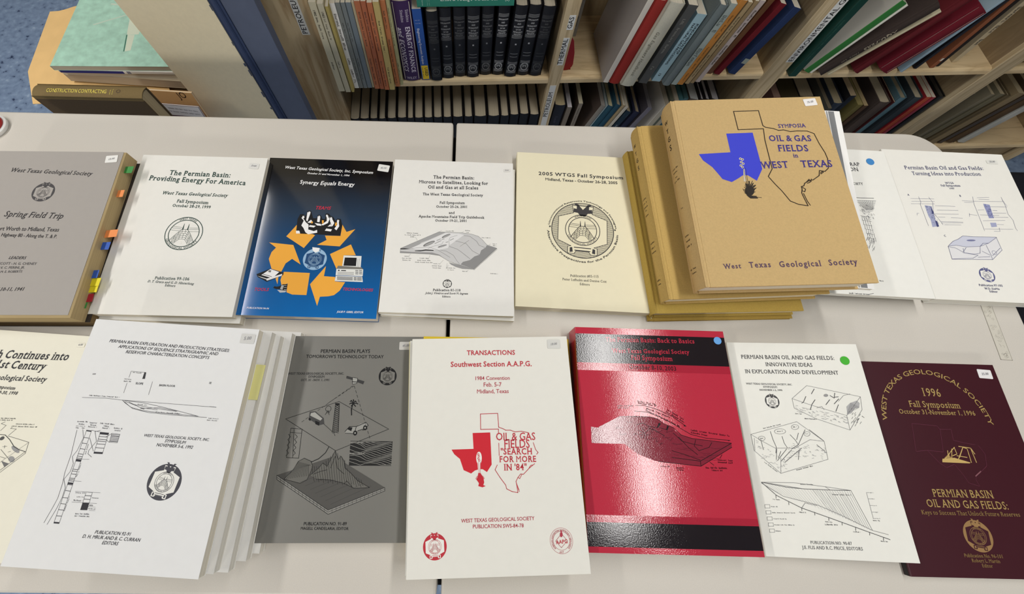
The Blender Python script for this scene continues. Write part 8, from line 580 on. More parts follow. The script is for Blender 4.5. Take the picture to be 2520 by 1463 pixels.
book('book','white paperback with a green dot sticker, Innovative Ideas','book',mw(.99747,.01321,-.06983,.50673,-.01324,.99991,-0,.20244,.06982,.00092,.99756,.00906),.1833,.2770,.0075,cover=(232, 232, 225),pg=(222, 220, 210),
 art=[('T','PERMIAN BASIN OIL AND GAS FIELDS:',-74.21,114.28,56.14,114.64,'r',(70,70,72)),('T','INNOVATIVE IDEAS',-41.81,103.84,23.67,104.1,'r',(70,70,72)),('T','IN EXPLORATION AND DEVELOPMENT',-72.59,93.07,56.59,93.48,'r',(70,70,72)),('T','WEST TEXAS GEOLOGICAL SOCIETY, INC.',-74.3,76.77,-10.84,76.71,'rb',(90,90,92)),('T','SYMPOSIUM',-51.69,72.54,-32.27,72.49,'rb',(90,90,92)),('T','NOVEMBER 1-2, 1990',-57.6,68.19,-26.32,68.41,'rb',(90,90,92)),('S',-43.49,53.89,9.7,(70,70,72),(233,232,226),'full',-5),('L',.47,(120,120,122),[(8.51,76.89),(77.05,62.89),(74.34,45.16),(51.13,17.6),(10.96,31.27),(-15.72,45.2),(-15.69,58.22),(8.51,76.89)]),('L',.46,(120,120,122),[(-15.69,58.22),(6.68,50.28),(51.91,36.77),(77.05,62.89)]),('L',.45,(120,120,122),[(51.91,36.77),(51.13,17.6)]),('L',.46,(120,120,122),[(14.54,45.94),(21.8,48.38),(24.02,43.91)]),('L',.46,(120,120,122),[(45.88,55.77),(54.7,63.99),(64.27,66.5)]),('L',.84,(85,85,87),[(17.61,72.41),(12.08,65.32)]),('L',.84,(85,85,87),[(3.79,61.67),(-1.5,53.51),(-4.01,52.31)]),('L',.83,(85,85,87),[(15.08,57.33),(8.93,50.34),(5.5,43.46)]),('L',.83,(85,85,87),[(34.84,57.8),(27.96,50.8)]),('L',.83,(85,85,87),[(47.22,59.23),(39.41,52.21)]),('L',.84,(85,85,87),[(43.93,67.2),(41.48,60.24),(36.75,63.58)]),('L',.83,(85,85,87),[(47.55,62.21),(41.77,61.39)]),('L',.83,(85,85,87),[(44.69,51.2),(39,42.04)]),('L',.41,(150,150,152),[(-14.07,44.25),(-11.44,44.1)]),('L',.41,(150,150,152),[(-4.49,45.01),(-2.11,44.67)]),('L',.41,(150,150,152),[(-8.72,44.65),(-7.25,43.3)]),('L',.41,(150,150,152),[(50.06,34.51),(52.99,33.69)]),('L',.4,(150,150,152),[(44.97,29.27),(47.44,28.25)]),('L',.41,(150,150,152),[(10.88,36.66),(14.23,36.01)]),('L',.4,(150,150,152),[(47.42,27.33),(51.26,27.17)]),('L',.41,(150,150,152),[(19.28,32.21),(22,30.94)]),('L',.41,(150,150,152),[(50.99,32.8),(52.59,31.49)]),('L',.4,(150,150,152),[(45.28,28.27),(47.33,27.61)]),('L',.41,(150,150,152),[(26.33,35.2),(28.76,34.58)]),('L',.41,(150,150,152),[(44.35,34.28),(47.21,33.26)]),('L',.41,(150,150,152),[(48.35,34.88),(51.12,33.96)]),('L',.41,(150,150,152),[(17.45,41.75),(18.82,41.51)]),('L',.41,(150,150,152),[(39.39,35.66),(40.94,35.15)]),('L',.41,(150,150,152),[(17.43,35.15),(20.79,34.82)]),('L',.41,(150,150,152),[(47.35,35.28),(49.59,35.03)]),('L',.41,(150,150,152),[(8.53,39.75),(11.04,39.16)]),('L',.41,(150,150,152),[(.39,43.92),(2.09,42.81)]),('L',.41,(150,150,152),[(13.11,37.29),(15.6,36.67)]),('L',.41,(150,150,152),[(34.44,32.76),(36.18,31.3)]),('L',.41,(150,150,152),[(1.29,44.52),(4.1,43.81)]),('L',.41,(150,150,152),[(-1.46,45.45),(1.22,45.06)]),('L',.41,(150,150,152),[(-7.76,42.94),(-4.73,42.96)]),('L',.41,(150,150,152),[(19.95,40.87),(23.1,39.75)]),('L',.41,(150,150,152),[(3.91,44.32),(7.51,43.59)]),('L',.41,(150,150,152),[(-4.83,46.18),(-1.42,45.39)]),('L',.41,(150,150,152),[(2.72,39.71),(4.6,38.51)]),('L',.41,(150,150,152),[(17.37,32.44),(19.73,31.1)]),('L',.41,(150,150,152),[(2.09,40.41),(4.48,39.19)]),('L',.41,(150,150,152),[(-10.56,40.03),(-7.21,39.47)]),('L',.41,(150,150,152),[(-12.9,41.26),(-10.06,39.88)]),('L',.41,(150,150,152),[(21.84,31.42),(23.85,30.94)]),('L',.41,(150,150,152),[(33.83,31.43),(36.71,30.12)]),('L',.41,(150,150,152),[(32.93,31.82),(36.23,30.91)]),('L',.41,(150,150,152),[(4.94,36.62),(6.66,35.56)]),('L',.41,(150,150,152),[(21.63,37.44),(23.09,36.09)]),('L',.41,(150,150,152),[(-10.01,40.24),(-7,39.58)]),('L',.41,(150,150,152),[(30.42,36.46),(33.96,36.27)]),('L',.41,(150,150,152),[(24.35,35.98),(27.29,35.31)]),('L',.4,(150,150,152),[(48.09,26.68),(51.76,26.74)]),('L',.41,(150,150,152),[(-4.11,42.26),(-.93,41.78)]),('L',.41,(150,150,152),[(24.35,40.26),(27.12,39.26)]),('L',.41,(150,150,152),[(12.81,41.94),(14.98,40.83)]),('L',.41,(150,150,152),[(23.65,31.87),(26.44,31.66)]),('L',.41,(150,150,152),[(26.15,39.77),(29.39,39.53)]),('L',.4,(150,150,152),[(45.9,31.02),(48.33,30.87)]),('L',.4,(150,150,152),[(38.38,28.22),(41.26,27.26)]),('L',.41,(150,150,152),[(32.11,31.37),(35.27,31.23)]),('L',.41,(150,150,152),[(29.04,30.38),(30.37,30.13)]),('L',.41,(150,150,152),[(37.55,37.31),(39.27,36.01)]),('L',.41,(150,150,152),[(9.23,34.94),(11.19,34.4)]),('L',.41,(150,150,152),[(-8.06,39.69),(-4.28,39.49)]),('L',.41,(150,150,152),[(5.87,37.99),(7.4,37.97)]),('L',.41,(150,150,152),[(7.58,40.55),(10.17,39.75)]),('L',.41,(150,150,152),[(7.72,40.12),(9.66,39.85)]),('L',.41,(150,150,152),[(38.32,36.13),(40.79,36.01)]),('L',.4,(150,150,152),[(39.13,28.79),(40.46,27.72)]),('L',.4,(150,150,152),[(47.35,31.58),(50.34,30.23)]),('L',.41,(150,150,152),[(-13.93,46.58),(-12.55,46.3)]),('L',.41,(150,150,152),[(-13,48.69),(-10,48.3)]),('L',.41,(150,150,152),[(42.27,33.27),(45.97,33.16)]),('L',.41,(150,150,152),[(22.71,38.08),(26.06,37.64)]),('L',.41,(150,150,152),[(-6.46,43.01),(-4.72,41.88)]),('L',.41,(150,150,152),[(35.87,38.01),(36.84,36.6)]),('L',.41,(150,150,152),[(7.54,41.49),(9.51,41.15)]),('L',.41,(150,150,152),[(37.87,34.97),(40.82,34)]),('L',.41,(150,150,152),[(21.88,34.3),(23.49,33.62)]),('L',.41,(150,150,152),[(19.67,41.5),(21.22,40.08)]),('L',.4,(150,150,152),[(28.36,29.84),(30.36,28.71)]),('A',2,(150,150,150),[(34.34,63.75),(34.02,63.1),(33.43,62.51),(32.61,62.04),(31.66,61.72),(30.66,61.6),(29.72,61.68),(28.91,61.95),(28.33,62.4),(28.03,62.97),(28.04,63.61),(28.35,64.26),(28.94,64.85),(29.76,65.33),(30.71,65.64),(31.71,65.77),(32.66,65.69),(33.46,65.41),(34.04,64.96),(34.34,64.39)]),('A',2,(175,175,176),[(54.65,48.72),(60.87,53.85),(70.7,57.49),(73.75,54.16),(71.33,47.78),(65.68,47.19),(59.43,40.31),(53.31,37.92)]),('L',.36,(110,110,112),[(52.94,39.03),(62.11,54.34)]),('L',.36,(110,110,112),[(54.95,39.97),(63.26,53.68)]),('L',.36,(110,110,112),[(56.96,40.92),(64.4,53.03)]),('L',.36,(110,110,112),[(58.97,41.86),(65.55,52.38)]),('L',.36,(110,110,112),[(60.98,42.81),(66.7,51.73)]),('L',.36,(110,110,112),[(62.99,43.75),(67.84,51.08)]),('L',.36,(110,110,112),[(65,44.7),(68.98,50.43)]),('L',.36,(110,110,112),[(67.02,45.65),(70.13,49.78)]),('L',.36,(110,110,112),[(69.03,46.6),(71.27,49.13)]),('L',.45,(110,110,112),[(63.55,30.6),(66.04,33.32)]),('L',.45,(110,110,112),[(59.22,38.07),(61.71,40.81)]),('L',.45,(110,110,112),[(57.14,32.36),(59.62,35.09)]),('L',.45,(110,110,112),[(62.42,38.67),(64.92,41.41)]),('L',.45,(110,110,112),[(61.01,32.04),(63.49,34.76)]),('L',.45,(110,110,112),[(65.08,30.88),(67.57,33.6)]),('L',.45,(110,110,112),[(64.06,30.58),(66.55,33.3)]),('L',.45,(110,110,112),[(62.09,36.08),(64.58,38.81)]),('L',.45,(110,110,112),[(62.24,27.64),(64.72,30.35)]),('L',.45,(110,110,112),[(66.51,26.21),(69,28.92)]),('L',.45,(110,110,112),[(61.74,26.14),(64.21,28.85)]),('L',.45,(110,110,112),[(54.98,26.5),(57.45,29.21)]),('L',.45,(110,110,112),[(57.84,28.79),(60.31,31.5)]),('L',.45,(110,110,112),[(68.11,36.44),(70.61,39.18)]),('L',.45,(110,110,112),[(58.84,22.89),(61.31,25.59)]),('L',.45,(110,110,112),[(58.17,27.42),(60.65,30.13)]),('M',-16.01,37.07,-7.17,36.84,1.37,(90,90,94)),('M',-5.08,30.64,11.13,30.17,1.36,(90,90,94)),('L',.36,(120,120,122),[(-4.47,31.32),(10.85,30.83)]),('M',71.41,36.16,74.07,34.01,1.35,(90,90,94)),('L',.45,(120,120,122),[(-81.38,8.27),(-16.58,26.78),(-5.51,17.59),(13.53,1.85),(12.72,-21.03),(-52.23,-40.5),(-81.07,-12.69),(-81.38,8.27)]),('L',.45,(120,120,122),[(-81.38,8.27),(-65.67,-1.5),(-52.94,-8.65),(-26.68,-7.88),(-4.5,3.49),(13.53,1.85)]),('L',.45,(120,120,122),[(-77.87,3.57),(-79.97,-12.66)]),('L',.44,(120,120,122),[(-48.05,-21.23),(-52.23,-40.5)]),('L',.67,(95,95,97),[(-54.53,12.96),(-53.29,2.1),(-50.96,-7.52),(-53.22,-15.05)]),('L',.67,(95,95,97),[(-40.43,6.8),(-39.47,-1.82),(-36.51,-8.17)]),('L',.67,(95,95,97),[(-29.35,9.29),(-24.22,2.92),(-21.33,-3.44),(-31.29,-9.08)]),('L',.66,(95,95,97),[(-22.03,2.99),(-17.82,11.78)]),('L',.67,(95,95,97),[(-7.98,16.43),(-21.33,-3.44)]),('L',.67,(95,95,97),[(-2.46,16.58),(12.71,2.9)]),('L',.66,(95,95,97),[(-21.97,-10.93),(-25.75,-22.64)]),('L',.66,(95,95,97),[(-50.98,-9.66),(-54.38,-23.53)]),('L',.67,(95,95,97),[(-69.44,1.64),(-68.76,-11.26)]),('L',.66,(95,95,97),[(-46.2,-12.71),(-51.31,-21.33)]),('L',.66,(95,95,97),[(-37.85,-9.27),(-53.08,-24.54)]),('L',.66,(95,95,97),[(-31.53,-10.15),(-48.96,-25.46)]),('L',.66,(95,95,97),[(-17.96,-7.62),(-43.77,-26.34)]),('L',.66,(95,95,97),[(2.67,-2.75),(11.39,-10.99)]),('L',.4,(110,110,112),[(-63.54,3.54),(-64.18,2.28),(-65.48,1.22),(-67.21,.54),(-69.07,.36),(-70.74,.71),(-71.94,1.53),(-72.44,2.68),(-72.17,3.95),(-71.17,5.14),(-69.61,6.02),(-67.77,6.45),(-65.96,6.36),(-64.5,5.75),(-63.65,4.73),(-63.55,3.49)]),('M',-70.32,2.7,-65.8,3.26,1.33,(90,90,94)),('L',.4,(110,110,112),[(-34.12,13.52),(-35.09,12.07),(-37.2,10.83),(-40.08,10.03),(-43.23,9.79),(-46.11,10.17),(-48.22,11.09),(-49.2,12.4),(-48.86,13.88),(-47.26,15.25),(-44.69,16.29),(-41.59,16.81),(-38.5,16.73),(-35.96,16.04),(-34.42,14.89),(-34.13,13.46)]),('M',-45.57,12.55,-37.93,13.2,1.34,(90,90,94)),('L',.4,(110,110,112),[(-15.55,19.73),(-16.29,18.37),(-17.74,17.22),(-19.66,16.48),(-21.71,16.29),(-23.54,16.67),(-24.83,17.56),(-25.35,18.81),(-25.03,20.19),(-23.9,21.48),(-22.16,22.44),(-20.12,22.91),(-18.14,22.8),(-16.55,22.13),(-15.64,21.03),(-15.57,19.68)]),('M',-23.01,18.87,-18.04,19.45,1.34,(90,90,94)),('L',.4,(110,110,112),[(-2.67,11.12),(-3.32,9.86),(-4.53,8.8),(-6.11,8.13),(-7.78,7.95),(-9.25,8.31),(-10.27,9.13),(-10.65,10.28),(-10.34,11.56),(-9.38,12.75),(-7.94,13.63),(-6.27,14.05),(-4.67,13.95),(-3.4,13.33),(-2.7,12.31),(-2.69,11.06)]),('M',-8.76,10.29,-4.7,10.84,1.33,(90,90,94)),('L',.37,(150,150,152),[(-45.96,-27.04),(-43.13,-27.35)]),('L',.37,(150,150,152),[(-13.8,-6.73),(-10.99,-7.69)]),('L',.37,(150,150,152),[(-35.28,-16.88),(-32.26,-17.98)]),('L',.37,(150,150,152),[(-56.13,-28.81),(-53.86,-30.04)]),('L',.37,(150,150,152),[(-46.65,-29.57),(-45.32,-29.4)]),('L',.37,(150,150,152),[(-31.45,-12.01),(-28.66,-11.96)]),('L',.37,(150,150,152),[(-68.52,-8.73),(-66.33,-8.45)]),('L',.37,(150,150,152),[(-70.04,-19.5),(-66.65,-18.9)]),('L',.37,(150,150,152),[(-74.9,-6.51),(-72.71,-8.02)]),('L',.37,(150,150,152),[(-27.42,-15.22),(-25.14,-16.71)]),('L',.37,(150,150,152),[(-1.29,-9.99),(1.76,-9.88)]),('L',.37,(150,150,152),[(10.03,-11.42),(12.21,-12.22)]),('L',.37,(150,150,152),[(-55.47,-32.56),(-52.18,-33.14)]),('L',.37,(150,150,152),[(-60.35,-16.51),(-57.44,-17.09)]),('L',.37,(150,150,152),[(-28.62,-4.76),(-25.68,-4.4)]),('L',.37,(150,150,152),[(-64.43,-20.29),(-61.81,-20.02)]),('L',.37,(150,150,152),[(4.21,-16.43),(6.89,-17.52)]),('L',.37,(150,150,152),[(-32.43,-13.95),(-31.47,-14.65)]),('L',.37,(150,150,152),[(-24.57,-13.86),(-23.02,-13.93)]),('L',.37,(150,150,152),[(9.46,-9.17),(12.21,-9.07)]),('L',.37,(150,150,152),[(-29.06,-18.84),(-25.9,-18.18)]),('L',.37,(150,150,152),[(-44.85,-29.5),(-41.51,-28.85)]),('L',.37,(150,150,152),[(-40.06,-20.25),(-39.09,-21.14)]),('L',.37,(150,150,152),[(-11.12,-4.83),(-9.52,-5.26)]),('L',.37,(150,150,152),[(-64.66,-27.67),(-61.77,-27.18)]),('L',.37,(150,150,152),[(.54,-8.83),(2.39,-9.59)]),('L',.37,(150,150,152),[(-34.58,-11.94),(-31.29,-12.11)]),('L',.37,(150,150,152),[(-30.71,-5.48),(-29.66,-6.04)]),('L',.37,(150,150,152),[(-71.74,-17.29),(-70.19,-17.8)]),('L',.37,(150,150,152),[(-6.35,-15.51),(-4.48,-16.4)]),('L',.37,(150,150,152),[(-55.07,-33.68),(-53.43,-34.41)]),('L',.37,(150,150,152),[(-41.84,-24.12),(-39.96,-24.79)]),('L',.37,(150,150,152),[(-38.21,-19.52),(-37.06,-20.59)]),('L',.37,(150,150,152),[(-22.16,-8.53),(-19.66,-8.12)]),('L',.37,(150,150,152),[(-24.01,-4.83),(-21.8,-6.08)]),('L',.37,(150,150,152),[(-44.71,-22.27),(-43.24,-22.9)]),('L',.37,(150,150,152),[(-25.25,-18.72),(-22.04,-18.66)]),('L',.37,(150,150,152),[(-71.15,-20.82),(-69.13,-22.37)]),('L',.37,(150,150,152),[(-72.9,-9.35),(-70.14,-9.96)]),('L',.37,(150,150,152),[(-6.49,-16.4),(-4.62,-16.59)]),('L',.37,(150,150,152),[(-62.06,-26.74),(-60.21,-28)]),('L',.37,(150,150,152),[(6.92,-10.19),(8.75,-10.62)]),('L',.37,(150,150,152),[(-9.49,-3.38),(-7.67,-4.57)]),('L',.37,(150,150,152),[(-68.19,-21.44),(-66.15,-20.85)]),('L',.37,(150,150,152),[(-15.1,-17.79),(-11.63,-17.4)]),('L',.37,(150,150,152),[(-24.75,-7.43),(-21.44,-6.91)]),('L',.37,(150,150,152),[(-62.85,-10.22),(-61.37,-11.77)]),('L',.37,(150,150,152),[(-50.03,-29.59),(-48.36,-31.16)]),('L',.37,(150,150,152),[(-15.85,-17.46),(-14.83,-18.97)]),('L',.37,(150,150,152),[(-57.86,-26.99),(-56.24,-27.81)]),('L',.37,(150,150,152),[(-75.79,-8.21),(-72.32,-7.8)]),('L',.36,(150,150,152),[(-51.39,-36.66),(-50.58,-37.92)]),('L',.37,(150,150,152),[(-4.71,-17.13),(-1.59,-17.28)]),('L',.37,(150,150,152),[(-55.4,-25.14),(-53.6,-25.03)]),('L',.38,(150,150,152),[(-73.56,-8.93),(-72.31,-10.04)]),('L',.37,(150,150,152),[(-19.22,-17.6),(-16.99,-17.47)]),('L',.37,(150,150,152),[(-9.19,-6.47),(-7.38,-7.24)]),('L',.37,(150,150,152),[(-21.59,-10.79),(-18.94,-10.57)]),('L',.37,(150,150,152),[(-34.86,-7.6),(-33.26,-7.08)]),('L',.37,(150,150,152),[(-62.44,-17.73),(-59.75,-17.63)]),('L',.37,(150,150,152),[(1.97,-5.07),(4.86,-5.44)]),('L',.37,(150,150,152),[(-52.24,-18.9),(-49.87,-19.52)]),('L',.37,(150,150,152),[(-18.39,-17.52),(-16.57,-19.03)]),('L',.37,(150,150,152),[(11.18,-6.55),(13.38,-7.25)]),('L',.38,(150,150,152),[(-76.55,-2.31),(-73.68,-2.47)]),('L',.37,(150,150,152),[(-7.73,-20.61),(-5.11,-19.95)]),('L',.37,(150,150,152),[(-67.27,-20.05),(-64.2,-19.34)]),('L',.37,(150,150,152),[(-21.74,-11.73),(-20.23,-11.25)]),('L',.37,(150,150,152),[(4.76,-20.83),(6.52,-21.05)]),('L',.37,(150,150,152),[(-69.16,-9.64),(-67.48,-10.58)]),('L',.36,(150,150,152),[(-45.45,-34.1),(-42.95,-34.61)]),('L',.37,(150,150,152),[(-28.23,-1.84),(-25.83,-2.76)]),('L',.37,(150,150,152),[(9.87,-12.54),(12.49,-12.8)]),('L',.37,(150,150,152),[(-60.64,-13.14),(-59.3,-12.98)]),('L',.37,(150,150,152),[(-44.14,-22.6),(-43.3,-23.73)]),('L',.37,(150,150,152),[(1.99,-9.06),(3.65,-10.53)]),('L',.37,(150,150,152),[(-47.21,-29.99),(-46.09,-30.49)]),('L',.37,(150,150,152),[(-13.87,-7.75),(-11.55,-7.18)]),('L',.37,(150,150,152),[(-25.24,-14.48),(-24.21,-14.93)]),('L',.37,(150,150,152),[(-74.04,-22.32),(-72.01,-22.79)]),('L',.37,(150,150,152),[(-36.64,-19.52),(-34.27,-20.5)]),('L',.37,(150,150,152),[(-25.79,-12.24),(-23.04,-13.47)]),('L',.37,(150,150,152),[(-25.7,-12.13),(-23.75,-12.63)]),('L',.37,(150,150,152),[(-73.55,-7.05),(-70.82,-8.52)]),('L',.38,(150,150,152),[(-76.28,.41),(-73.18,-.87)]),('L',.37,(150,150,152),[(-36.44,-19.71),(-34.78,-19.76)]),('L',.37,(150,150,152),[(6.41,-10.07),(9.9,-9.66)]),('L',.37,(150,150,152),[(-24.41,-12.78),(-22.9,-12.58)]),('L',.37,(150,150,152),[(-46.61,-30.62),(-44.94,-31.48)]),('L',.37,(150,150,152),[(4.69,-19.01),(6.05,-19.52)]),('L',.37,(150,150,152),[(10.48,-12.56),(13.73,-12.02)]),('L',.37,(150,150,152),[(-14.53,-5.54),(-11.31,-5.75)]),('L',.37,(150,150,152),[(-44.64,-23.15),(-43.55,-23.89)]),('L',.37,(150,150,152),[(-29.73,-8.6),(-26.41,-8.9)]),('L',.37,(150,150,152),[(-16.09,-6.85),(-14.16,-8.35)]),('L',.37,(150,150,152),[(-46.81,-31.34),(-45.05,-31.4)]),('L',.37,(150,150,152),[(-46.78,-25.18),(-43.98,-25.63)]),('L',.37,(150,150,152),[(5.83,-14.21),(8.5,-14.57)]),('L',.37,(150,150,152),[(-57.75,-18.86),(-56.01,-18.33)]),('L',.37,(150,150,152),[(-15.54,-11.89),(-13.77,-11.43)]),('L',.37,(150,150,152),[(-49.84,-31.89),(-48.02,-32.16)]),('L',.37,(150,150,152),[(-36.45,-9.9),(-34.41,-10.08)]),('L',.37,(150,150,152),[(-50.88,-31.98),(-48.05,-32.04)]),('L',.37,(150,150,152),[(-9,-11.9),(-7.2,-13.35)]),('L',.37,(150,150,152),[(-29.7,-14.6),(-28.11,-14.73)]),('L',.37,(150,150,152),[(-36.93,-13.3),(-34.38,-14.55)]),('L',.37,(150,150,152),[(-16.06,-13.43),(-13.9,-13.7)]),('L',.37,(150,150,152),[(-8.48,-11.64),(-6.97,-11.55)]),('L',.37,(150,150,152),[(-60.9,-27.68),(-57.69,-28.8)]),('L',.37,(150,150,152),[(-14.75,-13.33),(-12.99,-14.28)]),('M',-63.2,16.02,-38.62,22.21,1.35,(90,90,94)),('M',-70.97,-27.4,-55.37,-40.19,1.3,(90,90,94)),('M',-31.02,-36.31,-8.77,-30.44,1.5,(90,90,94)),('L',.46,(105,105,107),[(-79.67,-52.25),(-52.28,-55.38),(-27.71,-58.56),(5.69,-58.81),(31.73,-58.5),(45.5,-104.29)]),('L',.46,(105,105,107),[(-79.67,-52.25),(-38.72,-51.48),(.39,-54.99),(31.73,-58.5)]),('L',.46,(105,105,107),[(-79.67,-52.25),(-63.41,-67.79),(-35.16,-81.55),(-2.72,-91.94),(38.14,-105.51),(63.63,-113.79)]),('L',.47,(105,105,107),[(-79.88,-53.27),(-55.15,-68.49),(-15.43,-76.93),(10.65,-87.6),(45.5,-104.29)]),('L',.44,(105,105,107),[(45.5,-104.29),(63.29,-108.25)]),('L',.45,(105,105,107),[(-35.16,-81.55),(-29.59,-75.48),(-15.67,-77.92)]),('L',.46,(105,105,107),[(.39,-54.99),(5.69,-58.81)]),('L',.72,(75,75,77),[(-79.67,-52.25),(-63.41,-67.79),(-35.16,-81.55),(-2.72,-91.94),(38.14,-105.51),(63.63,-113.79)]),('L',.63,(75,75,77),[(-79.67,-52.25),(-48.47,-57.26),(-27.71,-58.56),(5.69,-58.81),(31.73,-58.5)]),('L',.27,(160,160,162),[(-17.14,-58.19),(-.75,-84.17)]),('L',.27,(160,160,162),[(-14.01,-58.25),(2.19,-85.51)]),('L',.27,(160,160,162),[(-10.88,-58.3),(5.12,-86.85)]),('L',.27,(160,160,162),[(-7.76,-58.35),(8.05,-88.18)]),('L',.27,(160,160,162),[(-4.64,-58.4),(10.96,-89.51)]),('L',.27,(160,160,162),[(-1.52,-58.46),(13.87,-90.84)]),('L',.27,(160,160,162),[(1.6,-58.51),(16.78,-92.16)]),('L',.27,(160,160,162),[(4.71,-58.56),(19.67,-93.48)]),('L',.27,(160,160,162),[(7.82,-58.61),(22.56,-94.8)]),('L',.27,(160,160,162),[(10.93,-58.66),(25.44,-96.11)]),('L',.27,(160,160,162),[(14.04,-58.72),(28.32,-97.42)]),('L',.27,(160,160,162),[(17.14,-58.77),(31.19,-98.73)]),('L',.27,(160,160,162),[(20.24,-58.82),(34.05,-100.04)]),('L',.27,(160,160,162),[(23.34,-58.87),(36.91,-101.34)]),('L',.27,(160,160,162),[(26.43,-58.92),(39.75,-102.64)]),('L',.27,(160,160,162),[(29.53,-58.98),(42.6,-103.93)]),('L',.21,(175,175,176),[(-75.37,-54.14),(-60.64,-64.7)]),('L',.21,(175,175,176),[(-71.34,-54.47),(-56.65,-66.1)]),('L',.21,(175,175,176),[(-67.33,-54.8),(-52.67,-67.49)]),('L',.21,(175,175,176),[(-63.31,-55.13),(-48.7,-68.88)]),('L',.21,(175,175,176),[(-59.31,-55.46),(-44.74,-70.26)]),('L',.21,(175,175,176),[(-55.3,-55.79),(-40.8,-71.64)]),('L',.21,(175,175,176),[(-51.31,-56.12),(-36.86,-73.02)]),('L',.21,(175,175,176),[(-47.31,-56.45),(-32.93,-74.39)]),('L',.21,(175,175,176),[(-43.33,-56.78),(-29.02,-75.76)]),('L',.21,(175,175,176),[(-39.35,-57.1),(-25.11,-77.13)]),('L',.21,(175,175,176),[(-35.37,-57.43),(-21.22,-78.49)]),('L',.21,(175,175,176),[(-31.4,-57.76),(-17.33,-79.85)]),('L',.21,(175,175,176),[(-27.44,-58.09),(-13.45,-81.21)]),('L',.21,(175,175,176),[(-23.48,-58.41),(-9.59,-82.56)]),('L',.21,(175,175,176),[(-19.52,-58.74),(-5.74,-83.91)]),('L',.21,(175,175,176),[(-15.57,-59.06),(-1.89,-85.25)]),('L',.21,(175,175,176),[(-11.63,-59.39),(1.94,-86.59)]),('L',.21,(175,175,176),[(-7.69,-59.71),(5.77,-87.93)]),('L',.21,(175,175,176),[(-3.76,-60.04),(9.58,-89.27)]),('L',.21,(175,175,176),[(.17,-60.36),(13.39,-90.6)]),('L',.21,(175,175,176),[(4.09,-60.68),(17.18,-91.92)]),('L',.21,(175,175,176),[(8.01,-61.01),(20.97,-93.25)]),('L',.21,(175,175,176),[(11.92,-61.33),(24.74,-94.57)]),('L',.21,(175,175,176),[(15.83,-61.65),(28.51,-95.89)]),('L',.21,(175,175,176),[(19.73,-61.97),(32.26,-97.2)]),('L',.21,(175,175,176),[(23.63,-62.29),(36.01,-98.51)]),('L',.62,(75,75,77),[(-64.38,-67.43),(-64.94,-71.03)]),('L',.62,(75,75,77),[(-49.85,-74.84),(-50.44,-78.39)]),('L',.62,(75,75,77),[(-35.07,-81.16),(-35.68,-84.69)]),('L',.61,(75,75,77),[(-20.07,-85.85),(-20.71,-89.35)]),('L',.61,(75,75,77),[(-4.22,-91.42),(-4.9,-94.89)]),('L',.6,(75,75,77),[(10.84,-96.2),(10.13,-99.64)]),('L',.6,(75,75,77),[(25.75,-101.68),(25.02,-105.09)]),('L',.6,(75,75,77),[(41.32,-106.32),(40.56,-109.71)]),('L',.59,(75,75,77),[(56.32,-111.68),(55.53,-115.03)]),('M',-69.13,-72.96,-60.38,-73.24,1.24,(90,90,94)),('M',-39.56,-87.16,-30.95,-87.42,1.22,(90,90,94)),('M',-9.7,-96.98,-1.21,-97.23,1.21,(90,90,94)),('M',21.66,-107.09,30.02,-107.33,1.2,(90,90,94)),('M',51.95,-116.47,60.19,-116.69,1.18,(90,90,94)),('M',-10.98,-100.45,4.92,-100.22,1.61,(90,90,94)),('M',-30.35,-53.62,-14.32,-53.48,1.26,(90,90,94)),('M',7.3,-64.71,31.1,-64.66,1.45,(90,90,94)),('L',.41,(130,130,132),[(-80.95,-79.3),(-74.61,-79.07),(-75.02,-83.01),(-81.34,-83.24),(-80.95,-79.3)]),('M',-73.5,-81.78,-65.17,-81.87,1.23,(130,130,132)),('L',.41,(130,130,132),[(-80.95,-86.45),(-74.64,-86.22),(-75.04,-90.12),(-81.34,-90.36),(-80.95,-86.45)]),('M',-73.54,-88.9,-44.35,-88.21,1.23,(130,130,132)),('L',.41,(130,130,132),[(-80.95,-93.54),(-74.67,-93.3),(-75.07,-97.17),(-81.34,-97.41),(-80.95,-93.54)]),('M',-73.57,-95.96,-56.98,-95.72,1.22,(130,130,132)),('L',.41,(130,130,132),[(-80.96,-100.56),(-74.7,-100.32),(-75.1,-104.16),(-81.34,-104.4),(-80.96,-100.56)]),('M',-73.61,-102.96,-48.81,-102.38,1.21,(130,130,132)),('L',.4,(130,130,132),[(-80.96,-107.52),(-74.73,-107.28),(-75.13,-111.08),(-81.34,-111.33),(-80.96,-107.52)]),('M',-73.64,-109.89,-66.49,-109.99,1.2,(130,130,132)),('L',.42,(140,140,142),[(50.51,-60.03),(50.33,-90.89)]),('L',.41,(140,140,142),[(50.51,-60.43),(54.25,-60.3)]),('M',54.91,-60.87,59.06,-60.72,1.04,(140,140,142)),('L',.41,(140,140,142),[(50.46,-67.71),(54.19,-67.58)]),('M',54.84,-68.15,58.98,-68,1.03,(140,140,142)),('L',.41,(140,140,142),[(50.42,-75.52),(54.12,-75.38)]),('M',54.78,-75.94,58.89,-75.79,1.02,(140,140,142)),('L',.41,(140,140,142),[(50.37,-83.24),(54.06,-83.1)]),('M',54.71,-83.66,58.8,-83.5,1.01,(140,140,142)),('L',.4,(140,140,142),[(50.33,-90.51),(54,-90.37)]),('M',54.64,-90.92,58.72,-90.76,1.01,(140,140,142)),('M',49.21,-93.4,57.64,-93.46,1.21,(90,90,94)),('T','PUBLICATION NO. 90-87',-33.75,-122.33,16.54,-121.58,'r',(95,95,97)),('T','J.E. FLIS AND R.C. PRICE, EDITORS',-44.83,-128.31,28.11,-127.14,'r',(95,95,97))],
 stickers=[('round_sticker',69.69,113.91,6.26,0,0,(72,178,52),(),'green round price dot')])
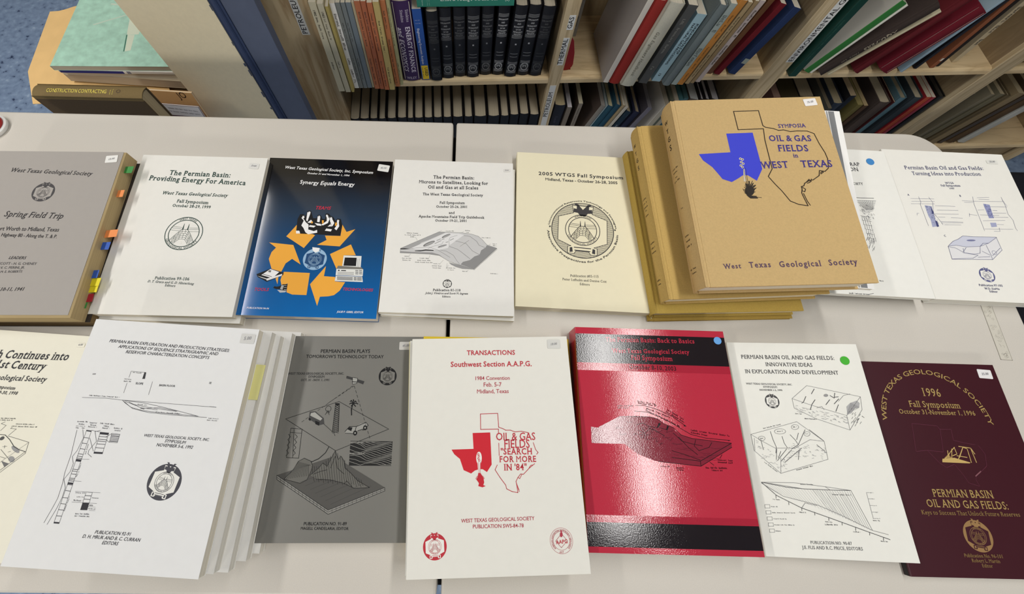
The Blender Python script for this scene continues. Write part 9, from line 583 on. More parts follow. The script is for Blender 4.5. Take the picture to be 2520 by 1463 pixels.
book('book','dark maroon book with gold lettering, 1996 Fall Symposium','book',mw(.99994,.01138,0,.70288,-.01138,.99994,0,.17971,0,0,1,.0002),.2159,.2733,.0086,cover=(62, 20, 30),finish='satin',pg=(222, 220, 215),spine_col=(26, 20, 24),
 art=[('R','WEST TEXAS GEOLOGICAL SOCIETY',-4.65,47.83,72.2,176,2,'sf',(196,168,104),9.86),('T','1996',-14.74,88.47,13.91,87.8,'rf',(196,168,104),.8),('T','Fall Symposium',-38.56,72.57,35.84,72.18,'rf',(196,168,104)),('T','October 31-November 1, 1996',-56.61,62.7,53.87,62.78,'rf',(196,168,104)),('T','PERMIAN BASIN',-45.94,-44.03,36.48,-44.21,'rf',(196,168,104),.8),('T','OIL AND GAS FIELDS:',-58.66,-56.56,50.76,-57.35,'rf',(196,168,104),.8),('T','Keys to Success That Unlock Future Reserves',-69.14,-65.66,62.79,-65.54,'rf',(160,132,82)),('L',.54,(96,44,62),[(-43.44,49.59),(-7.84,47.06),(-6.58,42.51),(10.08,42.93),(8.16,28.17),(22.65,25.17),(36.33,23.28)]),('L',.54,(96,44,62),[(-43.44,49.59),(-50.22,12.27),(-34.06,14.21),(-12.02,12.55),(-5.43,43.68)]),('L',.52,(96,44,62),[(-34.06,14.21),(-23,-1.27),(-14.7,-7.54),(-2.36,-2.93),(4.57,-15.65),(8.7,-26.13),(22.3,-30.01),(19.79,-21.65),(23.51,-15.2),(32.35,-10.71),(42.11,-4.03),(45.93,11.33),(40.74,22.27)]),('L',1.4,(130,84,92),[(21.48,-17.37),(30.98,-11.17)]),('A',2,(196,168,104),[(-16.47,3.67),(.78,5.4),(21.16,-.2),(19.53,-1.32),(-18.08,-.71)]),('L',.95,(196,168,104),[(-17.43,1.04),(-8.23,6.71),(-2.56,12.34),(5.98,19.19)]),('L',.95,(196,168,104),[(-7.44,5.64),(-5.34,14.48)]),('L',.96,(196,168,104),[(5.56,18.07),(6.22,10.35),(-.62,7.99)]),('L',.95,(196,168,104),[(8.14,6.02),(18.06,19.48),(23.24,17.39),(22.35,-.17)]),('L',.97,(196,168,104),[(12.45,20.46),(28.51,18.63),(31.48,10.97)]),('L',.96,(196,168,104),[(18.06,19.48),(4.07,1.56)]),('L',.95,(196,168,104),[(5.38,8.14),(18.93,6.28)]),('L',.96,(196,168,104),[(28.51,18.63),(29.52,0)]),('L',.96,(196,168,104),[(1.52,16.86),(-3.06,4.65)]),('A',2,(160,132,82),[(-13.83,4.39),(-5.79,10.06),(-3.06,4.65)]),('S',-3.64,-89.48,18.56,(150,118,76),(62,20,32),'full',-8),('T','Publication No. 96-101',-30.85,-113.59,19.78,-113.86,'rf',(160,132,82)),('T','Robert L. Martin',-23.08,-119.06,13.56,-119.25,'rf',(160,132,82)),('T','Editor',-12.04,-124.43,1.65,-124.71,'rf',(160,132,82))],
 stickers=[('price_sticker',90.21,122.66,20.31,13.2,-3.3,(232,232,232),[('T','35.00',-5.48,-2.11,5.08,-.79,'i',(140,140,146))],None)])
book('book','cream journal dated 1982, first on the upper shelf beside the pine stile',"book",shelf(-.3578,-.0345,-.2969,.90,.165,.240),.165,.2397,.0171,'soft',(206, 198, 170),'matte',(214, 206, 188),group='journals on the upper shelf by the left stile',sart=[('T','1982',-103.1,5.13,-88.7,5.13,'sb',(60,56,50)),('M',-86.3,5.65,-33.6,5.65,4.62,(70,64,58)),('M',28.8,5.65,52.7,5.65,4.62,(70,64,58))])
book('book','cream journal dated 1983, second on the upper shelf beside the pine stile',"book",shelf(-.3381,-.0375,-.2970,.90,.165,.238),.165,.2382,.0139,'soft',(200, 192, 166),'matte',(214, 206, 188),group='journals on the upper shelf by the left stile',sart=[('T','1983',-102.4,4.18,-88.1,4.18,'sb',(60,56,50)),('M',-85.7,4.59,-33.3,4.59,3.76,(70,64,58)),('M',23.8,4.59,42.9,4.59,3.76,(70,64,58))])
book('book','thin olive yellow journal, third on the upper shelf from the left',"book",shelf(-.3219,-.0378,-.2971,.90,.165,.232),.165,.2321,.0078,'soft',(178, 160, 96),'matte',(214, 206, 188),group='journals on the upper shelf by the left stile')
book('book','thin white convention booklet between olive and grey journals on the upper shelf',"book",shelf(-.3138,-.0230,-.2970,.90,.165,.229),.165,.2293,.0129,'soft',(232, 230, 224),'matte',(214, 206, 188),group='journals on the upper shelf by the left stile',sart=[('M',-91.7,4.25,0,4.25,5.79,(70,64,58)),('M',22.9,4.25,41.3,4.25,5.79,(70,64,58)),('M',55,4.25,98.6,4.25,5.79,(70,64,58))])
book('book','grey journal, first of three grey ones on the upper shelf',"book",shelf(-.2999,-.0234,-.2970,.90,.165,.231),.165,.2307,.0115,'soft',(128, 132, 128),'matte',(214, 206, 188),group='journals on the upper shelf by the left stile',sart=[('M',-69.2,3.8,-23.1,3.8,3.11,(70,64,58)),('M',23.1,3.8,92.3,3.8,3.11,(70,64,58))])
book('book','grey journal, second of three grey ones on the upper shelf',"book",shelf(-.2873,-.0237,-.2970,.90,.165,.231),.165,.2308,.0104,'soft',(124, 130, 130),'matte',(214, 206, 188),group='journals on the upper shelf by the left stile',sart=[('M',-69.2,3.43,-23.1,3.43,2.8,(70,64,58)),('M',23.1,3.43,87.7,3.43,2.8,(70,64,58))])
book('book','blue grey journal, third of three grey ones on the upper shelf',"book",shelf(-.2758,-.0233,-.2970,.90,.165,.231),.165,.2306,.0129,'soft',(118, 128, 134),'matte',(214, 206, 188),group='journals on the upper shelf by the left stile')
book('book','thin tan booklet between the grey and orange journals on the upper shelf',"book",shelf(-.2623,-.0217,-.2971,.90,.165,.230),.165,.2300,.0067,'soft',(196, 182, 148),'matte',(214, 206, 188),group='journals on the upper shelf by the left stile')
book('book','first orange journal from the left on the upper shelf',"book",shelf(-.2546,-.0272,-.2970,.90,.165,.236),.165,.2361,.0141,'soft',(180, 110, 76),'matte',(214, 206, 188),group='orange journals on the upper shelf',sart=[('M',-94.5,4.64,-9.4,4.64,3.8,(70,64,58)),('M',23.6,4.64,106.3,4.64,3.8,(70,64,58))])
book('book','second orange journal from the left on the upper shelf',"book",shelf(-.2395,-.0284,-.2970,.90,.165,.236),.165,.2364,.0125,'soft',(172, 102, 72),'matte',(214, 206, 188),group='orange journals on the upper shelf',sart=[('M',-94.6,4.13,-4.7,4.13,3.38,(70,64,58)),('M',23.6,4.13,106.4,4.13,3.38,(70,64,58))])
book('book','third orange journal from the left on the upper shelf',"book",shelf(-.2254,-.0318,-.2970,.90,.165,.235),.165,.2352,.0131,'soft',(182, 110, 74),'matte',(214, 206, 188),group='orange journals on the upper shelf',sart=[('M',-94.1,4.33,0,4.33,3.54,(70,64,58)),('M',28.2,4.33,105.8,4.33,3.54,(70,64,58))])
book('book','buff journal between orange ones on the upper shelf',"book",shelf(-.2111,-.0323,-.2970,.90,.165,.237),.165,.2368,.0146,'soft',(192, 170, 110),'matte',(214, 206, 188),group='orange journals on the upper shelf',sart=[('M',-75.8,4.83,4.7,4.83,3.95,(70,64,58)),('M',47.4,4.83,99.4,4.83,3.95,(70,64,58))])
book('book','narrow orange journal touching the pale green one on the upper shelf',"book",shelf(-.1945,-.0205,-.2971,.50,.165,.233),.165,.2329,.0127,'soft',(188, 120, 78),'matte',(214, 206, 188),group='orange journals on the upper shelf',sart=[('M',-93.1,4.19,-46.6,4.19,3.43,(70,64,58)),('M',-23.3,4.19,104.8,4.19,3.43,(70,64,58))])
book('book','pale green journal next to the purple book on the upper shelf',"book",shelf(-.1814,-.0139,-.2971,.50,.165,.230),.165,.2298,.0086,'soft',(180, 178, 132),'matte',(214, 206, 188),group='journals on the upper shelf by the left stile',sart=[('M',-96.5,2.84,0,2.84,2.32,(70,64,58)),('M',46,2.84,103.4,2.84,2.32,(70,64,58))])
book('book','purple hardback lettered ENERGY FINANCE and ECONOMICS on the upper shelf',"book",shelf(-.1693,.0010,-.2972,-.37,.170,.216),.170,.2162,.0476,'hard',(62, 38, 82),'satin',(214, 206, 188),sart=[('T','Simkins',-88.63,32.34,-58.36,32.34,'r',(200,190,205)),('T','Simkins',-88.63,19.02,-58.36,19.02,'r',(200,190,205)),('T','ENERGY FINANCE',-47.56,26.63,82.14,26.63,'rb',(222,214,224)),('T','and',-45.39,6.66,-21.62,6.66,'ri',(222,214,224)),('T','ECONOMICS',-15.13,6.66,77.82,6.66,'ri',(222,214,224)),('T','WILEY',102.68,9.51,102.68,38.05,'r',(200,190,205))])
book('book','blue book with a yellow sticker on its spine, Engineering Economic Analysis',"book",shelf(-.1163,.0033,-.2972,-1.74,.165,.197),.165,.1965,.0232,'soft',(44, 84, 158),'gloss',(214, 206, 188),sart=[('T','Engineering Economic Analysis',-51.1,6.95,49.14,6.95,'r',(225,228,235)),('M',-70.76,4.63,-70.76,18.53,1.5,(180,190,210)),('M',-62.89,4.63,-62.89,18.53,1.5,(180,190,210)),('A',1,(236,200,50),[(53.07,2.78),(96.31,2.78),(96.31,21.31),(53.07,21.31)]),('T','USED',58.96,11.58,86.48,11.58,'sb',(30,30,30)),('M',58.96,4.63,90.41,4.63,2.5,(40,40,30))])
book('book','first black volume from the left on the upper shelf, lettered spine',"book",shelf(-.0885,-.0012,-.2972,-.18,.150,.193),.150,.1926,.0315,'hard',(26, 25, 28),'satin',(206, 196, 176),group='black lettered volumes on the upper shelf',sart=black(.1926,.0315,.50))
book('book','second black volume from the left on the upper shelf, lettered spine',"book",shelf(-.0554,.0071,-.2972,-.52,.150,.195),.150,.1952,.0328,'hard',(26, 25, 28),'satin',(206, 196, 176),group='black lettered volumes on the upper shelf',sart=black(.1952,.0328,.80))
book('book','third black volume from the left on the upper shelf, lettered spine',"book",shelf(-.0200,.0128,-.2972,-.31,.150,.193),.150,.1926,.0329,'hard',(26, 25, 28),'satin',(206, 196, 176),group='black lettered volumes on the upper shelf',sart=black(.1926,.0329,.60))
book('book','fourth black volume from the left on the upper shelf, lettered spine',"book",shelf(.0162,.0091,-.2972,-.56,.150,.196),.150,.1957,.0349,'hard',(26, 25, 28),'satin',(206, 196, 176),group='black lettered volumes on the upper shelf',sart=black(.1957,.0349,.90))
book('book','fifth black volume from the left on the upper shelf, lettered spine',"book",shelf(.0550,.0174,-.2972,-.68,.150,.193),.150,.1933,.0331,'hard',(26, 25, 28),'satin',(206, 196, 176),group='black lettered volumes on the upper shelf',sart=black(.1933,.0331,.70))
book('book','sixth black volume from the left on the upper shelf, lettered spine',"book",shelf(.0915,.0165,-.2966,1.00,.150,.196),.150,.1957,.0321,'hard',(26, 25, 28),'satin',(206, 196, 176),group='black lettered volumes on the upper shelf',sart=black(.1957,.0321,1.10))
book('book','seventh black volume from the left on the upper shelf, lettered spine',"book",shelf(.1275,.0075,-.2957,2.61,.150,.198),.150,.1976,.0339,'hard',(26, 25, 28),'satin',(206, 196, 176),group='black lettered volumes on the upper shelf',sart=black(.1976,.0339,1.00))
book('book','eighth black volume from the left on the upper shelf, lettered spine',"book",shelf(.1655,.0131,-.2961,1.92,.150,.195),.150,.1953,.0342,'hard',(26, 25, 28),'satin',(206, 196, 176),group='black lettered volumes on the upper shelf',sart=black(.1953,.0342,1.00))
book('book','ninth black volume from the left on the upper shelf, lettered spine',"book",shelf(.2027,.0095,-.2963,1.43,.150,.194),.150,.1937,.0344,'hard',(26, 25, 28),'satin',(206, 196, 176),group='black lettered volumes on the upper shelf',sart=black(.1937,.0344,.50))
TEAL=dict(u0=-.1075,u1=.1314,z0=-.0976,z1=-.0907)
book('book','tall white book with a plain grey cover leaning, first right of the THERMAL label upright',"book",shelf(.4209,-.0227,-.2952,7.60,.200,.235),.200,.2350,.0155,'soft',(222, 216, 204),'matte',(216, 208, 192),backcol=(168, 160, 154))
book('book','red hardback leaning on the upper shelf in the middle bay',"book",shelf(.4379,-.0298,-.2933,7.60,.165,.230),.165,.2300,.0298,'hard',(160, 52, 46),'cloth',(214, 206, 188))
book('book','thick cream clothbound book leaning next to the red hardback',"book",shelf(.4683,-.0412,-.2919,7.60,.165,.230),.165,.2299,.0402,'hard',(206, 202, 184),'cloth',(214, 206, 188),sart=[('T','Gas Engineers Handbook',-46,12.07,80.5,12.07,'ri',(120,116,100))])
book('book','charcoal book leaning between the cream book and pale blue binder',"book",shelf(.5254,-.0292,-.2936,7.60,.165,.218),.165,.2177,.0270,'soft',(88, 88, 86),'matte',(214, 206, 188),sart=[('M',-76.2,8.91,21.8,8.91,6.75,(150,148,140)),('M',54.4,8.91,65.3,8.91,6.75,(150,148,140))])
book('book','pale blue binder lettered Natural Gas Processing in the middle bay',"book",shelf(.5664,-.0228,-.2935,7.60,.165,.192),.165,.1920,.0276,'soft',(170, 200, 208),'gloss',(214, 206, 188),sart=[('T','FUNDAMENTALS OF',-72.95,16.58,9.6,16.58,'sb',(30,34,44)),('T','NATURAL GAS PROCESSING',-72.95,6.91,42.23,6.91,'sb',(30,34,44)),('T','13',69.11,8.29,78.7,8.29,'sb',(30,34,44))])
book('book','slate grey hardback leaning right of the pale blue binder',"book",shelf(.5969,-.0409,-.2943,7.60,.165,.225),.165,.2250,.0218,'hard',(118, 128, 128),'cloth',(214, 206, 188))
book('book','pale grey green book with patterned spine in the middle bay',"book",shelf(.6240,-.0364,-.2949,7.60,.165,.225),.165,.2255,.0176,'soft',(170, 180, 172),'satin',(214, 206, 188),sart=[('M',-85.7,2.64,-58.6,2.64,10.56,(110,120,116)),('M',-49.6,2.64,-42.8,2.64,10.56,(110,120,116)),('M',0,2.64,56.4,2.64,10.56,(110,120,116))])
book('book','orange brown book leaning in the middle bay',"book",shelf(.6420,-.0371,-.2948,7.60,.165,.233),.165,.2332,.0179,'soft',(196, 132, 62),'matte',(214, 206, 188),sart=[('M',-81.6,5.9,-23.3,5.9,4.83,(120,80,40)),('M',0,5.9,70,5.9,4.83,(120,80,40)),('M',79.3,5.9,104.9,5.9,4.83,(120,80,40))])
book('book','tan book directly right of the orange brown one',"book",shelf(.6660,-.0343,-.2954,7.60,.165,.227),.165,.2267,.0133,'soft',(176, 152, 112),'matte',(214, 206, 188),sart=[('M',-79.3,4.38,0,4.38,3.58,(70,64,58)),('M',22.7,4.38,90.7,4.38,3.58,(70,64,58))])
book('book','thin dark tan book in the middle bay before the pinkish one',"book",shelf(.6833,-.0318,-.2957,7.60,.165,.228),.165,.2278,.0116,'soft',(156, 132, 96),'matte',(214, 206, 188))
book('book','pinkish grey book with small lettering leaning in the middle bay',"book",shelf(.6991,-.0281,-.2952,7.60,.165,.226),.165,.2260,.0148,'soft',(196, 180, 172),'matte',(214, 206, 188),sart=[('M',-90.4,4.9,-22.6,4.9,5.94,(70,64,58)),('M',0,4.9,56.5,4.9,5.94,(70,64,58))])
book('book','thick dark brown book leaning before the maroon one',"book",shelf(.7433,.0048,-.2946,9.00,.165,.230),.165,.2300,.0164,'soft',(112, 74, 42),'satin',(214, 206, 188))
book('book','dark red book leaning left of the navy one in the middle bay',"book",shelf(.7631,-.0004,-.2929,13.00,.165,.202),.165,.2021,.0190,'soft',(116, 30, 38),'cloth',(214, 206, 188))
book('book','navy book leaning at the right end of the middle bay',"book",shelf(.8068,-.0005,-.2916,13.50,.170,.191),.170,.1914,.0239,'soft',(44, 60, 98),'cloth',(214, 206, 188),sart=[('A',1,(170,176,160),[(45.95,7.17),(61.26,7.17),(61.26,23.43),(45.95,23.43)])])
book('book','dark green book against the label upright in the right bay',"book",shelf(.9929,-.0131,-.2968,1.00,.165,.235),.165,.2350,.0236,'soft',(24, 62, 52),'satin',(214, 206, 188),sart=[('M',-47,7.79,70.5,7.79,3.54,(70,110,96))])
book('book','bright green spined book leaning with a pale grey cover in the right bay',"book",shelf(1.0375,-.0017,-.2878,23.50,.190,.213),.190,.2127,.0236,'soft',(54, 124, 56),'satin',(214, 206, 188),backcol=(196, 192, 182))
book('book','thin white book leaning right of the green spined book',"book",shelf(1.0620,-.0029,-.2945,23.70,.165,.209),.165,.2091,.0066,'soft',(222, 220, 208),'matte',(214, 206, 188))
book('book','dark brown book with pale capital lettering leaning in the right bay',"book",shelf(1.0747,-.0153,-.2829,36.00,.165,.236),.165,.2360,.0243,'hard',(62, 52, 48),'cloth',(214, 206, 188),sart=[('T','AQUIFERS',-42.47,9.74,23.6,9.74,'rb',(196,186,160)),('M',33.03,10.95,70.79,10.95,6.09,(150,140,120))])
book('book','thin cream booklet leaning against the dark brown lettered book',"book",shelf(1.1121,-.0131,-.2934,36.20,.165,.224),.165,.2238,.0064,'soft',(200, 190, 160),'matte',(214, 206, 188))
book('book','maroon hardback leaning in the right bay, left one of two',"book",shelf(1.1890,-.0103,-.2872,24.10,.200,.235),.200,.2350,.0246,'hard',(98, 30, 36),'cloth',(214, 206, 188))
book('book','larger maroon hardback leaning in the right bay, right one of two',"book",shelf(1.2607,-.0132,-.2790,24.06,.200,.193),.200,.1931,.0446,'hard',(110, 26, 40),'cloth',(214, 206, 188))
book('book','thin pale blue booklet leaning in the right bay',"book",shelf(1.3452,-.0064,-.2954,11.50,.165,.230),.165,.2300,.0089,'soft',(150, 172, 186),'satin',(214, 206, 188))
book('book','black book leaning beside the pale blue booklet',"book",shelf(1.3959,.0072,-.2961,6.00,.165,.225),.165,.2250,.0101,'soft',(28, 28, 34),'satin',(214, 206, 188))
book('book','rust brown book leaning on the upper shelf right end',"book",shelf(1.4488,.0094,-.2972,-4.85,.165,.225),.165,.2250,.0136,'soft',(140, 84, 56),'matte',(214, 206, 188),sart=[('A',1,(220,214,200),[(81,4.08),(90,4.08),(90,10.87),(81,10.87)])])
book('book','black hardback behind the rust brown book',"book",shelf(1.4704,.0144,-.2972,-4.15,.165,.225),.165,.2250,.0120,'hard',(40, 34, 32),'cloth',(214, 206, 188))
book('book','buff book with dark lettering at the right end of the upper shelf',"book",shelf(1.5302,.0312,-.2972,-8.05,.165,.180),.165,.1803,.0160,'soft',(186, 170, 140),'matte',(214, 206, 188),sart=[('M',-72.1,5.27,0,5.27,8.78,(60,52,44)),('M',18,5.27,36.1,5.27,8.78,(60,52,44))])
book("book","%s black bound volume from the left on the lower shelf"%ORD[1],"book",shelf(-.3652,-.0043,-.6392,0,.17,.2090),.17,.2090,.0290,"hard",(24,23,25),"satin",(196,184,160),group="black bound volumes on the lower shelf",bt0=.0001)
book("book","%s black bound volume from the left on the lower shelf"%ORD[2],"book",shelf(-.3356,-.0034,-.6392,0,.17,.2090),.17,.2090,.0319,"hard",(24,23,25),"satin",(196,184,160),group="black bound volumes on the lower shelf",bt0=.0024)
book("book","%s black bound volume from the left on the lower shelf"%ORD[3],"book",shelf(-.3031,-.0035,-.6392,0,.17,.2090),.17,.2090,.0267,"hard",(24,23,25),"satin",(196,184,160),group="black bound volumes on the lower shelf",bt0=.0024)
book("book","%s black bound volume from the left on the lower shelf"%ORD[4],"book",shelf(-.2757,-.0050,-.6392,0,.17,.2090),.17,.2090,.0269,"hard",(24,23,25),"satin",(196,184,160),group="black bound volumes on the lower shelf",bt0=.0043)
book("book","%s black bound volume from the left on the lower shelf"%ORD[5],"book",shelf(-.2482,-.0041,-.6392,0,.17,.2090),.17,.2090,.0340,"hard",(24,23,25),"satin",(196,184,160),group="black bound volumes on the lower shelf",bt0=.0043)
book("book","%s black bound volume from the left on the lower shelf"%ORD[6],"book",shelf(-.2136,-.0033,-.6392,0,.17,.2090),.17,.2090,.0323,"hard",(24,23,25),"satin",(196,184,160),group="black bound volumes on the lower shelf",bt0=.0031)
book("book","%s black bound volume from the left on the lower shelf"%ORD[7],"book",shelf(-.1807,-.0049,-.6392,0,.17,.2090),.17,.2090,.0223,"hard",(24,23,25),"satin",(196,184,160),group="black bound volumes on the lower shelf",bt0=.0031)
book("book","%s black bound volume from the left on the lower shelf"%ORD[8],"book",shelf(-.1578,-.0049,-.6392,0,.17,.2090),.17,.2090,.0319,"hard",(24,23,25),"satin",(196,184,160),group="black bound volumes on the lower shelf",bt0=.0038)
book("book","%s black bound volume from the left on the lower shelf"%ORD[9],"book",shelf(-.1253,-.0050,-.6392,0,.17,.2090),.17,.2090,.0299,"hard",(24,23,25),"satin",(196,184,160),group="black bound volumes on the lower shelf",bt0=.0033)
book("book","%s black bound volume from the left on the lower shelf"%ORD[10],"book",shelf(-.0949,-.0050,-.6392,0,.17,.2090),.17,.2090,.0307,"hard",(24,23,25),"satin",(196,184,160),group="black bound volumes on the lower shelf",bt0=.0033)
book("book","%s black bound volume from the left on the lower shelf"%ORD[11],"book",shelf(-.0635,-.0050,-.6392,0,.17,.2090),.17,.2090,.0311,"hard",(24,23,25),"satin",(196,184,160),group="black bound volumes on the lower shelf",bt0=.0040)
book("book","%s black bound volume from the left on the lower shelf"%ORD[12],"book",shelf(-.0318,-.0050,-.6392,0,.17,.2090),.17,.2090,.0375,"hard",(24,23,25),"satin",(196,184,160),group="black bound volumes on the lower shelf",bt0=.0040)
book("book","%s black bound volume from the left on the lower shelf"%ORD[13],"book",shelf(.0062,-.0049,-.6392,0,.17,.2090),.17,.2090,.0317,"hard",(24,23,25),"satin",(196,184,160),group="black bound volumes on the lower shelf",bt0=.0046)
book("book","%s black bound volume from the left on the lower shelf"%ORD[14],"book",shelf(.0385,-.0050,-.6392,0,.17,.2090),.17,.2090,.0460,"hard",(24,23,25),"satin",(196,184,160),group="black bound volumes on the lower shelf",bt0=.0050)
book("book","%s black bound volume from the left on the lower shelf"%ORD[15],"book",shelf(.0851,-.0050,-.6392,0,.17,.2090),.17,.2090,.0420,"hard",(24,23,25),"satin",(196,184,160),group="black bound volumes on the lower shelf",bt0=.0039)
book("book","%s black bound volume from the left on the lower shelf"%ORD[16],"book",shelf(.1277,-.0050,-.6392,0,.17,.2090),.17,.2090,.0304,"hard",(24,23,25),"satin",(196,184,160),group="black bound volumes on the lower shelf",bt0=.0039)
book("book","%s black bound volume from the left on the lower shelf"%ORD[17],"book",shelf(.1587,-.0012,-.6392,0,.17,.2090),.17,.2090,.0329,"hard",(24,23,25),"satin",(196,184,160),group="black bound volumes on the lower shelf",bt0=.0039)
book("book","%s black bound volume from the left on the lower shelf"%ORD[18],"book",shelf(.1921,.0005,-.6392,0,.17,.2090),.17,.2090,.0329,"hard",(24,23,25),"satin",(196,184,160),group="black bound volumes on the lower shelf",bt0=.0032)
book("book","%s black bound volume from the left on the lower shelf"%ORD[19],"book",shelf(.2257,-.0032,-.6392,0,.17,.2090),.17,.2090,.0329,"hard",(24,23,25),"satin",(196,184,160),group="black bound volumes on the lower shelf",bt0=.0030)
book('book','black book nearest the PETROLEUM label on the lower shelf',"book",shelf(.2988,.0120,-.6378,2.00,.165,.229),.165,.2286,.0387,'hard',(34, 34, 42),'satin',(214, 196, 156),sart=[('M',-68.6,12.77,0,12.77,7.74,(80,80,96))])
book('book','narrow taupe book with white pages on the lower shelf, second by the label',"book",shelf(.3427,.0120,-.6387,2.00,.165,.221),.165,.2211,.0155,'soft',(132, 122, 110),'matte',(214, 208, 212))
book('book','dark brown covered book with a grey spine on the lower shelf',"book",shelf(.3761,.0120,-.6387,2.00,.165,.235),.165,.2347,.0144,'soft',(146, 136, 124),'matte',(206, 198, 172),sart=[('M',-98.6,4.77,-23.5,4.77,4.33,(90,84,76))],backcol=(72, 60, 50))
book('book','brown covered book with a pale grey spine on the lower shelf',"book",shelf(.3916,.0120,-.6341,17.50,.165,.232),.165,.2323,.0168,'soft',(156, 150, 140),'matte',(200, 192, 184),backcol=(96, 82, 74))
book('book','very thin pale blue booklet on the lower shelf',"book",shelf(.4103,.0120,-.6382,17.50,.165,.236),.165,.2363,.0034,'soft',(170, 188, 192),'matte',(214, 206, 188))
book('book','teal hardback on the lower shelf, left of a pair',"book",shelf(.4159,.0120,-.6320,17.50,.165,.229),.165,.2288,.0240,'hard',(50, 88, 106),'cloth',(196, 186, 150))
book('book','teal hardback on the lower shelf, right of a pair',"book",shelf(.4421,.0120,-.6333,17.50,.165,.234),.165,.2337,.0196,'hard',(46, 84, 104),'cloth',(206, 190, 160))
book('book','thin tan book right of the teal pair on the lower shelf',"book",shelf(.4637,.0120,-.6363,17.50,.165,.234),.165,.2337,.0097,'soft',(176, 156, 120),'matte',(214, 206, 188))
book('book','thin whitish book between tan and dark navy ones on the lower shelf',"book",shelf(.4785,.0120,-.6359,17.50,.165,.226),.165,.2261,.0110,'soft',(206, 200, 186),'matte',(214, 206, 188))
book('book','dark teal navy book with pale spine rules on the lower shelf',"book",shelf(.4964,.0120,-.6327,17.50,.165,.204),.165,.2035,.0215,'hard',(24, 46, 62),'satin',(190, 176, 146),sart=[('A',1,(150,160,165),[(-85.48,4.3),(-83.45,4.3),(-83.45,17.22),(-85.48,17.22)]),('A',1,(150,160,165),[(-79.38,4.3),(-77.34,4.3),(-77.34,17.22),(-79.38,17.22)]),('M',-40.7,7.1,0,7.1,5.81,(150,160,165))])
book('book','indigo book before the violet grey one on the lower shelf',"book",shelf(.5276,.0120,-.6327,17.50,.165,.201),.165,.2008,.0216,'hard',(44, 48, 72),'cloth',(180, 166, 138))
book('book','violet grey hardback with a wide visible cover on the lower shelf',"book",shelf(.5592,.0120,-.6339,17.50,.165,.219),.165,.2187,.0176,'soft',(126, 122, 132),'satin',(150, 146, 150),backcol=(86, 82, 90))
book("book",'thin white book standing right of the dark gap on the lower shelf',"book",shelf(.6326,.0144,-.6385,12.0,.16,.2232),.16,.2232,.0035,cover=(214, 208, 196))
book("book",'beige topped book right of the thin white one on the lower shelf',"book",shelf(.6372,.0141,-.6359,12.0,.16,.2205),.16,.2205,.0161,cover=(190, 182, 164),pg=(196, 186, 166))
book("book",'grey green book on the lower shelf behind the tan hardback',"book",shelf(.6576,.0260,-.6362,12.0,.16,.2208),.16,.2208,.0146,cover=(108, 114, 100),pg=(120, 124, 108))
book("book",'beige book between grey green and teal ones on the lower shelf',"book",shelf(.6733,.0255,-.6358,12.0,.16,.2205),.16,.2205,.0162,cover=(190, 180, 158),pg=(196, 186, 166))
book("book",'teal book with a pale stripe on the lower shelf, behind the tan hardback',"book",shelf(.6901,.0396,-.6360,12.0,.16,.2206),.16,.2206,.0155,cover=(70, 112, 116),finish='gloss',pg=(80, 124, 128))
book("book",'teal box-like book with a white edge on the lower shelf',"book",shelf(.7083,.0438,-.6357,12.0,.16,.2203),.16,.2203,.0170,cover=(76, 110, 112),finish='gloss',pg=(84, 118, 120))
book("book",'glossy photo covered book on the lower shelf',"book",shelf(.7279,.0406,-.6323,12.0,.16,.2168),.16,.2168,.0334,cover=(92, 78, 66),finish='gloss',pg=(214, 214, 212))
book("book",'first of three white paged black books on the lower shelf',"book",shelf(.7631,.0375,-.6360,12.0,.16,.2206),.16,.2206,.0156,cover=(40, 36, 40),kind='hard',pg=(212, 208, 210),group='white paged black books on the lower shelf')
book("book",'second of three white paged black books on the lower shelf',"book",shelf(.7803,.0370,-.6351,12.0,.16,.2197),.16,.2197,.0199,cover=(38, 34, 38),kind='hard',pg=(212, 208, 210),group='white paged black books on the lower shelf')
book("book",'third of three white paged black books on the lower shelf',"book",shelf(.8018,.0362,-.6321,12.0,.16,.2167),.16,.2167,.0341,cover=(60, 54, 50),kind='hard',pg=(206, 202, 206),group='white paged black books on the lower shelf')
book("book",'reddish topped thin book near the bottom of the label upright',"book",shelf(1.0614,.0378,-.6392,.0,.16,.2190),.16,.2190,.0249,cover=(120, 86, 76),pg=(160, 130, 116))
book("book",'dark olive book on the lower right shelf',"book",shelf(1.0876,.0365,-.6392,.0,.16,.2190),.16,.2190,.0619,cover=(52, 46, 30),pg=(66, 58, 40))
book("book",'black book with beige pages on the lower right shelf, behind the hardback corner',"book",shelf(1.1525,.0348,-.6392,.0,.16,.2190),.16,.2190,.0551,cover=(30, 26, 24),kind='hard',pg=(156, 142, 118))
book('book','frayed grey book on the lower right shelf',"book",shelf(1.2579,.0000,-.6392,-1.00,.165,.203),.165,.2030,.0134,'soft',(84, 82, 72),'matte',(116, 106, 88))
book('book','navy book with worn beige pages on the lower right shelf',"book",shelf(1.2724,.0100,-.6392,-1.00,.165,.213),.165,.2132,.0356,'hard',(44, 52, 66),'satin',(158, 146, 118))
book('book','small black book behind the navy one on the lower right shelf',"book",shelf(1.3132,.0200,-.6392,-1.00,.165,.234),.165,.2342,.0216,'soft',(22, 24, 32),'satin',(178, 158, 128))
book('book','olive yellow book with frayed top on the lower right shelf',"book",shelf(1.3672,.0120,-.6392,-1.00,.165,.203),.165,.2033,.0196,'soft',(118, 108, 62),'cloth',(150, 138, 90))
book('book','dark brown book right of the frayed olive one',"book",shelf(1.3939,.0120,-.6392,-1.00,.165,.199),.165,.1985,.0156,'soft',(88, 66, 48),'matte',(180, 160, 120))
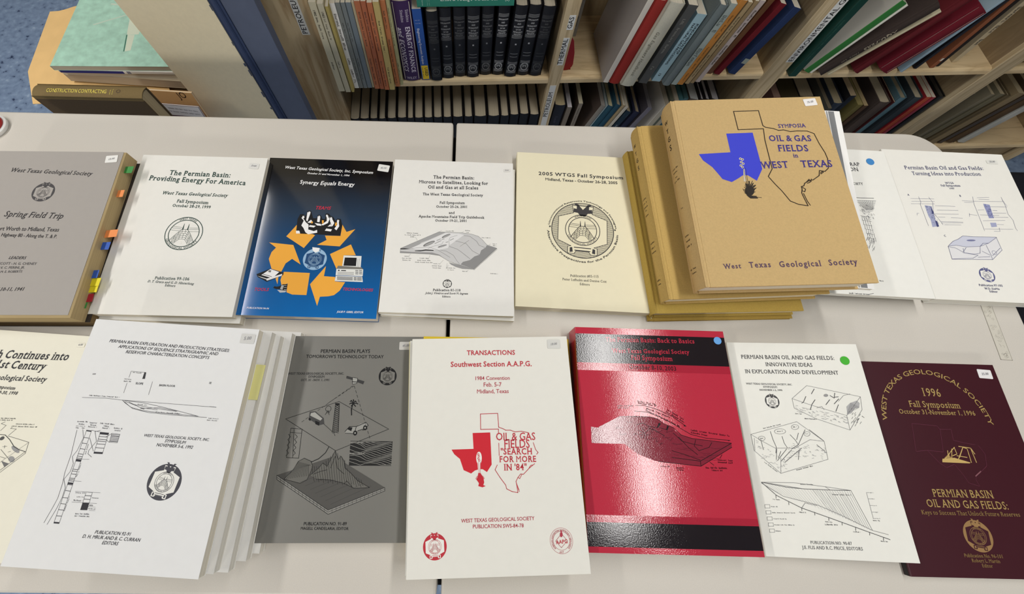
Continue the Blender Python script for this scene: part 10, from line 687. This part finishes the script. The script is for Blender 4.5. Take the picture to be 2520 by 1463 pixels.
book('book','thick taupe book with broad cream pages on the lower right shelf',"book",shelf(1.4386,.0120,-.6392,-1.00,.165,.211),.165,.2108,.0396,'hard',(86, 74, 68),'cloth',(196, 184, 158))
book('book','narrow dark maroon book on the lower right shelf',"book",shelf(1.4864,.0120,-.6392,-1.00,.165,.212),.165,.2122,.0042,'soft',(72, 28, 28),'matte',(190, 172, 142))
book('book','slate book with a pale blue spine top on the lower right shelf',"book",shelf(1.4918,.0120,-.6392,-1.00,.165,.228),.165,.2281,.0236,'hard',(92, 122, 132),'cloth',(150, 142, 120))
book('book','dark slate hardback on the lower right shelf',"book",shelf(1.5429,.0120,-.6392,-1.00,.165,.228),.165,.2278,.0296,'hard',(54, 62, 68),'cloth',(178, 168, 144))
book('book','orange red book on the lower right shelf',"book",shelf(1.5831,.0120,-.6392,-1.00,.165,.229),.165,.2293,.0176,'soft',(168, 74, 52),'matte',(200, 190, 168),backcol=(150, 36, 44))
book('book','crimson book near the right upright on the lower shelf',"book",shelf(1.6036,.0120,-.6392,-1.00,.165,.228),.165,.2275,.0136,'soft',(150, 36, 46),'gloss',(204, 196, 180))
book('book','black book touching the right upright on the lower shelf',"book",shelf(1.6286,.0120,-.6392,-1.00,.165,.229),.165,.2295,.0214,'hard',(30, 30, 30),'satin',(60, 56, 50))
# red bookend and grey box in the middle bay
def in_case(u, v, z, M=None): return Matrix(((EU.x, EV.x, 0, BO.x+EU.x*u+EV.x*v), (EU.y, EV.y, 0, BO.y+EU.y*u+EV.y*v), (0, 0, 1, TOP+z), (0, 0, 0, 1)))
RED = mat('red_enamel', (150, 20, 26), .4, .5)
t = thing('bookend', 'red rounded bookend half hidden behind the THERMAL label upright', 'bookend', in_case(.300, .03, -.298))
P = [(0, .0012), (.012, .0012)]+[(.014+.018*math.cos(math.radians(q)), .021+.02*math.sin(math.radians(q))) for q in (-70, -45, -20, 0, 20)]+[(.027, .055), (.016, .09), (0, .11)]
mb = MB(); n = len(P); V = [(x, 0, z) for x, z in P]+[(x, .0025, z) for x, z in P]
mb.mesh(V, [tuple(range(n)), tuple(range(n, 2*n))[::-1]]+[(i, n+i, n+(i+1) % n, (i+1) % n) for i in range(n)], RED); mb.build('plate', t)
mb = MB(); mb.box(0, .03, .003, .09, .0006, .0022, RED); mb.build('foot', t)
t = thing('box', 'grey document box at the back of the middle bay', 'box', in_case(.312, .17, -.2975))
mb = MB(); mb.box(0, .052, 0, .085, 0, .17, paper((150, 148, 140))); mb.build('box_body', t); mb = MB(); mb.box(.006, .046, -.0006, -.0001, .03, .06, paper((120, 118, 112))); put_text(mb, 'TEXAS', (.010, .05), (.042, .05), 's', paper((60, 60, 60), 'ink'), lambda a, b: (a, -.0008, b)); mb.build('box_label', t)
# teal book lying on the black volumes
uc = (TEAL['u0']+TEAL['u1'])/2; th = .026; wd = .15; hh = TEAL['u1']-TEAL['u0']; z0 = -.0985
o = BO+EU*uc+EV*(.006+wd/2)+Vector((0, 0, z0))
M = Matrix(((EV.x, -EU.x, 0, o.x), (EV.y, -EU.y, 0, o.y), (0, 0, 1, o.z), (0, 0, 0, 1)))
L = hh*1000
book('book', "teal book lying flat on top of the black volumes, Ernst & Young's Oil and Gas", 'book', M, wd, hh, th, 'soft', (48, 128, 108), 'satin', (214, 206, 188),
     sart=[('T', "Ernst & Young's Oil and Gas", -L*.26, 14, L*.33, 14, 'r', (220, 232, 224)), ('T', '(2)', L*.40, 13, L*.45, 13, 'r', (200, 220, 210)), ('M', -L*.44, 4, -L*.44, 22, 2.2, (190, 215, 205)), ('M', -L*.39, 4, -L*.39, 22, 1.6, (150, 195, 180)), ('M', -L*.37, 4, -L*.37, 22, 1.6, (150, 195, 180))])
# a few books of the last bay, beyond the right upright
for u, v, z, lean, W_, H_, T_, c, fin, kd, lab in (
    (1.718, .02, -.6385, 3, .16, .23, .024, (86, 82, 66), 'matte', 'soft', 'dark olive paperback right of the last upright, lower shelf'),
    (1.762, .012, -.6385, 9, .16, .235, .016, (120, 112, 92), 'matte', 'soft', 'khaki book leaning in the last bay, lower shelf'),
    (1.792, .012, -.6385, 9, .16, .235, .022, (104, 98, 78), 'matte', 'soft', 'drab green book leaning in the last bay, lower shelf'),
    (1.826, .010, -.6385, 9, .16, .23, .018, (90, 78, 56), 'cloth', 'hard', 'brown hardback leaning in the last bay, lower shelf'),
    (1.856, .012, -.6385, 9, .16, .235, .030, (128, 112, 84), 'matte', 'soft', 'tan book with cream page tops leaning in the last bay'),
    (1.896, .012, -.6385, 9, .16, .24, .020, (66, 54, 40), 'satin', 'soft', 'dark brown spiral bound volume leaning in the last bay'),
    (1.928, .012, -.6385, 9, .16, .24, .040, (84, 66, 46), 'cloth', 'hard', 'thick dark brown hardback in the last bay'),
    (1.980, .012, -.6385, 9, .16, .25, .030, (176, 176, 170), 'matte', 'soft', 'pale grey book at the far right of the lower shelf'),
    (1.718, .02, -.2965, 6, .16, .22, .03, (72, 106, 82), 'cloth', 'hard', 'sage green hardback on the upper shelf of the last bay'),
    (1.754, .02, -.2965, 6, .16, .22, .034, (90, 120, 96), 'cloth', 'hard', 'grey green hardback on the upper shelf of the last bay')):
    book('book', lab, 'book', shelf(u, v, z+T_*math.sin(math.radians(lean))+.0005, lean, W_, H_), W_, H_, T_, kd, c, fin, (180, 166, 136))
# ---------------------------------------------------------------- pile on the low stool at the left
ST = woodmat('dark_stool_wood', (96, 70, 46), (74, 52, 34))
t = thing('stool', 'low dark wooden stool carrying the pile of books at the left', 'stool', Matrix.Translation((-.865, 1.09, 0)))
mb = MB(); mb.box(-.155, .155, -.245, .25, .425, .45, ST); mb.build('seat', t, bevel=.003)
for sx in (-.13, .13):
    for sy in (-.21, .21): mb = MB(); mb.box(sx-.016, sx+.016, sy-.016, sy+.016, 0, .4248, ST); mb.build('leg', t)
def lay(x, y, z, deg): return Matrix.Translation((x, y, z)) @ Matrix.Rotation(math.radians(deg), 4, 'Z')
z = .4504
book('binder', 'pile of old reports with brown page edges, bottom of the pile on the stool', 'report', lay(-.885, 1.235, z, 178.5), .30, .27, .026, 'soft', (150, 128, 98), 'matte', (150, 132, 104))
mb = MB(); MAN = mat('manila_card', (226, 188, 128), .7, .25, noise=.05, nscale=20)
N = 14; prof = []
for i in range(N+1):
    s_ = i/N; x = -1.185+s_*.40; zz = .4905-(.012+.012*math.cos(s_/.35*math.pi) if s_ < .35 else 0)
    prof.append((x, zz+.0))
V = []; F = []
for k, yy in enumerate((1.055, 1.16, 1.28, 1.40)):
    for x, zz in prof: V.append((x-(.03*(k > 0)+.012*k), yy, zz-(.010 if k == 0 else 0)))
n = len(prof)
V2 = [(a, b, c+.0012) for a, b, c in V]; m0 = len(V)
for k in range(3):
    for i in range(n-1): a = k*n+i; F.append((a, a+n, a+n+1, a+1)); F.append((m0+a, m0+a+1, m0+a+n+1, m0+a+n))
for k in (0, 3):
    for i in range(n-1): a = k*n+i; q = (a, a+1, m0+a+1, m0+a); F.append(q if k == 0 else q[::-1])
for i in (0, n-1):
    for k in range(3): a = k*n+i; q = (a, a+n, m0+a+n, m0+a); F.append(q[::-1] if i == 0 else q)
mb.mesh(V+V2, F, MAN)
mf = mb.build('manila_folder', smooth=40, fix=True); tag(mf, 'manila folder sticking out left of the green book pile', 'folder')
z = .4925
book('report', 'stack of loose grey brown reports under the folded navy striped book', 'report', lay(-.888, 1.236, z, 177), .335, .285, .022, 'soft', (170, 156, 132), 'matte', (172, 156, 134))
z = .515
book('report', 'thin white report below the navy striped book in the pile', 'report', lay(-.884, 1.236, z, 179), .335, .28, .012, 'soft', (206, 200, 186), 'matte', (196, 184, 162))
z = .5275
book('book', 'white and navy striped thin book directly under the green one', 'book', lay(-.884, 1.234, z, 90.5), .285, .335, .0088, 'soft', (222, 218, 210), 'satin', (214, 206, 190), sart=[('A', 1, (38, 40, 110), [(-165, .8), (0, .8), (0, 8), (-165, 8)]), ('A', 1, (120, 120, 130), [(8, .8), (18, .8), (18, 8), (8, 8)])])
GRN = mat('green_marbled_cover', (178, 220, 200), .3, .5, noise=.16, nscale=55)
gart = [(k, l_, c_, [(x-78, y+6) for x, y in p_]) for k, l_, c_, p_ in [('A', 1, (214, 222, 200), [(18, 150), (52, 150), (78, 20), (96, 18), (98, -42), (68, -44), (66, -36), (60, 10)]), ('A', 1, (214, 222, 200), [(70, -44), (88, -44), (92, -100), (78, -104)]), ('A', 1, (196, 214, 196), [(-8, 70), (80, 56), (80, 61), (-6, 76)]), ('A', 1, (196, 214, 196), [(-30, -10), (90, 50), (90, 54), (-32, -6)]), ('A', 1, (70, 120, 100), [(66, -44), (69, -44), (77, -104), (74, -104)])]]
book('book', 'pale green mottled book on top of the pile at the far left', 'book', lay(-.884, 1.242, .5368, 1.5), .352, .30, .0125, 'soft', (126, 196, 166), 'satin', (190, 180, 160), art=gart, cmat=GRN)
# construction book standing spine up: local x (spine side) points down->up, y along -X
def spine_up(x, y, z, w): return Matrix(((0, -1, 0, x), (0, 0, -1, y), (-1, 0, 0, z), (0, 0, 0, 1)))
M = Matrix(((0, -1, 0, -.782), (0, 0, 1, .868), (-1, 0, 0, .4506+.108), (0, 0, 0, 1)))
book('hardback_book', 'brown hardback standing spine up, lettered CONSTRUCTION CONTRACTING', 'book', M, .2155, .230, .034, 'hard', (92, 76, 56), 'cloth', (176, 160, 128), spine_col=(124, 106, 70),
     sart=[('T', 'CONSTRUCTION CONTRACTING', -86, 10, 40, 10, 's', (232, 214, 96), .62), ('M', 48, 8, 48, 22, 2, (214, 196, 96)), ('M', 53, 8, 53, 22, 2, (214, 196, 96)), ('A', 1, (70, 58, 40), [(-98, 1), (-97, 1), (-97, 33), (-98, 33)]), ('A', 1, (70, 58, 40), [(72, 1), (73, 1), (73, 33), (72, 33)]), ('C', 3, 4.5, (80, 66, 46), 64, 16)])
# booklets standing behind it
def stand_face(x, y, z, deg, tilt): return Matrix.Translation((x, y, z)) @ Matrix.Rotation(math.radians(deg), 4, 'Z') @ Matrix.Rotation(math.radians(90-tilt), 4, 'X')
book('booklet', 'white and plum flyer standing behind the brown spine up hardback', 'booklet', stand_face(-.737, .955, .4506+.057, -4, 10), .20, .108, .004, 'soft', (96, 66, 84), 'satin', (210, 204, 196),
     art=[('A', 1, (226, 224, 226), [(-99, 26), (99, 26), (99, 53), (-99, 53)]), ('M', 20, 44, 92, 40, 3, (120, 116, 124)), ('M', 10, 36, 95, 32, 3, (120, 116, 124)), ('A', 1, (70, 28, 52), [(30, 10), (99, -5), (99, 4), (40, 20)]), ('M', -60, 18, -20, 16, 3, (140, 120, 130))])
book('booklet', 'orange brown brochure behind the plum flyer at the left', 'booklet', stand_face(-.752, .985, .4506+.063, -3, 8), .20, .122, .006, 'soft', (208, 162, 108), 'matte', (210, 190, 160),
     art=[('T', 'JO', 62, 44, 84, 48, 's', (70, 50, 36)), ('M', -70, 54, -30, 52, 5, (100, 66, 44))])
# ---------------------------------------------------------------- chair at the right
t = thing('chair', 'black padded chair pulled up to the right end of the table', 'chair', Matrix.Translation((1.36, .65, 0)) @ Matrix.Rotation(math.radians(90), 4, 'Z'))
BK = mat('black_upholstery', (26, 27, 34), .85, .2, noise=.2, nscale=150, bump=.2, bscale=900); BM = mat('black_tube', (20, 20, 22), .35, .5)
mb = MB(); mb.box(-.25, .25, -.25, .24, .40, .475, BK); mb.build('seat', t, bevel=.02)
mb = MB(); mb.box(-.22, .22, -.285, -.235, .50, .80, BK); mb.build('backrest', t, bevel=.02)
for sx in (-.2, .2):
    for sy in (-.2, .19): mb = MB(); mb.tube([(sx, sy, .3998), (sx*1.06, sy*1.06, 0)], .012, BM); mb.build('leg', t)
    mb = MB(); mb.tube([(sx*.9, -.225, .43), (sx*.9, -.29, .55), (sx*.9, -.292, .7)], .011, BM); mb.build('back_strut', t)
# clear sleeve under the fanned stack
mb = MB(); mb.box(-.028, .028, -.012, .012, 0, .0012, mat('clear_film', (205, 200, 184), .12, .6)); o = mb.build('plastic_sleeve'); tag(o, 'clear plastic sleeve poking out at the bottom of the fanned white stack', 'sleeve')
o.matrix_world = Matrix.Translation((-0.4432, 0.0519, TOP+.0001)) @ Matrix.Rotation(math.radians(-3), 4, 'Z')
bpy.data.objects.remove(_to); bpy.data.curves.remove(_cu)
